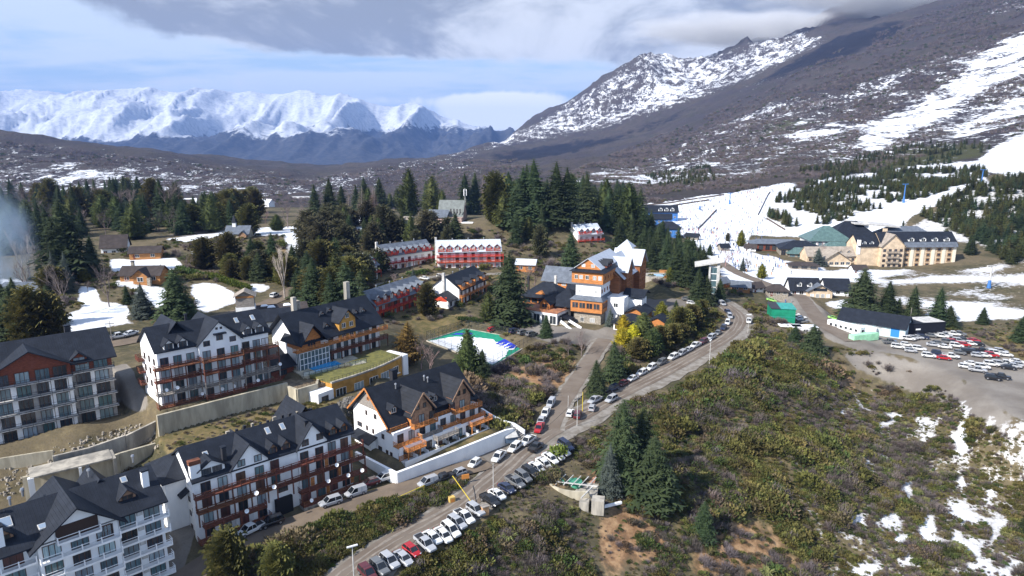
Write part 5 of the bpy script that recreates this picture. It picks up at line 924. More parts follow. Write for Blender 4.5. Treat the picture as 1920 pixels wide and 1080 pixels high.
# ---- sheds by the car park
b = empty('green_shed', (*g(1445, 605, 1), .6), R(-10)); tag(b, 'bright green metal shed with half dark roof beside the road', 'shed'); gr = mat('green_sheet_metal', (.012, .22, .125), .5, var=.2, vscale=.5); gr2 = mat('teal_sheet_metal', (.04, .30, .26), .45, var=.2)
MB().box(0, 9.2, 0, 9, -2, 6.2).build('wall', gr, b); q = MB(); slab4(q, (3.4, -.3, 6.4), (9.5, -.3, 6.4), (9.5, 9.3, 6.8), (3.4, 9.3, 6.8), .15); q.build('roof', gr2, b); q = MB(); slab4(q, (-.3, -.3, 6.38), (3.4, -.3, 6.38), (3.4, 9.3, 6.78), (-.3, 9.3, 6.78), .15); q.build('solar_roof', w_dk, b); MB().box(-.1, 9.3, -.08, 0, 2.9, 3.1).build('seam', gr2, b)
b = empty('workshop_shed', (*g(1571, 613, -.8), -1.2), R(-40)); tag(b, 'long pale blue workshop with black pitched roof', 'shed'); pb = mat('pale_blue_boards', (.50, .62, .64), .8, var=.2, vscale=.5)
shell(b, lambda m: gab_u(m, 0, 24, 0, 11, -2, 4.2, 7.4), pb); q = MB(); roof_u(q, 0, 24, 0, 11, 4.3, 7.7, .6, .9); q.build('roof', rf_dark, b)
for i in range(4): window(b, 4 + i*3.6, -.02, 2.3, 2.2, .8, 'p', f_white, 0, 2)
MB().box(19, 22, -.06, .02, 0, 3.4).build('door', mat('blue_door', (.03, .2, .5), .6), b); MB().box(24, 24.06, 6.5, 8.6, 0, 3.2).build('door', w_dk, b)
for k, (u0, u1, v0) in enumerate(((-2, 3.5, -4.2), (9.5, 14.5, -2.9))): q = MB(); q.box(u0, u1, v0, v0 + 2.6, 0, 2.6); q.build('lean_to', w_paint, b)
b = empty('black_shed', (*g(1692, 633, -2), -2.3), R(10)); tag(b, 'black box shed with pale roof panel at the car park', 'shed'); MB().box(0, 18.5, 0, 9, -2, 5.6).build('wall', mat('black_cladding', (.012, .014, .022), .5, var=.2), b); MB().box(-.2, 18.7, -.2, 9.2, 5.6, 5.75).build('roof', rf_dark, b); MB().box(9, 18.4, .3, 8.7, 5.75, 5.85).build('roof_panel', w_lgrey, b); q = MB(); q.box(5.5, 7.6, -.04, 0, 3.0, 3.6); q.build('sign', w_paint, b); MB().box(-1.4, 0, -.6, 3, -2, 3.2).build('blue_booth', mat('sky_blue_paint', (.25, .42, .68), .6), b)
# ---- white trailer, container, low white huts
b = empty('office_trailer', (*g(1550, 615, -.8), -1.0), R(-62)); tag(b, 'long white office trailer with dark windows on the gravel', 'trailer'); MB().box(0, 14.5, 0, 3, .7, 3.7).build('body', w_paint, b)
for i in range(6): window(b, 1.8 + i*2.2, -.02, 1.8, 1.1, 1.0, 'd', f_white, 0, 1, deep=False)
window(b, 14.52, 1.5, 1.6, 1.5, 1.2, 'd', f_white, R(90), 1, deep=False)
for u in (2, 3.2, 11.5, 12.7):
    for v in (.1, 2.6): MB().tube((u, v, .45), (u, v + .3, .45), .45, .45, 10).build('wheel', w_dk, b)
b = empty('shipping_container', (*g(1601, 641, -1), -1.4), R(20)); tag(b, 'pale mint green shipping container at the edge of the gravel', 'container'); mg = mat('mint_paint', (.36, .66, .44), .6, var=.15); MB().box(0, 12.2, 0, 2.6, 0, 2.7).build('body', mg, b); q = MB()
for i in range(30): q.box(.2 + i*.4, .4 + i*.4, -.04, 0, .15, 2.55)
q.build('ribs', mg, b)
for A, th, L, lb in (((1462, 622), -8, 8, 'left of two white site huts with snowy flat roof among pines'), ((1488, 624), -4, 9, 'right of two white site huts with snowy flat roof among pines')):
    b = empty('site_hut', (*g(*A, .5), .0), R(th)); tag(b, lb, 'hut'); MB().box(0, L, 0, 4, -2, 2.6).build('wall', w_paint, b); MB().box(-.2, L + .2, -.2, 4.2, 2.6, 2.8).build('roof', mat('snow'), b); window(b, L/2, -.02, .9, 1.6, 1, 'd', f_white, 0, 2, deep=False)
# ---- pale lift portal and hotel outdoor pool
b = empty('lift_portal', (*g(1326, 560, 5), 4.6), R(-14)); tag(b, 'white angular portal frame above the conifers by the slope', 'gate'); MB().box(0, .8, 0, 1.6, -1, 15.8).build('post', w_lgrey, b); MB().box(3.4, 4.6, 0, 1.6, -1, 16.6).build('post', w_lgrey, b); q = MB(); slab4(q, (-6, -1, 15.0), (5.4, -1, 17.4), (5.4, 9, 17.6), (-6, 9, 15.2), .6); q.build('roof', w_lgrey, b); MB().box(.8, 3.4, .6, 1.0, 2, 15).build('glazing', p_teal, b)
for k in range(5): MB().box(.8, 3.4, .4, .6, 2.4 + k*3, 2.7 + k*3).build('cross_bar', w_paint, b)
b = empty('terrace_pool', (*g(1200, 527, 8.6), 10.2), R(-18)); tag(b, 'round walled hotel terrace with outdoor pool and timber fence', 'pool'); q = MB(); n = 20
ring = [(11 + 11.5*math.cos(6.2832*i/n), 6 + 7*math.sin(6.2832*i/n)) for i in range(n)]
q.hexa([(x, y, -4) for x, y in ring], [(x, y, .6) for x, y in ring]); q.build('terrace', w_conc, b); MB().box(3, 14, 3, 8, .61, .7).build('water', mat('pale_pool_cover', (.30, .48, .66), .4), b); q = MB()
for i in range(n):
    (x, y), (x2, y2) = ring[i], ring[(i+1) % n]
    if x > 9: q.hexa([(x, y, .6), (x2, y2, .6), (x2*.99+.11, y2*.99+.06, .6), (x*.99+.11, y*.99+.06, .6)], [(x, y, 2.0), (x2, y2, 2.0), (x2*.99+.11, y2*.99+.06, 2.0), (x*.99+.11, y*.99+.06, 2.0)])
q.build('fence', w_log, b)
# ---- far village houses
for i, (px, py, z, th, L) in enumerate(((266, 389, -3, 10, 20), (283, 392, -4, -15, 18), (298, 390, -4, 20, 16), (322, 393, -4, 0, 18), (340, 391, -4, 25, 14), (548, 372, -5, 5, 30), (484, 388, -3, -20, 16))):
    P0 = gp(px, py); cottage('far_house', (P0.x, P0.y), P0.z, th, L, 11, 5.5, 9.5, w_white, (mat('snow'), rf_brown)[i % 2], ['snow roofed white house leftmost of the far village', 'dark roofed white house second of the far village', 'snow roofed white house third of the far village', 'dark roofed house right of the far village', 'snow roofed house at the right end of the far village', 'long dark roofed hall in the far valley', 'white house with pale roof behind the conifers above the chapel'][i], 3)
# ---------------------------------------------------------------- vegetation
def leafm(name, c=(0, 0, 0), c2=(0, 0, 0), ov=.25, tr=.18, vs=.5): return mat(name, c, 0.85, col2=c2, vscale=vs, objvar=ov, trans=tr, spec=.15)
L_fir = leafm('dark_fir_needles', (.062, .084, .036), (.028, .044, .021)); L_blue = leafm('blue_grey_needles', (.105, .125, .105), (.055, .070, .060)); L_oliv = leafm('olive_needles', (.135, .120, .034), (.055, .060, .020))
L_gold = leafm('bronze_needles', (.17, .115, .032), (.085, .058, .020)); L_lime = leafm('yellow_green_needles', (.17, .17, .022), (.075, .085, .014)); L_yel = leafm('golden_foliage', (.52, .42, .03), (.26, .21, .018)); L_cyp = leafm('cypress_needles', (.092, .110, .034), (.042, .056, .021)); L_ced = leafm('brown_cedar_needles', (.088, .082, .040), (.040, .042, .022)); L_lar = leafm('leafless_larch_twigs', (.27, .20, .165), (.17, .13, .11))
bark = mat('bark', (.11, .085, .065), .95, var=.4, vscale=2); barkp = mat('pale_bark', (.42, .36, .31), .9, var=.3, vscale=2); barkg = mat('grey_twigs', (.17, .135, .125), .95, var=.35, vscale=1, objvar=.2); barkw = mat('purple_grey_twigs', (.15, .125, .128), .95, var=.3, vscale=1, objvar=.2)
def conifer(seed, h=20., Rr=4.2, prof=1.0, wh=30, nb=10, droop=.28, up=.15, base=.05, wid=.42, sparse=0.0, core=.5, thin=1.0):
    r_ = random.Random(seed); m = MB()
    for i in range(wh):
        t = base + (1 - base) * (i + r_.random() * .6) / wh; z0 = h * t
        rr = Rr * (max(0.0, 1 - t) ** prof if prof > 0 else math.sqrt(max(0, 1 - ((t - .28) / .72) ** 2) if t > .28 else .72 + t)) * r_.uniform(.82, 1.12) + .12
        if t < .14: rr *= .6 + 2.8 * t
        n = max(4, int(nb * (.55 + .6 * (1 - t)))); a0 = r_.random() * 6.28
        for k in range(n):
            if r_.random() < sparse: continue
            a = a0 + 6.283 * k / n + r_.uniform(-.25, .25); ln = rr * r_.uniform(.7, 1.12); ca, sa = math.cos(a), math.sin(a); dz = -droop * ln * (1 - .6 * t) + up * ln * t
            P = [Vector((ca * ln * f, sa * ln * f, z0 + dz * f ** 1.4 + .10 * ln * f * (1 - f))) for f in (.0, .3, .58, .82, 1.0)]; sd = Vector((-sa, ca, 0)); w = wid * ln * thin
            vs = [tuple(p) for p in P]; fs = []
            for j in range(4):
                f = (.15, .45, .7, .92)[j]; ww = w * (1.05, .95, .72, .42)[j] * r_.uniform(.75, 1.2); fw = Vector((ca, sa, 0)) * ln * .16
                for s in (-1, 1):
                    tip = (P[j] + P[j+1]) * .5 + sd * s * ww + fw + Vector((0, 0, -ww * r_.uniform(.25, .7))); vs.append(tuple(tip)); fs.append((j, j+1, len(vs) - 1) if s > 0 else (j+1, j, len(vs) - 1))
            m.add(vs, fs)
    if core > 0:
        n = 9; rg = []
        for f, q in ((.10, .8), (.25, 1.), (.5, .72), (.75, .38)):
            rr = Rr * (max(0, 1 - f) ** prof if prof > 0 else .8) * core * (1 if prof > 0 else q); rg.append([(rr * math.cos(6.283*i/n) * r_.uniform(.85, 1.15), rr * math.sin(6.283*i/n) * r_.uniform(.85, 1.15), h * f) for i in range(n)])
        vs = [p for g_ in rg for p in g_] + [(0, 0, h * .97)]; fs = [(a*n + i, a*n + (i+1) % n, (a+1)*n + (i+1) % n, (a+1)*n + i) for a in range(3) for i in range(n)] + [(3*n + i, 3*n + (i+1) % n, 4*n) for i in range(n)]; m.add(vs, fs)
    return m
def trunk_mb(h, r0): m = MB(); m.tube((0, 0, -1.5), (0, 0, h * .5), r0, r0 * .6, 7).tube((0, 0, h * .5), (0, 0, h * .96), r0 * .6, .03, 6); return m
def bare(seed, h=10., spread=.45, r0=.2, levels=4, upr=.75):
    r_ = random.Random(seed); m = MB()
    def br(p, d, l, r, lv):
        q = p + d * l; m.tube(p, q, r, r * .62, 4 if lv > 1 else 3, cap=False)
        if lv == 0: return
        n = 3 if lv > 1 else 4
        for i in range(n + (1 if lv == levels else 0)):
            f = r_.uniform(.45, 1.0) if i else 1.0; a = r_.random() * 6.283; s = spread * r_.uniform(.6, 1.4)
            nd = (d + Vector((math.cos(a) * s, math.sin(a) * s, r_.uniform(-.1, .25) + upr * .2))).normalized(); br(p + d * l * f, nd, l * r_.uniform(.55, .78), r * .58, lv - 1)
    br(Vector((0, 0, -.5)), Vector((r_.uniform(-.05, .05), r_.uniform(-.05, .05), 1)), h * .36, r0, levels); return m
def bush(seed, r=1.0, n=120, lf=.34, flat=.75, up=.4):
    r_ = random.Random(seed); m = MB(); lob = [(Vector((r_.uniform(-.5, .5), r_.uniform(-.5, .5), r_.uniform(.1, .5))) * r, r_.uniform(.45, .75) * r) for _ in range(5)]
    for i in range(n):
        c, lr_ = lob[i % 5]; v = Vector((r_.gauss(0, 1), r_.gauss(0, 1), abs(r_.gauss(.2, .8)))).normalized(); p = c + Vector((v.x, v.y, v.z * flat)) * lr_ * r_.uniform(.75, 1.08)
        d = (v + Vector((r_.uniform(-.6, .6), r_.uniform(-.6, .6), up))).normalized(); s = d.cross(Vector((r_.uniform(-1, 1), r_.uniform(-1, 1), r_.uniform(-1, 1)))).normalized(); l = lf * r * r_.uniform(.6, 1.4); w = l * .42
        m.add([p - d * l * .4, p + s * w, p + d * l * .9, p - s * w], [(0, 1, 2, 3)])
    return m
def cane(seed, r=1.0, n=60):
    r_ = random.Random(seed); m = MB()
    for i in range(n):
        a = r_.random() * 6.283; l = r * r_.uniform(.8, 1.6); ln = r_.uniform(.35, .9); d = Vector((math.cos(a), math.sin(a), 0)); b0 = d * r_.uniform(0, .35) * r; w = .055 * r * r_.uniform(.7, 1.5); s = Vector((-math.sin(a), math.cos(a), 0)) * w
        p1 = b0 + d * l * ln * .45 + Vector((0, 0, l * .75)); p2 = b0 + d * l * ln + Vector((0, 0, l * r_.uniform(.55, .95))); m.add([b0 - s, b0 + s, p1 + s * 1.4, p1 - s * 1.4, p2], [(0, 1, 2, 3), (3, 2, 4)])
    return m
def twigs(seed, r=1.0, n=46):
    r_ = random.Random(seed); m = MB()
    for i in range(n):
        a = r_.random() * 6.283; e = r_.uniform(.3, 1.35); d = Vector((math.cos(a) * math.cos(e), math.sin(a) * math.cos(e), math.sin(e))); l = r * r_.uniform(.7, 1.25); b0 = Vector((r_.uniform(-.3, .3), r_.uniform(-.3, .3), 0)) * r; s = Vector((-math.sin(a), math.cos(a), 0)) * .018 * r
        q = b0 + d * l; m.add([b0 - s * 1.6, b0 + s * 1.6, q], [(0, 1, 2)])
        for k in range(3):
            f = r_.uniform(.35, .9); p = b0 + d * l * f; d2 = (d + Vector((r_.uniform(-1, 1), r_.uniform(-1, 1), r_.uniform(-.4, .5)))).normalized(); u_ = d2.cross(Vector((0, 0, 1))).normalized() * .022 * r; m.add([p - u_, p + u_, p + d2 * l * .45], [(0, 1, 2)])
    return m
H0 = 20.0
KIND = {}
def kind(name, variants, material, r0=.32, cat='conifer', bk=None):
    KIND[name] = [((mb.mesh('crown', material)), (trunk_mb(H0, r0).mesh('trunk', bk or bark))) for mb in variants]
kind('fir', [conifer(i, H0, 4.9 + .25*i, .68, 38, 13, .30, .12, .03, .40) for i in range(5)], L_fir)
kind('slim', [conifer(20 + i, H0, 3.6 + .2*i, .72, 36, 11, .3, .12, .03, .42) for i in range(4)], L_fir)
kind('broad', [conifer(40 + i, H0, 7.2, .72, 34, 13, .2, .2, .03, .36) for i in range(2)], L_fir)
kind('blue', [conifer(50 + i, H0, 5.6, .95, 30, 12, .18, .1, .02, .40) for i in range(2)], L_blue)
kind('olive', [conifer(60 + i, H0, 6.2, -1, 32, 12, -.25, .5, .02, .40, core=.62) for i in range(3)], L_oliv)
kind('cyp', [conifer(70 + i, H0, 4.6, .62, 34, 12, -.35, .5, .02, .36, core=.66) for i in range(3)], L_cyp)
kind('gold', [conifer(80 + i, H0, 6.4, .75, 30, 11, -.1, .4, .02, .40) for i in range(2)], L_gold)
kind('lime', [conifer(90 + i, H0, 7.0, .6, 34, 13, -.3, .5, .04, .34, core=.7) for i in range(2)], L_lime)
kind('yellow', [conifer(95 + i, H0, 5.6, .55, 30, 12, -.35, .5, .02, .34, core=.7) for i in range(2)], L_yel)
kind('cedar', [conifer(100 + i, H0, 10.5, -1, 20, 12, .05, .35, .08, .40, .12, core=.5) for i in range(3)], L_ced)
kind('larch', [conifer(110 + i, H0, 4.6, .9, 34, 11, .1, .2, .04, .30, .05, 0, .55) for i in range(3)], L_lar, bk=barkp)
def kindbare(name, mbs, m_): KIND[name] = [(mb.mesh('crown', m_), MB().tube((0, 0, -1), (0, 0, H0 * .2), .32, .26, 6).mesh('trunk', m_)) for mb in mbs]
kindbare('bare', [bare(200 + i, H0, .62, .34, 5) for i in range(3)], barkg); kindbare('birch', [bare(210 + i, H0, .34, .22, 5, 1.2) for i in range(3)], barkp); kindbare('poplar', [bare(220 + i, H0, .2, .3, 5, 1.6) for i in range(1)], barkp); kindbare('pinkbare', [bare(230 + i, H0, .6, .3, 5) for i in range(2)], mat('pinkish_twigs', (.30, .20, .185), .9, objvar=.2))
NICE = dict(fir='dark green conifer', slim='slim dark conifer', broad='broad dark conifer', blue='blue-grey spruce', olive='bushy olive conifer', cyp='dense green cypress', gold='bronze-leaved cypress', lime='yellow-green cypress', yellow='golden yellow conifer', cedar='spreading brownish cedar', larch='leafless pale larch', bare='leafless grey tree', birch='leafless pale birch', poplar='tall leafless poplar', pinkbare='leafless pinkish tree')
TREES = []; WK = dict(fir=1.32, slim=1.35, broad=1.25, blue=1.3, cyp=1.5, olive=1.2, yellow=1.7, lime=1.15, gold=1.3, larch=1.25)
def tree(kd, x, y, z, h, wk, label, group=None, vi=None):
    v = KIND[kd]; crown, trunk = v[rnd.randrange(len(v)) if vi is None else vi % len(v)]
    nm = {'birch': 'birch_tree', 'poplar': 'poplar_tree', 'larch': 'larch_tree', 'bare': 'bare_tree', 'pinkbare': 'bare_tree', 'cyp': 'cypress_tree', 'lime': 'cypress_tree', 'gold': 'cypress_tree', 'cedar': 'cedar_tree'}.get(kd, 'conifer_tree')
    s = h / H0; e = empty(nm, (x, y, z - .2), rnd.random() * 6.28); e.scale = (s * wk * WK.get(kd, 1.0), s * wk * WK.get(kd, 1.0), s); e.rotation_euler = (rnd.gauss(0, .022), rnd.gauss(0, .022), e.rotation_euler[2]); tag(e, label, 'tree', group); inst('trunk', trunk, e); inst('crown', crown, e); TREES.append((x, y, h * .25 * wk)); return e
def ptree(kd, px, yb, yt, where, wk=1.0, group=None):
    p = gp(px, yb); h = max(3.0, zpy(p.y, yt) - p.z); return tree(kd, p.x, p.y, p.z, h, wk, NICE[kd] + ' ' + where, group)
for a in [('fir',1163,905,745,'tallest of the clump beside the lower road bend',.92),('fir',1200,885,756,'standing behind the tallest tree of the road clump',.85),('fir',1226,945,814,'at the front right of the roadside clump',1.25),('blue',1142,925,826,'in front of the roadside clump beside the ruined pump base',.85),('fir',1318,1008,938,'low on the slope right of the roadside clump',.9),
 ('olive',432,1092,990,'at the bottom edge in front of the long white block',.95),('olive',522,1092,1016,'small one at the bottom edge below the dirt road',1.0),('fir',1152,714,636,'nearest the fork on the strip between two roads',1.0),('fir',1119,742,672,'lowest on the strip between two roads',.95),('yellow',1164,655,612,'front one beside the side road',.9),('yellow',1168,628,588,'rear one beside the hotel car park',.8),('yellow',1186,650,606,'middle one left of the round green cypress',.8),
 ('cyp',1204,642,584,'round-topped beside the hotel car park',1.5),('lime',1239,606,563,'on the slope right of the orange hotel',1.0),('slim',1266,598,560,'beside the grey gravel yard',1.3),('blue',1143,612,574,'at the corner of the orange hotel tower',.9),('fir',1024,632,588,'in front of the white hotel terrace',1.0),
 ('cyp',879,702,613,'tall one in front of the tennis court',.95),('fir',903,705,652,'behind the tall cypress at the tennis court',1.1),('gold',762,678,600,'left of the tennis court',1.05),('fir',956,606,468,'tallest between court and orange hotel',1.0),('blue',937,602,528,'beside the tallest conifer by the hotel yard',1.0),('cyp',916,602,545,'left of the hotel yard conifers',1.0),
 ('blue',775,537,500,'in front of the grey roofed red wing',1.0),('olive',801,592,530,'beside the white gabled chalet',.85),('cyp',709,512,470,'half covering the red hotel wing',1.25),('fir',1071,510,430,'half covering the pale roofed red wing',1.0),('cedar',1012,482,420,'left of the half covered red wing',.55),
 ('fir',588,580,480,'left of the three dark trees above the ochre hotel',1.0),('olive',622,588,500,'middle of the three dark trees above the ochre hotel',.7),('fir',652,592,486,'right of the three dark trees above the ochre hotel',1.1),('fir',680,598,535,'at the end of the long brown-red wing',1.1),('cyp',632,560,470,'behind the three dark trees above the ochre hotel',1.0),('fir',560,560,500,'beside the tall poplar',1.0),
 ('olive',432,506,434,'first of the row below the chapel',.95),('fir',476,512,442,'second of the row below the chapel',1.1),('fir',512,515,432,'third of the row below the chapel',.9),('fir',548,520,455,'fourth of the row below the chapel',1.0),('cedar',604,490,412,'large one on the rise above the poplar',.8),('cedar',650,482,418,'second one on the rise above the poplar',.8),('cedar',575,470,428,'small one on the rise above the poplar',.7),('cedar',722,448,382,'left of the pale green water tower',.7),('cedar',800,452,392,'right of the pale green water tower',.75),('cedar',838,458,420,'on the bank below the church',.6),('cedar',690,470,432,'dark one behind the grey roofed wing',.7),('cedar',780,462,428,'behind the pale zinc roofed wing',.7),
 ('fir',335,600,497,'standing alone on the snow field',1.15),('blue',270,596,526,'in the middle of the snow field',1.25),('fir',240,570,532,'small one beside the snow field shrubs',.9),('fir',28,650,530,'left of the olive pair behind the red gabled block',1.1),('olive',62,652,534,'left of the olive pair behind the red gabled block',.85),('olive',92,648,545,'right of the olive pair behind the red gabled block',.85),('blue',107,545,465,'tall one left of the bare tree by the snow',.8),('blue',126,548,468,'second tall one by the bare tree and snow',.8),
 ('broad',128,525,370,'giant one above the snow field',.98),('fir',172,512,438,'leaning against the giant one above the snow',.9),('lime',158,528,500,'small bright one under the giant conifer',1.2),('bare',122,592,478,'at the edge of the snow field',.95),('bare',205,575,480,'behind the snow field shrubs',.8),('bare',165,548,522,'tiny one on the upper snow',1.0),('birch',42,528,428,'first of the birches by the smoke',.9),('birch',57,526,438,'second of the birches by the smoke',.9),('birch',72,530,445,'third of the birches by the smoke',.9),('birch',86,528,436,'fourth of the birches by the smoke',.9),
 ('poplar',534,560,455,'beside the driveway',1.1),('olive',468,440,380,'right of the chapel',.9),('cyp',520,432,400,'dark rounded one on the clearing',1.6),('bare',540,428,368,'large one behind the clearing',1.0),('bare',568,430,376,'second large one behind the clearing',.9),('pinkbare',498,420,392,'small one behind the chapel',1.0),('pinkbare',790,692,632,'in front of the tennis court',.95),('pinkbare',806,705,650,'second one in front of the tennis court',.8),
 ('fir',592,410,343,'left of the group before the pale larches',.95),('fir',620,408,330,'second of the group before the pale larches',.95),('fir',643,404,342,'third of the group before the pale larches',.9),('larch',655,412,362,'left of the three larches',1.0),('larch',678,410,346,'middle of the three larches',.9),('larch',703,406,350,'right of the three larches',.9),('fir',685,398,328,'behind the middle larch',.9),('fir',713,396,329,'behind the right larch',.9),('blue',606,418,382,'small one at the foot of the fir group',1.1),
 ('cyp',766,405,313,'tall pointed one left of the church',.85),('cyp',812,402,327,'behind the church roof',1.0),('slim',798,392,335,'thin one left of the church cypress',.9),('fir',873,402,320,'behind the radio mast',.85),('fir',890,402,318,'right of the radio mast',.85),('larch',905,400,330,'right of the church firs',.7),('olive',930,420,320,'at the left edge of the hill forest',.7),('cyp',944,428,357,'in front of the hill forest edge',1.0),('fir',1003,420,293,'tallest on the forest hill',.85),('fir',982,418,307,'left shoulder of the tallest hill fir',.8),('fir',1040,420,297,'second tallest on the forest hill',.9),('fir',1064,422,308,'right shoulder of the forest hill',.9),('slim',968,458,392,'in front of the forest at the hut',1.1),('slim',1017,438,382,'front row of the hill forest',1.1),('cyp',990,450,405,'front row beside the slim fir',1.0),
 ('fir',1613,594,500,'largest of the row behind the workshop',1.25),('fir',1661,598,523,'second of the row behind the workshop',1.1),('fir',1680,600,556,'small one in the row behind the workshop',1.2),('fir',1709,602,533,'right of the row behind the workshop',.9),('fir',1757,612,536,'behind the black shed',1.0),('fir',1778,614,570,'right of the black shed conifer',1.3),('fir',1842,607,574,'small one alone on the bank above the car park',1.3),('fir',1522,662,606,'below the white site huts',1.3),('fir',1489,642,608,'left of the white site huts',1.3),('fir',1912,640,590,'at the right edge above the car park',1.2),('fir',1925,1000,960,'at the right edge in the gully',1.2),
 ('lime',1389,462,430,'on the crowded snow plaza',.8),('lime',1428,522,493,'beside the plaza road',.9),('fir',1330,478,456,'small one on the plaza snow',1.1),('blue',1392,508,480,'beside bare trees on the plaza',1.0),('bare',1402,508,478,'on the plaza beside the blue spruce',1.2),('pinkbare',1360,500,464,'pale round one on the plaza',1.6),('cedar',1364,452,436,'small dark one among the skiers',.6),('pinkbare',1545,490,450,'tall one before the green glass roof',.9),('blue',1534,498,462,'grey one before the beige hotel',1.4),('lime',1256,530,500,'on the round pool terrace',.9),('bare',985,545,488,'left of two beside the small orange hut',1.1),('bare',1003,545,492,'right of two beside the small orange hut',1.1),('bare',742,545,505,'below the grey roofed red wing',1.2),('fir',1308,566,502,'left of the pale portal frame',1.0),('fir',1324,570,515,'in front of the pale portal frame',1.0),('fir',1348,566,520,'right of the pale portal frame',1.0),('bare',1090,668,612,'on the bank below the hotel steps',1.0),('bare',1066,668,625,'small one on the bank below the hotel',1.0)]:
    ptree(*a)
# woods: many alike trees, each still a tree
def wood(poly, n, kinds, hmin, hmax, label, group, md=4.0, seed=1, wk=1.0, ymax=900):
    r_ = random.Random(seed); P = [gp(*q) for q in poly]; x0, x1 = min(p.x for p in P), max(p.x for p in P); y0, y1 = min(p.y for p in P), min(ymax, max(p.y for p in P)); got = []; made = []
    for _ in range(n * 60):
        if len(got) >= n: break
        x, y = r_.uniform(x0, x1), r_.uniform(y0, y1); z = float(Z(x, y)); a, c = proj(x, y, z)
        if not inpoly(poly, np.array([a]), np.array([c]))[0] or any((x-q[0])**2 + (y-q[1])**2 < md*md for q in got): continue
        kd = kinds[r_.randrange(len(kinds))]; got.append((x, y)); made.append((a, kd, tree(kd, x, y, z, r_.uniform(hmin, hmax), wk * r_.uniform(.85, 1.2), label, group)))
    if len(made) <= 36:
        for i, (a, kd, e) in enumerate(sorted(made, key=lambda q: q[0])): e['label'] = '%s, %d%s from the left %s' % (NICE[kd], i + 1, 'th' if 3 < (i + 1) % 100 < 21 else {1: 'st', 2: 'nd', 3: 'rd'}.get((i + 1) % 10, 'th'), label)
wood([(915,425),(950,400),(1000,378),(1100,378),(1180,392),(1208,425),(1180,455),(1140,448),(1060,428),(960,432)], 74, ['fir', 'slim', 'fir', 'cyp', 'fir'], 25, 36, 'dark conifer among the dense wood on the hill above the orange hotel', 'hill wood above the orange hotel', 4.2, 5)
wood([(1140,458),(1195,436),(1215,436),(1265,478),(1325,530),(1335,548),(1290,545),(1240,514),(1190,497)], 48, ['fir', 'slim', 'fir'], 14, 21, 'dark conifer in the wood right of the orange hotel', 'wood right of the orange hotel', 3.2, 6)

wood([(-40,470),(0,440),(60,432),(180,425),(350,425),(345,445),(250,455),(180,440),(100,450),(60,480),(-20,490)], 46, ['fir', 'slim', 'fir', 'bare', 'cyp'], 15, 24, 'conifer at the near edge of the left wood above the cabins', 'near edge of the left wood', 4.5, 17)
wood([(300,440),(350,410),(480,395),(500,415),(400,436),(310,446)], 34, ['olive', 'fir', 'cyp', 'fir'], 16, 24, 'in the tree belt by the chapel', 'tree belt left of the chapel', 4.5, 8, .9)
wood([(560,470),(600,430),(720,420),(800,430),(850,440),(900,445),(880,452),(800,458),(700,470),(620,500),(570,510)], 34, ['cedar', 'cedar', 'fir', 'cyp'], 11, 18, 'on the rise behind the red wings', 'wooded rise behind the red wings', 4.5, 11, .8)
wood([(560,560),(590,520),(640,500),(690,560),(680,600),(620,600)], 14, ['fir', 'olive', 'cyp'], 12, 18, 'in the thicket above the ochre hotel', 'thicket above the ochre hotel', 4.0, 12)
wood([(330,520),(380,480),(420,500),(520,515),(560,480),(700,490),(760,530),(700,545),(640,560),(600,545),(520,535),(420,522)], 26, ['fir', 'olive', 'cyp', 'bare', 'cedar'], 8, 15, 'in the gardens among the chalets', 'garden trees among the chalets', 4.5, 18)
wood([(400,520),(440,500),(560,500),(600,520),(560,540),(480,535)], 10, ['fir', 'olive'], 8, 13, 'on the bank below the chapel', 'bank below the chapel row', 4.0, 13)
wood([(590,400),(700,385),(900,380),(930,400),(880,408),(700,412)], 22, ['fir', 'larch', 'cyp', 'fir', 'bare'], 18, 26, 'along the ridge behind the church', 'ridge belt behind the church', 4.5, 14, .9)
wood([(1840,430),(1920,400),(1960,430),(1940,480),(1850,490),(1800,470)], 22, ['fir', 'broad'], 10, 15, 'on the slope beside the beige hotel', 'slope wood right of the beige hotel', 5, 9)
wood([(1175,680),(1240,645),(1300,600),(1325,590),(1290,632),(1215,675)], 16, ['olive', 'cyp', 'olive'], 6, 10, 'on the bank between the two roads', 'bank trees between the roads', 4, 10, 1.4)
wood([(0,690),(60,650),(110,640),(120,560),(60,540),(-40,560),(-60,680)], 8, ['olive', 'fir', 'bare'], 9, 14, 'behind the red gabled block', 'garden behind the red gabled block', 4, 15)
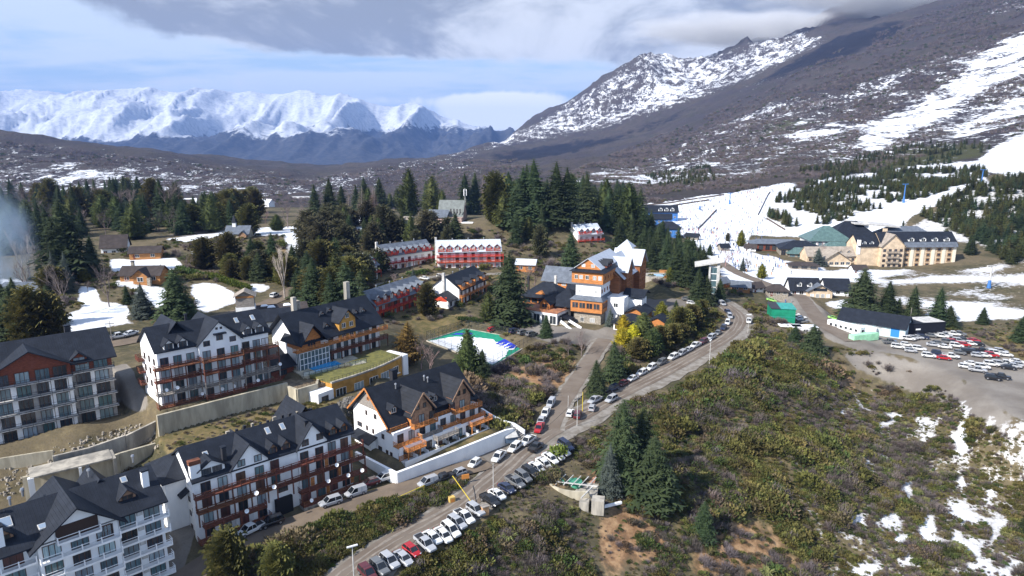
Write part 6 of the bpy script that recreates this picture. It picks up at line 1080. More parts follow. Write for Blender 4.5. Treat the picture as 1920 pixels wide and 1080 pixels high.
# ---------------------------------------------------------------- uncountable cover, instanced on points
def gn_scatter(name, label, pts, scl, idx, meshes, seed=1, kind_='stuff'):
    me = bpy.data.meshes.new(name); me.vertices.add(len(pts)); me.vertices.foreach_set('co', np.asarray(pts, np.float32).ravel()); rs = np.random.RandomState(seed)
    for nm, ty, v in (('scl', 'FLOAT', scl), ('idx', 'INT', idx), ('rz', 'FLOAT', rs.rand(len(pts)) * 6.283)): a = me.attributes.new(nm, ty, 'POINT'); a.data.foreach_set('value', np.asarray(v, np.float32 if ty == 'FLOAT' else np.int32))
    o = inst(name, me); tag(o, label, kind=kind_); ng = bpy.data.node_groups.new(name, 'GeometryNodeTree'); ng.interface.new_socket('Geometry', in_out='INPUT', socket_type='NodeSocketGeometry'); ng.interface.new_socket('Geometry', in_out='OUTPUT', socket_type='NodeSocketGeometry')
    N_ = ng.nodes; gi = N_.new('NodeGroupInput'); go = N_.new('NodeGroupOutput'); ip = N_.new('GeometryNodeInstanceOnPoints'); jn = N_.new('GeometryNodeJoinGeometry')
    for mesh in reversed(meshes):
        so = bpy.data.objects.new(mesh.name, mesh); oi = N_.new('GeometryNodeObjectInfo'); oi.inputs['Object'].default_value = so; oi.inputs['As Instance'].default_value = True; ng.links.new(oi.outputs['Geometry'], jn.inputs[0])
    def attr(nm, ty): n = N_.new('GeometryNodeInputNamedAttribute'); n.data_type = ty; n.inputs[0].default_value = nm; return n.outputs[0]
    cx = N_.new('ShaderNodeCombineXYZ'); ng.links.new(attr('rz', 'FLOAT'), cx.inputs[2])
    ng.links.new(gi.outputs[0], ip.inputs['Points']); ng.links.new(jn.outputs[0], ip.inputs['Instance']); ip.inputs['Pick Instance'].default_value = True; ng.links.new(attr('idx', 'INT'), ip.inputs['Instance Index']); ng.links.new(cx.outputs[0], ip.inputs['Rotation']); ng.links.new(attr('scl', 'FLOAT'), ip.inputs['Scale']); ng.links.new(ip.outputs[0], go.inputs[0])
    md = o.modifiers.new('scatter', 'NODES'); md.node_group = ng; return o
def region(poly, n, seed, ymax=700, ymin=40, minroad=4.6, snowmax=.72, excl=(), perpix=0.0):
    rs = np.random.RandomState(seed); P = [gp(*q) for q in poly]; x0, x1 = min(p.x for p in P) - 5, max(p.x for p in P) + 5; y0, y1 = max(ymin, min(p.y for p in P) - 5), min(ymax, max(p.y for p in P) + 5)
    u = rs.rand(n, 2); x = x0 + (x1 - x0) * u[:, 0]; y = y0 * (y1 / y0) ** u[:, 1] if perpix else y0 + (y1 - y0) * u[:, 1]
    z = Z(x, y); px, py = proj(x, y, z); k = inpoly(poly, px, py)
    for e in excl: k &= ~(inpoly(e, px + rs.randn(n) * 8, py + rs.randn(n) * 6) & (rs.rand(n) < .86))
    x, y, z = x[k], y[k], z[k]
    if minroad:
        for pts, wd in ROADS:
            if len(x) == 0: break
            d, _ = seg_dist(x, y, pts); kk = d > wd / 2 + minroad - 2.6; x, y, z = x[kk], y[kk], z[kk]
    fc = np.clip((x / y - sc[0]) / (sc[1] - sc[0]), 0, nc - 1).astype(int); fr = np.clip(np.interp(np.log(y), lr, np.arange(nr)), 0, nr - 1).astype(int); kk = C_snow[fr, fc] < snowmax; x, y, z = x[kk], y[kk], z[kk]
    return np.stack([x, y, z - .1], -1)
G_oliv = leafm('olive_scrub', (.19, .170, .052), (.085, .082, .030), .35); G_green = leafm('green_scrub', (.10, .128, .036), (.042, .057, .019), .35); G_lime = leafm('bright_scrub', (.20, .205, .055), (.095, .105, .03), .3); G_brown = leafm('brown_scrub', (.19, .15, .085), (.095, .075, .045), .3); G_grey = leafm('grey_dry_scrub', (.215, .18, .155), (.10, .085, .078), .3); G_cane = leafm('cane_leaves', (.235, .225, .090), (.105, .112, .040), .35)
SH = [bush(1, 1, 300, .20).mesh('shrub', G_oliv), bush(2, 1, 300, .17).mesh('shrub', G_green), bush(3, 1, 280, .21).mesh('shrub', G_oliv), bush(4, 1, 280, .17).mesh('shrub', G_lime), bush(5, 1, 260, .18).mesh('shrub', G_brown), twigs(6, .9, 120).mesh('shrub', barkg), twigs(7, .9, 120).mesh('shrub', barkw), cane(8, .62, 110).mesh('cane_clump', G_cane), cane(9, .6, 100).mesh('cane_clump', G_green), bush(10, 1, 320, .15).mesh('shrub', G_green), twigs(11, .85, 120).mesh('shrub', G_grey)]
def scrub(name, label, poly, n, weights, smin, smax, seed, excl=(), **k):
    pts = region(poly, n, seed, excl=excl, **k); rs = np.random.RandomState(seed + 99)
    if len(pts) == 0: return
    w = np.array(weights, float); w /= w.sum(); patch = fbm(pts[:, 0] / 16 + seed, pts[:, 1] / 16, 3); u = np.clip((patch - .5) * 2.1 + .5 + rs.randn(len(pts)) * .30, 0, .999); idx = np.searchsorted(np.cumsum(w), u); idx = np.clip(idx, 0, len(SH) - 1)
    s = (smin + (smax - smin) * rs.rand(len(pts)) ** 2.0) * (.35 + 1.3 * np.clip((fbm(pts[:, 0] / 7 + seed, pts[:, 1] / 7 + 3, 3) - .28) / .44, 0, 1)); s = np.where(rs.rand(len(pts)) < .012, s * 1.5, s)
    ds = np.ones(len(pts), bool)
    for tx, ty, tr in TREES:
        ds &= ((pts[:, 0] - tx) ** 2 + (pts[:, 1] - ty) ** 2) > (tr * .35) ** 2
    gn_scatter(name, label, pts[ds], s[ds], idx[ds], SH, seed)
bare_l = [[(1290,1010),(1400,960),(1470,1000),(1530,1090),(1270,1090)], [(1120,960),(1190,930),(1240,1000),(1230,1060),(1140,1090),(1110,1020)], [(1040,870),(1150,860),(1140,950),(1030,930)]]
#            oliv green oliv2 lime brown grey purple cane cane2 green2 dry
scrub('hillside_scrub', 'dense olive and brown scrub covering the hillside right of the road', [(1250,1090),(1240,960),(1260,860),(1250,760),(1340,690),(1400,640),(1420,600),(1445,625),(1540,655),(1560,700),(1590,740),(1560,800),(1640,900),(1560,1000),(1520,1090)], 40000, (2.6, 2.4, 2.4, 1.2, 1.4, .9, 1.0, 1.4, 1.2, 2.4, 1.4), .6, 2.1, 1, bare_l)
scrub('gully_scrub', 'cane and grey scrub between snow patches in the gully', [(1500,1090),(1560,1000),(1640,900),(1560,800),(1580,720),(1640,745),(1780,742),(1850,800),(1930,835),(1990,900),(1990,1090)], 24000, (1.4, 1.2, .8, .3, 1.0, 1.4, 1.4, 2.2, 1.4, .8, 2.0), .4, 1.5, 2, snowmax=.60)
scrub('verge_scrub', 'dark green scrub below the row of parked cars', [(720,1095),(780,1060),(900,985),(1010,895),(1060,850),(1090,800),(1150,770),(1250,740),(1260,860),(1240,960),(1300,1095)], 22000, (1.2, 2.6, 1.2, .5, 1.3, 1.0, .5, .3, .6, 2.2, 1.2), .45, 1.5, 3, bare_l, minroad=5.6)
scrub('bank_scrub', 'green and brown scrub on the bank between the dirt road and main road', [(380,1095),(480,1030),(600,985),(720,945),(840,905),(890,893),(875,935),(800,975),(700,1045),(630,1095)], 16000, (1.2, 2.8, 1.0, .4, 1.6, .9, .4, .2, .5, 2.4, .9), .45, 1.6, 4, minroad=2.8)
scrub('slope_scrub', 'brown leafless scrub on the slope below the tennis court', [(840,790),(870,740),(900,700),(930,692),(1000,650),(1060,640),(1105,655),(1085,700),(1030,780),(1000,820),(950,810),(900,780)], 8000, (.5, .8, .4, .1, 2.2, 1.6, 2.2, 0, .2, .6, 1.6), .5, 2.0, 5, [[(935,692),(1000,650),(1060,640),(1108,655),(1070,722),(1000,735),(950,715)]])
scrub('roadside_scrub', 'green scrub on the bank between the side road and main road', [(1090,770),(1110,720),(1150,650),(1190,625),(1240,600),(1300,590),(1345,575),(1375,600),(1350,630),(1290,665),(1200,710),(1130,755)], 6000, (1.6, 2.6, 1.2, .6, 1.0, .6, .3, .2, .6, 2.4, .5), .6, 2.0, 6, minroad=5.4)
scrub('roadside_bushes', 'tall green bushes on the outer side of the road bend', [(1240,760),(1290,718),(1345,682),(1400,645),(1440,640),(1400,705),(1320,765),(1260,830)], 2600, (.8, 3, .8, 1.2, .3, .2, .2, .2, .8, 3, .2), 1.0, 3.0, 16)
scrub('village_scrub', 'garden shrubs and dead brush around the village houses', [(120,640),(200,590),(330,600),(520,530),(640,600),(700,620),(820,600),(960,640),(1010,620),(950,580),(1000,520),(1190,520),(1330,560),(1400,600),(1420,560),(1300,500),(1180,460),(900,430),(700,420),(560,440),(330,450),(200,480),(60,520),(60,620)], 9000, (.8, 1.8, .8, .4, 1.8, 1.4, 1.0, 0, .2, 1.4, 1.6), .5, 2.2, 7, minroad=4.5, snowmax=.35)
scrub('ruin_scrub', 'weeds and brush on the rubble between the apartment blocks', [(60,900),(90,860),(230,800),(300,790),(640,750),(700,770),(690,820),(600,780),(470,800),(330,860),(300,880)], 1500, (1, .8, .6, .2, 1.6, .8, .4, .4, .2, .8, 1.6), .25, .7, 8)
scrub('lot_scrub', 'pale scrub on the banks around the gravel car park', [(1400,560),(1440,575),(1480,610),(1540,650),(1640,660),(1780,735),(1640,742),(1560,690),(1440,640),(1390,600)], 3400, (1.4, 1.2, .8, .3, 1.4, 1.0, .8, .6, .4, 1.0, 1.0), .5, 1.6, 9, [[(1570,655),(1700,668),(1800,730),(1780,745),(1700,735),(1620,715),(1570,690)]])
scrub('upper_bank_scrub', 'straw coloured scrub on the bank above the car park', [(1770,618),(1850,610),(1960,600),(1960,690),(1890,655),(1830,630)], 1600, (1.6, 1, .6, .4, 2, .6, .4, .8, .2, .6, 1.2), .5, 1.6, 10)
fw = region([(-80,420),(0,398),(120,385),(340,385),(350,425),(250,432),(180,424),(60,430),(-80,445)], 1500, 70, 900, minroad=0, snowmax=2); fw = fw[np.random.RandomState(8).permutation(len(fw))[:120]]
gn_scatter('far_wood', 'dense dark bluish conifer wood behind the houses on the far left', fw, np.random.RandomState(9).uniform(.6, 1.75, len(fw)), np.random.RandomState(10).randint(0, 8, len(fw)), [v[0] for v in KIND['fir'][:3]] + [v[0] for v in KIND['slim'][:2]] + [KIND['olive'][0][0], KIND['bare'][0][0], KIND['broad'][0][0]], 71)
# pine plantation on the ski slopes and the leafless mountain forest
pl_m = [conifer(300 + i, 1.0, .30, .8, 9, 7, .1, .3, .02, .5, core=.6).mesh('pine', leafm('plantation_needles', (.085, .088, .026), (.036, .042, .016), .35)) for i in range(3)] + [conifer(310, 1.0, .26, .9, 9, 7, .1, .3, .02, .5, core=.6).mesh('pine', L_fir)]
A_ = region([(1441,408),(1447,378),(1500,350),(1560,328),(1640,322),(1845,318),(1852,336),(1714,376),(1556,420),(1477,426)], 5200, 31, 900, minroad=0, snowmax=2); B_ = region([(1692,430),(1770,380),(1840,348),(1950,335),(1950,470),(1900,500),(1850,470),(1790,455)], 2600, 32, 900, minroad=0, snowmax=2); C_ = region([(1500,322),(1640,290),(1720,270),(1860,262),(1850,300),(1640,322)], 1400, 33, 1300, minroad=0, snowmax=.9)
def clumpy(a, s, th): k = fbm(a[:, 0] / 24 + s, a[:, 1] / 24, 3) > th; return a[k]
A_ = clumpy(A_, 1, .46); B_ = clumpy(B_, 4, .47); C_ = clumpy(C_, 6, .5); D_ = clumpy(region([(1210,330),(1330,312),(1345,348),(1215,352)], 900, 34, 1300, minroad=0, snowmax=.9), 2, .46); allp = np.vstack([A_, B_, C_, D_]); rs_ = np.random.RandomState(5)
gn_scatter('pine_plantation', 'dark green young pine plantation in clumps on the snowy ski slopes', allp, np.r_[rs_.uniform(4, 8.5, len(A_)), rs_.uniform(5, 11, len(B_)), rs_.uniform(5, 9, len(C_)), rs_.uniform(5, 9, len(D_))], rs_.randint(0, 4, len(allp)), pl_m, 12)
ft_m = [twigs(400 + i, .62, 34).mesh('leafless_tree', mm_) for i, mm_ in enumerate((mat('mauve_twigs', (.165, .135, .135), .95, objvar=.3), mat('brown_twigs', (.15, .118, .095), .95, objvar=.3), barkw))] + [bush(410, .5, 60, .4).mesh('leafless_tree', G_green), bush(411, .5, 60, .4).mesh('leafless_tree', G_brown)]
M_ = region([(1000,350),(1150,290),(1300,230),(1450,160),(1600,80),(1750,20),(1940,-30),(1940,262),(1850,262),(1640,318),(1440,372),(1200,388),(1120,370),(1000,372)], 110000, 41, 3500, 690, 0, .56, perpix=1); M2 = region([(-20,262),(280,300),(600,335),(700,318),(960,290),(1000,330),(980,360),(600,385),(340,380),(-20,365)], 30000, 42, 2600, 690, 0, .50, perpix=1)
Mm = np.vstack([M_, M2]); sM = fbm(Mm[:, 0] / 60, Mm[:, 1] / 60, 3); km = sM > .45; Mm = Mm[km]; rs_ = np.random.RandomState(9)
gn_scatter('mountain_forest', 'leafless mauve grey forest covering the mountain slopes', Mm, rs_.uniform(3.0, 8.0, len(Mm)) * np.clip(Mm[:, 1] / 1400, .7, 1.5), np.searchsorted([.46, .76, .88, .95], rs_.rand(len(Mm))), ft_m, 13)
# ---------------------------------------------------------------- walls, ruins, terraces
def wall_line(name, label, pts, th, m_, cat='wall', top=None, jag=0.0, seed=1, cap=None, seg=None):
    r_ = random.Random(seed); o = empty(name, (*pts[0][:2], 0)); tag(o, label, cat, kind='thing'); ox, oy = pts[0][0], pts[0][1]
    for i in range(len(pts) - 1):
        a, b = Vector(pts[i][:2]), Vector(pts[i+1][:2]); za, zb = pts[i][2:4], pts[i+1][2:4]; d = (b - a); n = Vector((-d.y, d.x)).normalized() * th / 2; k = max(1, int(d.length / (seg or 1e9)))
        for j in range(k):
            f0, f1 = j / k, (j + 1) / k; p, q = a + d * f0, a + d * f1; t0 = za[1] + (zb[1] - za[1]) * f0 - r_.random() * jag; t1 = za[1] + (zb[1] - za[1]) * f1 - r_.random() * jag; b0 = za[0] + (zb[0] - za[0]) * f0; b1 = za[0] + (zb[0] - za[0]) * f1
            m = MB(); m.hexa([(p.x-n.x-ox, p.y-n.y-oy, b0), (q.x-n.x-ox, q.y-n.y-oy, b1), (q.x+n.x-ox, q.y+n.y-oy, b1), (p.x+n.x-ox, p.y+n.y-oy, b0)], [(p.x-n.x-ox, p.y-n.y-oy, t0), (q.x-n.x-ox, q.y-n.y-oy, t1), (q.x+n.x-ox, q.y+n.y-oy, t1), (p.x+n.x-ox, p.y+n.y-oy, t0)]); m.build('wall_panel', m_, o)
            if cap: m = MB(); m.bar((p.x-ox, p.y-oy, t0 + .06), (q.x-ox, q.y-oy, t1 + .06), th + .16, .14); m.build('coping', cap, o)
    return o
def loc(O, th, u, v): c, s = math.cos(th), math.sin(th); return (O[0] + c*u - s*v, O[1] + s*u + c*v)
q = [loc(B3O, DIRB, u, -4.3) for u in (-2.5, 27.5)]; wall_line('retaining_wall', 'long cream retaining wall under the timber balcony block', [(*q[0], 6, 13.9), (*q[1], 6, 14.0)], .7, w_cream, seg=7.4)
q = [loc(B3O, DIRB, *p) for p in ((27.5, -4.3), (28.0, -8.4), (33.5, -8.0), (36.5, -3.5), (43.5, -2.2))]; wall_line('retaining_wall', 'cream walled bastion at the right end of the long retaining wall', [(*p, 6, 13.2) for p in q], .6, w_cream)
o = empty('bastion_platform', (*loc(B3O, DIRB, 28.3, -8), 0), DIRB); tag(o, 'bare earth platform on top of the cream bastion', 'platform'); MB().box(0, 7.5, .2, 9, 6, 12.7).build('fill', mat('dry_earth', (.17, .13, .085), .95, var=.4, vscale=.7), o); q_ = MB()
for i in range(7): q_.box(.3 + i*1.1, .36 + i*1.1, .2, .26, 12.7, 13.9)
q_.box(.3, 7, .2, .24, 13.8, 13.88); q_.build('railing', w_dk, o)
q = [g(60,905,6.5), g(100,868,8), g(235,826,9), g(300,800,9.5)]; wall_line('ruined_wall', 'broken grey concrete wall below the red gabled block', [(*q[1], 3, 9.6), (*q[2], 3, 10.4), (*q[3], 4, 11.6)], .6, w_conc, jag=.7, seg=5.0)
q = [g(45,912,6), g(150,888,6.5), g(225,868,6.6), g(292,838,7.5)]; wall_line('ruined_wall', 'lower cream ruin wall with doorway above the front block roof', [(*p, 2, 8.2 + .3*i) for i, p in enumerate(q)], .6, w_cream, jag=.8, seg=4.0, seed=3)
q = [g(-10,880,7), g(60,860,8), g(100,850,8.5)]; wall_line('ruined_wall', 'ochre stained wall strip at the left edge', [(*p, 4, 9.2) for p in q], .5, w_cream, seg=6)
o = empty('ruined_room', (*g(118, 912, 5.5), 5.2), R(38)); tag(o, 'roofless concrete room with white pillar behind the front block', 'ruin'); MB().box(-5, 9, 5, 5.5, 0, 3.4).build('wall_panel', w_conc, o); MB().box(-5, 9, .2, 5.5, 3.3, 3.6).build('roof_slab', w_conc, o); MB().box(-5.4, -4.4, 0, .9, -2, 3.5).build('pillar', w_white, o); MB().box(3, 3.5, 0, .5, -2, 3.3).build('pillar', w_white, o); MB().box(9, 9.6, 0, 5, -2, 3.5).build('wall_panel', w_conc, o); MB().box(11.5, 12.8, 5.1, 5.3, 0, 2.4).build('doorway', mat('dark_opening'), o)
rs_ = random.Random(4)
def rubble(name, label, poly, n, smin, smax, m_, seed):
    pts = region(poly, n, seed, minroad=0, snowmax=2); r_ = random.Random(seed); m = MB()
    for x, y, z in pts:
        s = r_.uniform(smin, smax); b_ = [(x + s*r_.uniform(.6, 1)*math.cos(a), y + s*r_.uniform(.6, 1)*math.sin(a), z - .2) for a in (0, 1.3, 2.6, 3.9, 5.1)]; m.hexa(b_, [(x + (p[0]-x)*r_.uniform(.4, .8), y + (p[1]-y)*r_.uniform(.4, .8), z + s*r_.uniform(.5, 1.0)) for p in b_])
    o = m.build(name, m_); tag(o, label, kind='stuff'); return o
rubble('rubble', 'loose stones and broken masonry among the ruined walls', [(0,860),(60,850),(230,800),(290,790),(300,840),(200,880),(60,920),(0,930)], 2200, .12, .6, w_stone, 51); rubble('terrace_rocks', 'dark stacked rocks between the two front apartment blocks', [(620,785),(640,755),(690,735),(700,760),(690,800),(660,815)], 900, .4, 1.3, mat('dark_rock', (.15, .14, .125), .95, var=.5, vscale=1.2), 52); rubble('road_stones', 'scattered pale stones along the road edge', [(700,1090),(860,960),(1000,860),(1020,870),(900,980),(760,1090)], 260, .08, .28, w_stone, 53)
q = [g(668,866,1.2), g(744,908,.8), g(846,868,.8), g(948,826,1.0), g(962,818,1.4)]; wall_line('garden_wall', 'white retaining wall round the lawn of the orange balcony block', [(*q[0], -2, 3.6), (*q[1], -2, 3.4), (*q[2], -2, 3.4), (*q[3], -2, 3.7), (*q[4], -2, 3.4)], .5, w_white, seg=14, cap=w_paint)
q = [g(903,776,3), g(925,789,3), g(945,797,2.6), g(965,803,2), g(984,815,.8)]; wall_line('garden_wall', 'white sloping stair wall beside the road fork', [(*p, -1, z) for p, z in zip(q, (4.6, 4.4, 3.9, 3.3, 2.0))], .5, w_white)
o = empty('outdoor_stairs', (*g(955, 812, 1.6), 1.0), R(-35)); tag(o, 'grey outdoor steps between white walls by the road', 'stairs')
for i in range(9): MB().box(i*.55, i*.55 + .6, -1.2, 1.2, -1.5, 1.9 - i*.24).build('step', w_greywood, o)
o = empty('waste_shelter', (*g(957, 826, .8), .6), R(20)); tag(o, 'small blue and grey waste shelter at the end of the white wall', 'shelter'); q_ = MB(); slab4(q_, (-1.6, -1.2, 1.5), (1.6, -1.2, 1.5), (1.6, 1.2, 2.5), (-1.6, 1.2, 2.5), .1); q_.build('roof', w_lgrey, o); MB().box(-1.5, 1.5, -.9, 1.1, 0, 1.4).build('body', mat('blue_grey_paint', (.10, .15, .22), .6), o)
# ---- tennis court
cw = [Vector((*p, 5.0)) for p in court]; o = empty('tennis_court', (*court[0], 5.0)); tag(o, 'green tennis court half covered in snow with a blue patch', 'sports court'); c0 = cw[0]
def cpt(a, b): return (cw[0].lerp(cw[3], a)).lerp(cw[1].lerp(cw[2], a), b) - Vector((c0.x, c0.y, c0.z))
def cquad(a0, a1, b0, b1, z, m_, nm):
    m = MB(); P = [cpt(a0, b0), cpt(a1, b0), cpt(a1, b1), cpt(a0, b1)]; m.hexa([(p.x, p.y, z - .3) for p in P], [(p.x, p.y, z) for p in P]); return m.build(nm, m_, o)
def cblob(pts, z, m_, nm, seed): 
    r_ = random.Random(seed); m = MB(); P = []
    for i in range(len(pts)):
        a, b = pts[i], pts[(i+1) % len(pts)]
        for k in range(6): f = k/6; p = cpt(a[0] + (b[0]-a[0])*f + r_.uniform(-.012, .012), a[1] + (b[1]-a[1])*f + r_.uniform(-.012, .012)); P.append((p.x, p.y))
    m.hexa([(x, y, z - .05) for x, y in P], [(x, y, z) for x, y in P]); return m.build(nm, m_, o)
cquad(0, 1, 0, 1, .22, mat('green_court', (.018, .26, .16), .7, var=.15), 'surface'); cblob([(.03, .03), (.5, .02), (.97, .04), (.96, .34), (.90, .50), (.80, .60), (.66, .68), (.52, .76), (.36, .68), (.22, .62), (.10, .42)], .27, mat('snow'), 'snow_sheet', 3)
cblob([(.62, .62), (.86, .56), (.93, .66), (.80, .86), (.66, .86)], .29, mat('blue_court', (.025, .045, .42), .7, var=.2), 'blue_zone', 4); cblob([(.05, .52), (.16, .70), (.24, .78), (.18, .84), (.06, .66)], .285, mat('blue_court'), 'blue_zone', 5)
for k in range(5): cblob([(.60 + k*.07, .52 + (k % 2)*.05), (.65 + k*.07, .56), (.66 + k*.06, .70 + (k % 3)*.05), (.63 + k*.07, .66)], .30 + .003*k, mat('snow'), 'snow_streak', 20 + k)
for a, b, nm in (((0, 0), (1, 0), 'k'), ((1, 0), (1, 1), 'k'), ((1, 1), (0, 1), 'k'), ((0, 1), (0, 0), 'k')):
    p0, p1 = cpt(*a), cpt(*b); m = MB(); m.bar((p0.x, p0.y, .15), (p1.x, p1.y, .15), .5, .5); m.build('kerb', w_conc, o); m = MB(); n = 10
    for i in range(n + 1): p = p0.lerp(p1, i/n); m.tube((p.x, p.y, .2), (p.x, p.y, 3.6), .05, .05, 5)
    for h in (3.55, 1.9): m.bar((p0.x, p0.y, h), (p1.x, p1.y, h), .06)
    m.build('fence_posts', w_dk, o); m = MB(); m.hexa([(p0.x, p0.y, .3), (p1.x, p1.y, .3), (p1.x + .01, p1.y + .01, .3), (p0.x + .01, p0.y + .01, .3)], [(p0.x, p0.y, 3.5), (p1.x, p1.y, 3.5), (p1.x + .01, p1.y + .01, 3.5), (p0.x + .01, p0.y + .01, 3.5)]); m.build('fence_mesh', mat('wire_mesh', (.05, .06, .055), .6, alpha=.13), o)
# ---- concrete pump base
o = empty('ruined_pump_base', (*g(1076, 925, -2.4), -2.6), R(-12)); tag(o, 'curved concrete foundation with rusty machinery beside the roadside conifers', 'ruin'); m = MB(); n = 12
for i in range(n):
    a0, a1 = R(150 + i*13), R(150 + (i+1)*13); m.hexa([(5.2*math.cos(a0)*1.15, 4*math.sin(a0) + 2, -2), (5.2*math.cos(a1)*1.15, 4*math.sin(a1) + 2, -2), (4.8*math.cos(a1)*1.15, 3.6*math.sin(a1) + 2, -2), (4.8*math.cos(a0)*1.15, 3.6*math.sin(a0) + 2, -2)], [(5.2*math.cos(a0)*1.15, 4*math.sin(a0) + 2, 1.7), (5.2*math.cos(a1)*1.15, 4*math.sin(a1) + 2, 1.7), (4.8*math.cos(a1)*1.15, 3.6*math.sin(a1) + 2, 1.7), (4.8*math.cos(a0)*1.15, 3.6*math.sin(a0) + 2, 1.7)])
m.build('curved_wall', w_cream, o); MB().box(-5, 5, -1, 5, -2, .4).build('floor', w_conc, o); MB().box(4.2, 6.8, -4.2, -1.6, -2, 1.2).build('concrete_block', w_conc, o); MB().box(1.6, 3.6, -4.2, -2.0, -2, .5).build('concrete_block', w_conc, o)
MB().tube((0, 3, .5), (0, 3, 1.6), 1.5, 1.5, 14).build('valve_drum', mat('green_machine', (.05, .22, .14), .6, var=.4), o); MB().box(-3.6, -2.4, 2, 3, .4, 1.8).build('crate', mat('green_machine'), o); m = MB()
for k in range(5): m.bar((-4 + k*1.7, 0, 1.9), (-2.4 + k*1.7, 4.6, 2.1), .16)
m.bar((-4, 1, 2.0), (5, .4, 2.2), .2).bar((2, -4, 1.5), (4, .5, 2.0), .2); m.build('pipes', w_lgrey, o); MB().box(-1.5, 4, 5.4, 9.5, -.6, .1).build('clay_bank', mat('pink_clay', (.46, .24, .17), .95, var=.3), o)
o = MB().bar((0, 0, .3), (5.2, 2.0, .5), .5).build('concrete_beam', w_paint); o.location = (*g(1122, 955, -4.4), -4.4); tag(o, 'white beam lying on the ground below the concrete foundation', 'beam')
# ---- poles, lamps, barriers
wire_m = mat('cable', (.03, .03, .03), .6)
def pole(px, yb, yt, label, kind_='lamp', rz=0.0, r=.11, m_=None):
    p = gp(px, yb); h = max(4.0, zpy(p.y, yt) - p.z); o = empty('street_lamp' if kind_ == 'lamp' else 'utility_pole', p, rz); tag(o, label, 'lamp' if kind_ == 'lamp' else 'pole'); MB().tube((0, 0, -1), (0, 0, h), r, r*.7, 7).build('post', m_ or w_lgrey, o)
    if kind_ == 'lamp': MB().box(-.9, .9, -.14, .14, h - .1, h + .1).build('lamp_head', w_paint, o)
    elif kind_ == 'cross': MB().box(-1.2, 1.2, -.08, .08, h - .9, h - .7).build('crossarm', w_greywood, o)
    return Vector((p.x, p.y, p.z + h - .5))
t1 = pole(664, 1092, 1024, 'white T-shaped street lamp at the bottom edge of the main road', rz=.5); t2 = pole(925, 935, 868, 'tall slim pole beside the parked row on the main road', 'pole', r=.09); t3 = pole(1330, 682, 638, 'lamp pole at the outer edge of the road bend', 'lamp', 1.0); t4 = pole(1082, 800, 742, 'utility pole with crossarm at the road fork', 'cross', .6); pole(1092, 772, 735, 'leaning yellow topped pole at the road fork', 'pole', m_=mat('yellow_paint', (.62, .47, .04), .6), r=.1); pole(1065, 772, 742, 'short white pole on the road island', 'pole', r=.08)
t5 = pole(210, 640, 602, 'timber pole with wires beside the parked cars by the snow', 'cross', .4, m_=w_greywood); pole(320, 596, 570, 'short timber pole in front of the lone snow field conifer', 'pole', m_=w_greywood); t6 = pole(530, 905, 850, 'white globe lamp in front of the long white block', 'lamp', .8, .08); pole(1402, 625, 590, 'white lamp at the outer edge of the upper bend', 'lamp', r=.08)
for i, (x, yb, yt) in enumerate(((1706, 606, 577), (1747, 612, 578), (1759, 612, 580))): pole(x, yb, yt, ('left', 'middle', 'right')[i] + ' of three timber poles beside the black shed', 'pole', m_=w_greywood, r=.16)
def wire(a, b, lab, sag=1.2):
    m = MB(); P = [a.lerp(b, k/10) - Vector((0, 0, sag*4*(k/10)*(1 - k/10))) for k in range(11)]; 
    for k in range(10): m.bar(P[k], P[k+1], .05)
    tag(m.build('power_line', wire_m), lab, 'cable')
wire(t1, t2, 'cable between the T-shaped lamp and the slim roadside pole'); wire(t2, t4, 'cable from the slim roadside pole to the fork pole'); wire(t4, t3, 'cable along the road bend'); wire(t5, t5 + Vector((-40, -6, 2)), 'cable from the timber pole towards the left edge')
yl = mat('yellow_paint'); ob = mat('orange_box', (.55, .22, .05), .7)
def simple(nm, label, cat, px, py, mb, m_, rz=0): p = gp(px, py); o = mb.build(nm, m_); o.location = p; o.rotation_euler = (0, 0, rz); tag(o, label, cat); return o
o = empty('road_barrier', gp(888, 955), R(128)); tag(o, 'raised yellow road barrier with yellow base block', 'barrier'); MB().bar((0, 0, .9), (7.6, 0, 4.2), .11).build('arm', yl, o); MB().box(-.6, .5, -.4, .4, -.3, 1.2).build('base', yl, o)
o = empty('road_barrier', gp(748, 940), R(40)); tag(o, 'low yellow rail fence beside the dirt road', 'barrier'); MB().bar((0, 0, 1.0), (6.0, 0, 1.4), .1).build('rail', yl, o); MB().tube((0, 0, -.3), (0, 0, 1.1), .07, .07, 6).build('post', yl, o); MB().tube((6, 0, -.3), (6, 0, 1.5), .07, .07, 6).build('post', yl, o)
o = empty('notice_sign', gp(873, 908), R(20)); tag(o, 'orange sign box on a post above the bank', 'sign'); MB().box(-.8, .8, -.1, .1, 1.3, 2.3).build('board', ob, o); MB().tube((0, 0, -.3), (0, 0, 1.3), .07, .07, 6).build('post', w_greywood, o)
o = empty('timber_bin', gp(909, 965), R(30)); tag(o, 'tan timber box standing on the verge below the black pickup', 'box'); MB().box(-.7, .7, -.5, .5, 0, 1.9).build('body', mat('tan_plywood', (.52, .30, .15), .8, var=.2), o); MB().box(-.8, .8, -.6, .6, 1.9, 2.0).build('lid', w_greywood, o)
o = empty('timber_bin', gp(847, 942), R(30)); tag(o, 'yellow concrete block at the bank edge opposite the barrier', 'box'); MB().box(-.6, .6, -.5, .5, 0, 1.3).build('body', mat('faded_yellow', (.58, .40, .12), .8, var=.25), o); MB().box(-.4, .4, -.52, -.5, .3, 1.0).build('panel', ob, o)
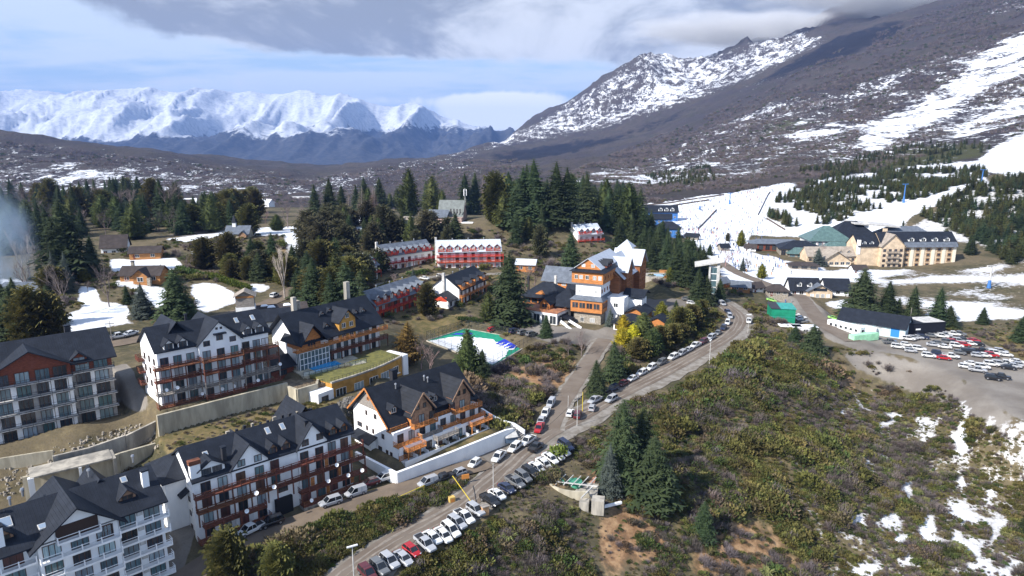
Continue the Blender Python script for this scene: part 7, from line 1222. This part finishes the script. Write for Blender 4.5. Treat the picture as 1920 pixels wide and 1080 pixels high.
for i, (x, y) in enumerate(((713, 882), (748, 862), (790, 842), (830, 826), (868, 810), (890, 802))): 
    p = gp(x, y); o = MB().tube((0, 0, -.3), (0, 0, 1.6), .09, .08, 6).build('fence_post', w_greywood); o.location = p; tag(o, ['first', 'second', 'third', 'fourth', 'fifth', 'last'][i] + ' timber garden post on the lawn counting from the left', 'post')
# hedge and lawn bits
def hedge(A, B, h, w, m_, label, seed): 
    a, b = gp(*A), gp(*B); n = max(4, int((b - a).length / (w * .45))); m = MB(); r_ = random.Random(seed)
    for i in range(n):
        p = a.lerp(b, i / (n - 1)) - a; bb_ = bush(seed * 50 + i, w, 110, .26, h / w * .9); m.add([(v[0] + p.x, v[1] + p.y, v[2] + p.z) for v in bb_.v], bb_.f)
    o = m.build('hedge', m_); o.location = a; tag(o, label, 'hedge')
hedge((700,546),(742,532), 1.6, 1.6, G_lime, 'bright green clipped hedge behind the long brown-red wing', 1); hedge((392,520),(465,545), 2.4, 2.2, leafm('hedge_leaves', (.16, .20, .035), (.08, .105, .02)), 'bright green hedge along the dirt drive by the snow', 2); hedge((335,508),(380,520), 2.2, 2.2, G_green, 'green hedge above the bright one by the snow', 3); hedge((770,516),(800,512), 2.0, 2.2, G_green, 'round clipped shrub row below the pale roofed wing', 4); hedge((1040,862),(1048,850), 2.6, 2.2, leafm('hedge_leaves'), 'bright yellow-green bush at the end of the parked row', 5); hedge((862,600),(900,605), 1.4, 1.6, G_green, 'low hedge at the far side of the tennis court', 6)
for i, (px, py, th, L, rf_, lb) in enumerate(((1396, 470, -20, 7, rf_brown, 'small dark hut left of the long lodge on the plaza'), (1352, 470, 10, 6, rf_dark, 'small black roofed hut among the skiers'), (1372, 545, -15, 8, rf_grey, 'white walled hut beside the plaza road'), (1412, 548, 20, 6, rf_brown, 'low brown hut above the ticket kiosk'), (1285, 448, -30, 9, rf_dark, 'dark roofed ski rental hut behind the portal trees'), (1350, 540, 35, 7, rf_grey, 'grey hut at the top of the road bend'), (1600, 512, 4, 8, rf_brown, 'small terrace hut before the beige hotel'))):
    p = gp(px, py); cottage('small_hut', (p.x, p.y), p.z, th, L, 5, 2.6, 4.4, (w_white, w_stone, w_log)[i % 3], rf_, lb, 2, cat='hut')
# ---------------------------------------------------------------- ski slope furniture
def pylon(px, yb, yt, label, blue=True):
    p = gp(px, yb); h = max(5, zpy(p.y, yt) - p.z); o = empty('lift_pylon', p, .3); tag(o, label, 'pylon'); m_ = mat('lift_blue', (.05, .16, .42), .5) if blue else w_lgrey; MB().tube((0, 0, -1), (0, 0, h), .55, .35, 8).build('column', m_, o); MB().box(-3, 3, -.3, .3, h - .4, h + .2).build('crossarm', m_, o); MB().tube((0, 0, -.5), (0, 0, h * .35), 1.1, .6, 8).build('padding', mat('lift_blue', (.05, .16, .42), .5), o)
for a in ((1368, 383, 362, 'blue lift pylon in the middle of the crowded piste', True), (1840, 346, 318, 'blue lift pylon on the upper run', True), (1694, 380, 345, 'blue lift pylon between the pine plantation and the white run', True), (1601, 434, 398, 'grey lift pylon beside the plantation edge', False), (1854, 540, 498, 'tall grey pylon with blue padding on the patchy snow field', False), (1312, 393, 372, 'thin grey pylon at the left piste edge', False)): pylon(*a)
o = empty('lift_station', (*g(1619, 462, 3), 2), R(0)); tag(o, 'white cable car mast behind the lodge roofs', 'mast'); MB().box(-1.4, 1.4, -1.4, 1.4, -2, 17).build('column', w_paint, o); q_ = MB(); slab4(q_, (-9, -3, 17.4), (22, -3, 15.0), (22, 12, 15.6), (-9, 12, 18.0), 1.0); q_.build('roof', w_lgrey, o)
fence_m = mat('snow_fence_net', (.10, .075, .06), .9)
def snowfence(A, B, label): 
    a, b = gp(*A), gp(*B); m = MB(); n = 12; 
    for k in range(n): p, r2 = a.lerp(b, k/n), a.lerp(b, (k+1)/n); p.z = float(Z(p.x, p.y)); r2.z = float(Z(r2.x, r2.y)); m.bar(p - a + Vector((0, 0, .7)), r2 - a + Vector((0, 0, .7)), .12, 1.4)
    o = m.build('snow_fence', fence_m); o.location = a; tag(o, label, 'fence')
snowfence((1421, 404), (1444, 360), 'dark net fence beside the pine plantation'); snowfence((1308, 430), (1344, 394), 'dark net fence across the lower piste'); snowfence((1437, 411), (1472, 432), 'dark net fence below the plantation corner'); snowfence((1245, 389), (1330, 376), 'dark net fence along the upper left piste'); snowfence((1195, 388), (1358, 366), 'dark net fence along the far edge of the piste')
sm = MB(); ap = []
def person_mb():
    m = MB(); m.hexa([(-.14, -.09, .85), (.14, -.09, .85), (.14, .09, .85), (-.14, .09, .85)], [(-.22, -.12, 1.45), (.22, -.12, 1.45), (.22, .12, 1.45), (-.22, .12, 1.45)])
    for s in (-1, 1): m.tube((.16*s, .02, -.02), (.09*s, 0, .88), .075, .11, 6).tube((.22*s, 0, 1.42), (.32*s, -.22, 1.02), .07, .05, 5).box(.16*s - .06, .16*s + .06, -.85, .85, -.02, .03)
    m.tube((0, 0, 1.44), (0, 0, 1.52), .06, .06, 6).tube((0, -.01, 1.5), (0, -.01, 1.64), .10, .125, 8).tube((0, -.01, 1.64), (0, -.01, 1.77), .125, .05, 8); return m
pcols = dict(dark=(.03, .032, .04), blue=(.04, .10, .30), red=(.38, .04, .04), grey=(.22, .22, .24), orange=(.5, .2, .04)); pm = {k: person_mb().mesh('person', mat(k + '_ski_clothing', c, .8)) for k, c in pcols.items()}
def crowd(poly, n, seed, where, group):
    pts = region(poly, n * 6, seed, 900, minroad=0, snowmax=3); r_ = random.Random(seed)
    for x, y, z in pts[:n]:
        k = r_.choice(('dark', 'dark', 'dark', 'blue', 'grey', 'red', 'orange')); o = inst('person', pm[k], None, (x, y, z + .1), r_.random() * 6.28); tag(o, 'standing skier in ' + k + ' clothing ' + where, 'person', group + ' in ' + k)
crowd([(1215,398),(1300,376),(1420,352),(1436,372),(1430,408),(1400,425),(1330,425),(1260,412)], 110, 61, 'scattered over the wide piste', 'skiers on the piste'); crowd([(1270,425),(1330,428),(1420,432),(1470,432),(1400,442),(1300,440)], 80, 62, 'in the queue line at the foot of the piste', 'skiers queueing'); crowd([(1290,446),(1400,442),(1400,470),(1480,492),(1500,515),(1440,535),(1380,508),(1330,478)], 60, 63, 'walking on the snow plaza', 'people on the plaza'); crowd([(1240,430),(1270,428),(1290,445),(1265,445)], 26, 64, 'beside the blue huts', 'people at the blue huts')
gp_ = region([(1205,400),(1300,376),(1420,352),(1480,345),(1440,372),(1430,408),(1470,430),(1400,470),(1480,490),(1420,525),(1330,480),(1260,425)], 1500, 66, 900, minroad=0, snowmax=3); gn_scatter('skier_crowd', 'distant crowd of skiers spread over the piste and plaza', gp_ + np.array([0, 0, .12]), np.full(len(gp_), 1.0), np.random.RandomState(3).randint(0, 3, len(gp_)), [pm['dark'], pm['grey'], pm['blue']], 67)
crowd([(1470,566),(1485,562),(1490,572),(1476,576)], 3, 65, 'on the tarmac near the ticket kiosk', 'people at the kiosk')
# ---------------------------------------------------------------- vehicles
tyre = mat('tyre_rubber', (.018, .018, .02), .8); rimm = mat('wheel_rim', (.35, .35, .37), .4, .6); cgl = mat('car_glass', (.010, .013, .017), .06, spec=.7); hl = mat('headlight_lens', (.7, .72, .75), .15); tl = mat('tail_light_lens', (.30, .012, .012), .25); bumper = mat('bumper_plastic', (.03, .03, .033), .6)
CC = dict(white=(.62, .62, .61), silver=(.36, .37, .39), grey=(.13, .135, .14), black=(.012, .012, .014), navy=(.015, .022, .055), red=(.36, .012, .016), maroon=(.09, .012, .016), green=(.32, .62, .14), blue=(.05, .12, .34))
def car_mats(c): return mat(c + '_car_paint', CC[c], .35, coat=.6, spec=.4)
def loft(m, rings, mi=0, caps=True):
    n = len(rings[0]); vs = [p for r in rings for p in r]; fs = [(a*n + i, a*n + (i+1) % n, (a+1)*n + (i+1) % n, (a+1)*n + i) for a in range(len(rings) - 1) for i in range(n)]
    if caps: fs += [tuple(range(n))[::-1], tuple(range((len(rings)-1)*n, len(rings)*n))]
    m.add(vs, fs, mi)
def sect(x, w, zb, zt, b=.12): return [(x, -w + b*.6, zb), (x, w - b*.6, zb), (x, w, zb + b), (x, w, zt - b*1.3), (x, w - b*1.1, zt), (x, -w + b*1.1, zt), (x, -w, zt - b*1.3), (x, -w, zb + b)]
SPEC = dict(sedan=dict(L=4.5, W=.88, body=[(-2.25,.74,.42,.78),(-2.1,.85,.28,.95),(-1.3,.88,.24,.98),(0,.88,.24,.98),(1.2,.88,.24,.95),(1.9,.84,.26,.84),(2.25,.70,.36,.66)], cab=(-1.75,-1.0,.55,1.25,1.44)), hatch=dict(L=4.0, W=.86, body=[(-2.0,.74,.42,.95),(-1.85,.84,.28,1.02),(-1,.86,.24,1.0),(.9,.86,.24,.97),(1.6,.82,.26,.86),(2.0,.68,.36,.68)], cab=(-1.92,-1.5,.35,1.1,1.50)),
  suv=dict(L=4.6, W=.92, body=[(-2.3,.78,.50,1.0),(-2.15,.9,.36,1.1),(-1,.92,.32,1.08),(1.1,.92,.32,1.04),(1.9,.88,.36,.98),(2.3,.74,.46,.84)], cab=(-2.2,-1.95,.35,1.2,1.74)), pickup=dict(L=5.3, W=.92, body=[(-2.65,.86,.5,1.02),(-2.5,.9,.42,1.08),(-.9,.92,.38,1.08),(1.2,.92,.38,1.06),(2.2,.89,.42,1.0),(2.65,.76,.5,.88)], cab=(-.95,-.75,.65,1.4,1.78)), van=dict(L=4.4, W=.90, body=[(-2.2,.84,.42,1.05),(-2.1,.88,.3,1.15),(0,.9,.28,1.1),(1.0,.9,.28,1.05),(1.7,.86,.32,.95),(2.2,.7,.42,.78)], cab=(-2.18,-2.1,.5,1.35,1.86)))
_cm = {}
def car_parts(ty, c):
    k = (ty, c)
    if k in _cm: return _cm[k]
    s = SPEC[ty]; W = s['W']; m = MB(); loft(m, [sect(*r) for r in s['body']]); x0, x1, x2, x3, zt = s['cab']; zb = .96 if ty in ('sedan', 'hatch') else 1.05; wt = W - .2
    if ty == 'van': m.hexa([(x0, -W+.04, zb), (-.2, -W+.04, zb), (-.2, W-.04, zb), (x0, W-.04, zb)], [(x1, -wt, zt), (-.2, -wt, zt), (-.2, wt, zt), (x1, wt, zt)])
    m.hexa([(x1 - .02, -wt, zt - .04), (x2 + .02, -wt, zt - .04), (x2 + .02, wt, zt - .04), (x1 - .02, wt, zt - .04)], [(x1 + .08, -wt + .07, zt + .03), (x2 - .06, -wt + .07, zt + .03), (x2 - .06, wt - .07, zt + .03), (x1 + .08, wt - .07, zt + .03)])
    for px_ in ((x1 + x2)/2,):
        for sy in (-1, 1): m.bar((px_, sy*(W - .05), zb), (px_, sy*(wt + .012), zt - .03), .07, .05)
    for xa, xb in ((x3, x2), (x0, x1)):
        for sy in (-1, 1): m.bar((xa, sy*(W - .08), zb - .02), (xb, sy*(wt - .01), zt - .03), .08, .06)
    if ty == 'pickup': m.box(-2.55, -1.0, -W + .02, -W + .1, 1.0, 1.2).box(-2.55, -1.0, W - .1, W - .02, 1.0, 1.2).box(-2.62, -2.54, -W + .05, W - .05, .9, 1.2)
    g_ = MB(); g_.hexa([(x0 if ty != 'van' else -.15, -W+.06, zb - .02), (x3, -W+.06, zb - .02), (x3, W-.06, zb - .02), (x0 if ty != 'van' else -.15, W-.06, zb - .02)], [(x1 if ty != 'van' else -.15, -wt, zt - .03), (x2, -wt, zt - .03), (x2, wt, zt - .03), (x1 if ty != 'van' else -.15, wt, zt - .03)])
    w = MB(); r = .33 if ty in ('sedan', 'hatch') else .38; w.tube((0, -.11, 0), (0, .11, 0), r, r, 12); w.add([(r*.6*math.cos(.628*i), -.115, r*.6*math.sin(.628*i)) for i in range(10)], [tuple(range(10))], 1); w.add([(r*.6*math.cos(.628*i), .115, r*.6*math.sin(.628*i)) for i in range(10)], [tuple(range(9, -1, -1))], 1)
    Lh = s['L'] / 2; h = MB().box(Lh - .12, Lh - .02, -.14, .14, -.08, .08); t = MB().box(-Lh + .0, -Lh + .1, -.08, .08, -.12, .12); bd = MB().box(-2.5, -1.02, -W + .1, W - .1, 1.0, 1.09) if ty == 'pickup' else None
    _cm[k] = (m.mesh('body', car_mats(c)), g_.mesh('window', cgl), _cm.get(('w', r)) or w.mesh('wheel', [tyre, rimm]), r, _cm.get(('h', ty)) or h.mesh('headlight', hl), _cm.get(('t', ty)) or t.mesh('tail_light', tl), bd.mesh('cargo_bed', bumper) if bd else None); _cm[('w', r)] = _cm[k][2]; _cm[('h', ty)] = _cm[k][4]; _cm[('t', ty)] = _cm[k][5]; return _cm[k]
CN = dict(sedan='saloon car', hatch='hatchback', suv='estate car', pickup='pickup truck', van='van')
def car(ty, c, x, y, heading, label, group, full=True, lift=.3):
    body, win_, wh, r, h, t, bd = car_parts(ty, c); s = SPEC[ty]; z = float(Z(x, y)) + lift; e = empty('parked_car' if ty != 'pickup' else 'pickup_truck', (x, y, z), heading); tag(e, label, 'car' if ty not in ('pickup', 'van') else ('pickup' if ty == 'pickup' else 'van'), group)
    inst('body', body, e); inst('window', win_, e); ax = s['L'] * .30
    for sx in (-1, 1):
        for sy in (-1, 1): inst('wheel', wh, e, (sx*ax*(1.02 if sx < 0 else 1.05), sy*(s['W'] - .1), r))
    if bd: inst('cargo_bed', bd, e)
    if full:
        for sy in (-1, 1): inst('headlight', h, e, (0, sy*s['W']*.66, .72)); inst('tail_light', t, e, (0, sy*s['W']*.78, .85))
    # lean with the slope
    d = 1.6; cx, sx_ = math.cos(heading), math.sin(heading); pitch = math.atan2(float(Z(x - cx*d, y - sx_*d)) - float(Z(x + cx*d, y + sx_*d)), 2*d); e.rotation_euler = (0, max(-.2, min(.2, pitch)), heading); return e
ORD = ['first', 'second', 'third', 'fourth', 'fifth', 'sixth', 'seventh', 'eighth', 'ninth', 'tenth', 'eleventh', 'twelfth', 'thirteenth', 'fourteenth', 'fifteenth', 'sixteenth', 'seventeenth', 'eighteenth', 'nineteenth', 'twentieth', 'twenty-first', 'twenty-second', 'twenty-third', 'twenty-fourth', 'twenty-fifth', 'twenty-sixth', 'twenty-seventh']
def near_dir(x, y, pts):
    best = min(range(len(pts) - 1), key=lambda i: (pts[i].x - x)**2 + (pts[i].y - y)**2); a, b = pts[best], pts[best + 1]; return math.atan2(b.y - a.y, b.x - a.x)
def row(items, where, group, head=None, line=None, off=0.0, full=True, lift=.3):
    for i, (ty, c, px, py) in enumerate(items):
        p = gp(px, py + 2); hd = head if line is None else near_dir(p.x, p.y, line) + off
        car(ty, c, p.x, p.y, hd + rnd.uniform(-.05, .05), '%s %s, %s %s' % (c, CN[ty], ORD[i], where), group, full, lift)
a_, b_ = Vector(g(855, 966)), Vector(g(888, 988)); HD = math.atan2(b_.y - a_.y, b_.x - a_.x)
row([('suv','maroon',690,1082),('suv','grey',712,1071),('suv','silver',731,1059),('sedan','silver',756,1052),('hatch','red',772,1038),('pickup','silver',797,1025),('sedan','white',811,1013),('sedan','white',831,1008),('suv','white',845,999),('suv','silver',857,986),('pickup','white',871,975),('suv','silver',892,962),('pickup','black',919,944),('sedan','white',932,932),('sedan','navy',950,920),('pickup','grey',966,909),('suv','grey',981,899),('suv','black',994,890),('sedan','white',1006,881),('sedan','white',1019,873),('sedan','white',1031,863),('sedan','silver',1043,856),('sedan','white',1054,848),('suv','navy',1060,839)], 'from the bottom in the angled main road row', 'cars angled along the main road', HD)
row([('hatch','white',890,873),('pickup','white',935,861),('suv','white',965,844),('pickup','white',990,831)], 'from the left beside the white garden wall', 'cars by the white wall', None, main_road, math.pi)
p = gp(1005, 845); car('pickup', 'black', p.x, p.y, near_dir(p.x, p.y, main_road), 'dark pickup truck driving along the middle of the main road', None)
row([('pickup','red',1011,807),('sedan','silver',1015,792),('pickup','white',1023,778),('van','silver',1033,760)], 'up the side road from the fork', 'cars at the foot of the side road', None, side_road, math.pi)
row([('hatch','white',1069,778),('suv','maroon',1083,781),('hatch','silver',1110,768)], 'on the island at the road fork from the left', 'cars at the road fork', R(75))
row([('pickup','silver',1115,754),('suv','black',1133,743),('suv','navy',1149,732),('sedan','maroon',1169,721),('sedan','white',1186,712),('suv','white',1203,702),('suv','white',1221,692),('suv','grey',1240,682),('suv','white',1262,672),('suv','silver',1278,665),('sedan','silver',1291,658),('pickup','white',1304,650),('suv','maroon',1318,643),('suv','silver',1333,635),('sedan','grey',1346,626),('suv','navy',1356,617),('suv','white',1364,607),('suv','silver',1368,595),('sedan','navy',1364,586),('van','silver',1354,571)], 'along the inner road bend from the fork', 'cars lining the road bend', None, main_road, math.pi)
row([('pickup','white',1404,604),('suv','silver',1146,752)], 'outside the road bend from the top', 'cars outside the bend', None, main_road, math.pi)
row([('pickup','white',470,1001),('suv','black',510,986),('suv','silver',620,948),('van','silver',667,930),('hatch','maroon',694,911),('suv','white',720,902),('van','silver',802,911),('pickup','black',832,903),('hatch','silver',859,893)], 'from the left on the lower dirt road', 'cars on the dirt road', None, low_road, 0, True, .45)
row([('pickup','white',222,634),('sedan','white',246,628),('sedan','white',294,621),('hatch','blue',310,616),('pickup','silver',333,600),('hatch','grey',372,603),('sedan','white',448,600),('suv','white',515,556),('sedan','black',560,563)], 'from the left on the upper dirt road', 'cars on the upper dirt road', None, up_road, 0)
row([('hatch','red',924,619),('suv','navy',965,623),('suv','grey',981,626),('suv','grey',997,629)], 'from the left behind the tennis court', 'cars behind the tennis court', R(35)); row([('hatch','silver',967,606),('suv','white',983,599)], 'from the left beside the white hotel terrace', 'cars by the hotel terrace', R(60))
row([('sedan','white',796,523),('suv','white',827,520)], 'from the left below the pale roofed red wing', 'cars below the red wing', R(-30)); row([('suv','white',1172,600),('suv','white',1180,596),('sedan','white',1186,604),('suv','white',1190,594)], 'in the small car park right of the orange hotel', 'cars right of the orange hotel', R(40)); row([('sedan','grey',1287,562),('hatch','white',1296,570)], 'in the gravel yard above the bend', 'cars in the gravel yard', R(-10))
row([('sedan','green',1446,564),('suv','grey',1455,558),('van','white',1461,553),('van','white',1452,549)], 'from the front beside the ticket kiosk', 'cars by the ticket kiosk', R(-10), full=False); row([('sedan','green',1562,598),('sedan','white',1490,592),('sedan','white',1502,598),('suv','grey',1505,605),('pickup','grey',1668,643)], 'on the gravel road below the plaza', 'cars on the gravel road', R(-5), full=False)
LOT = R(-28)
def lot(pts, where, seed, types=('sedan', 'suv', 'suv', 'pickup', 'hatch')):
    r_ = random.Random(seed); row([(r_.choice(types), c, x, y) for c, x, y in pts], where, 'cars in the gravel car park', LOT, full=False)
W_, G_, S_, K_, R__, N_ = 'white', 'grey', 'silver', 'black', 'red', 'navy'
lot([(W_,1703,637),(S_,1711,635),(S_,1720,634),(N_,1729,634),(G_,1746,631),(W_,1764,632),(S_,1771,630),(W_,1786,628),(G_,1797,628)], 'from the left beside the black shed', 1); lot([(S_,1749,648),(G_,1757,645),(W_,1771,652),(G_,1777,643),(R__,1786,643),(W_,1793,650),(S_,1797,641),(R__,1808,648),(K_,1806,640),(W_,1820,646),(R__,1825,640),(K_,1834,647)], 'in the crowded second row of the car park', 2); lot([(W_,1683,652),(W_,1699,648),(S_,1707,659),(W_,1723,656)], 'in the first front group of the car park', 3); lot([(W_,1741,669),(N_,1759,665),(R__,1769,673),(W_,1782,670)], 'in the second front group of the car park', 4)
lot([(G_,1799,663),(K_,1812,661),(N_,1824,662),(S_,1832,668),(W_,1845,668),(K_,1840,660),(R__,1858,668),(S_,1857,660),(W_,1866,664),(W_,1885,667),(S_,1876,661)], 'in the third row of the car park', 5); lot([(W_,1809,689),(W_,1821,684),(S_,1832,696),(W_,1841,690)], 'in the third front group of the car park', 6); lot([(W_,1858,685),(S_,1872,684),(W_,1884,683),(K_,1890,691),(S_,1900,688),(S_,1911,686),(W_,1906,680)], 'in the row at the right edge of the car park', 7); lot([(K_,1861,711),(K_,1876,709)], 'of the dark pair at the front of the car park', 8, ('suv', 'pickup'))
# ---------------------------------------------------------------- smoke and air
def vol(name, col, dens, aniso=.2, noise=None):
    m = bpy.data.materials.new(name); m.use_nodes = True; n = NT(m.node_tree); o = n.new('ShaderNodeOutputMaterial'); v = n.new('ShaderNodeVolumePrincipled'); v.inputs['Color'].default_value = (*col, 1); v.inputs['Anisotropy'].default_value = aniso; v.inputs['Density'].default_value = dens
    if noise: noise(n, v)
    n.link(v.outputs[0], o.inputs['Volume']); return m
def smoke_nodes(n, v):
    co = n.new('ShaderNodeTexCoord').outputs['Object']; f = n.noise(co, 1.7, 4, .6, .6); l = n.new('ShaderNodeVectorMath', operation='LENGTH'); n.link(co, l.inputs[0]); fall = n.ramp(l.outputs['Value'], .35, 1.0, 1.0, 0.0)
    n.link(n.math('MULTIPLY', n.math('MULTIPLY', fall, n.ramp(f, .38, .68)), .13), v.inputs['Density'])
def ball(name, loc_, scl, material):
    m = MB(); nu, nv = 16, 10; vs = [(math.sin(math.pi*j/nv)*math.cos(6.2832*i/nu), math.sin(math.pi*j/nv)*math.sin(6.2832*i/nu), math.cos(math.pi*j/nv)) for j in range(nv + 1) for i in range(nu)]; m.add(vs, [(j*nu + i, (j+1)*nu + i, (j+1)*nu + (i+1) % nu, j*nu + (i+1) % nu) for j in range(nv) for i in range(nu)]); o = m.build(name, material); o.location = loc_; o.scale = scl; return o
p = g(4, 505, 24); tag(ball('smoke', (p[0], p[1], 32), (15, 16, 30), vol('chimney_smoke', (.55, .74, 1.0), .03, .2, smoke_nodes)), 'pale blue chimney smoke drifting at the left edge', kind='stuff')
def cloud_nodes(n, v):
    co = n.new('ShaderNodeTexCoord').outputs['Object']; l = n.new('ShaderNodeVectorMath', operation='LENGTH'); n.link(co, l.inputs[0]); f = n.noise(n.vmul(co, (1.6, 1.0, .7)), 2.2, 4, .6, .4)
    n.link(n.math('MULTIPLY', n.ramp(n.math('ADD', n.math('SUBTRACT', 1.0, l.outputs['Value']), n.math('MULTIPLY', n.math('SUBTRACT', f, .5), .9)), .05, .55), .007), v.inputs['Density'])
cl_m = vol('cloud_vapour', (.97, .98, 1.0), .01, -.35, cloud_nodes)
for cx, cy, cz, sx, sy, sz in ((1500, 4500, 760, 900, 450, 120), (2000, 3700, 850, 1000, 500, 150)): tag(ball('cloud', (cx, cy, cz), (sx, sy, sz), cl_m), 'grey cloud lying on the mountain ridge' + (' peak' if cx < 1500 else ' at the right'), kind='stuff')
hb = MB().box(-20000, 20000, -400, 21000, -400, 1100); hz = hb.build('haze', vol('haze_air', (.26, .46, 1.0), 4.2e-5, .0)); tag(hz, 'thin blue haze in the air over the valley', kind='stuff')
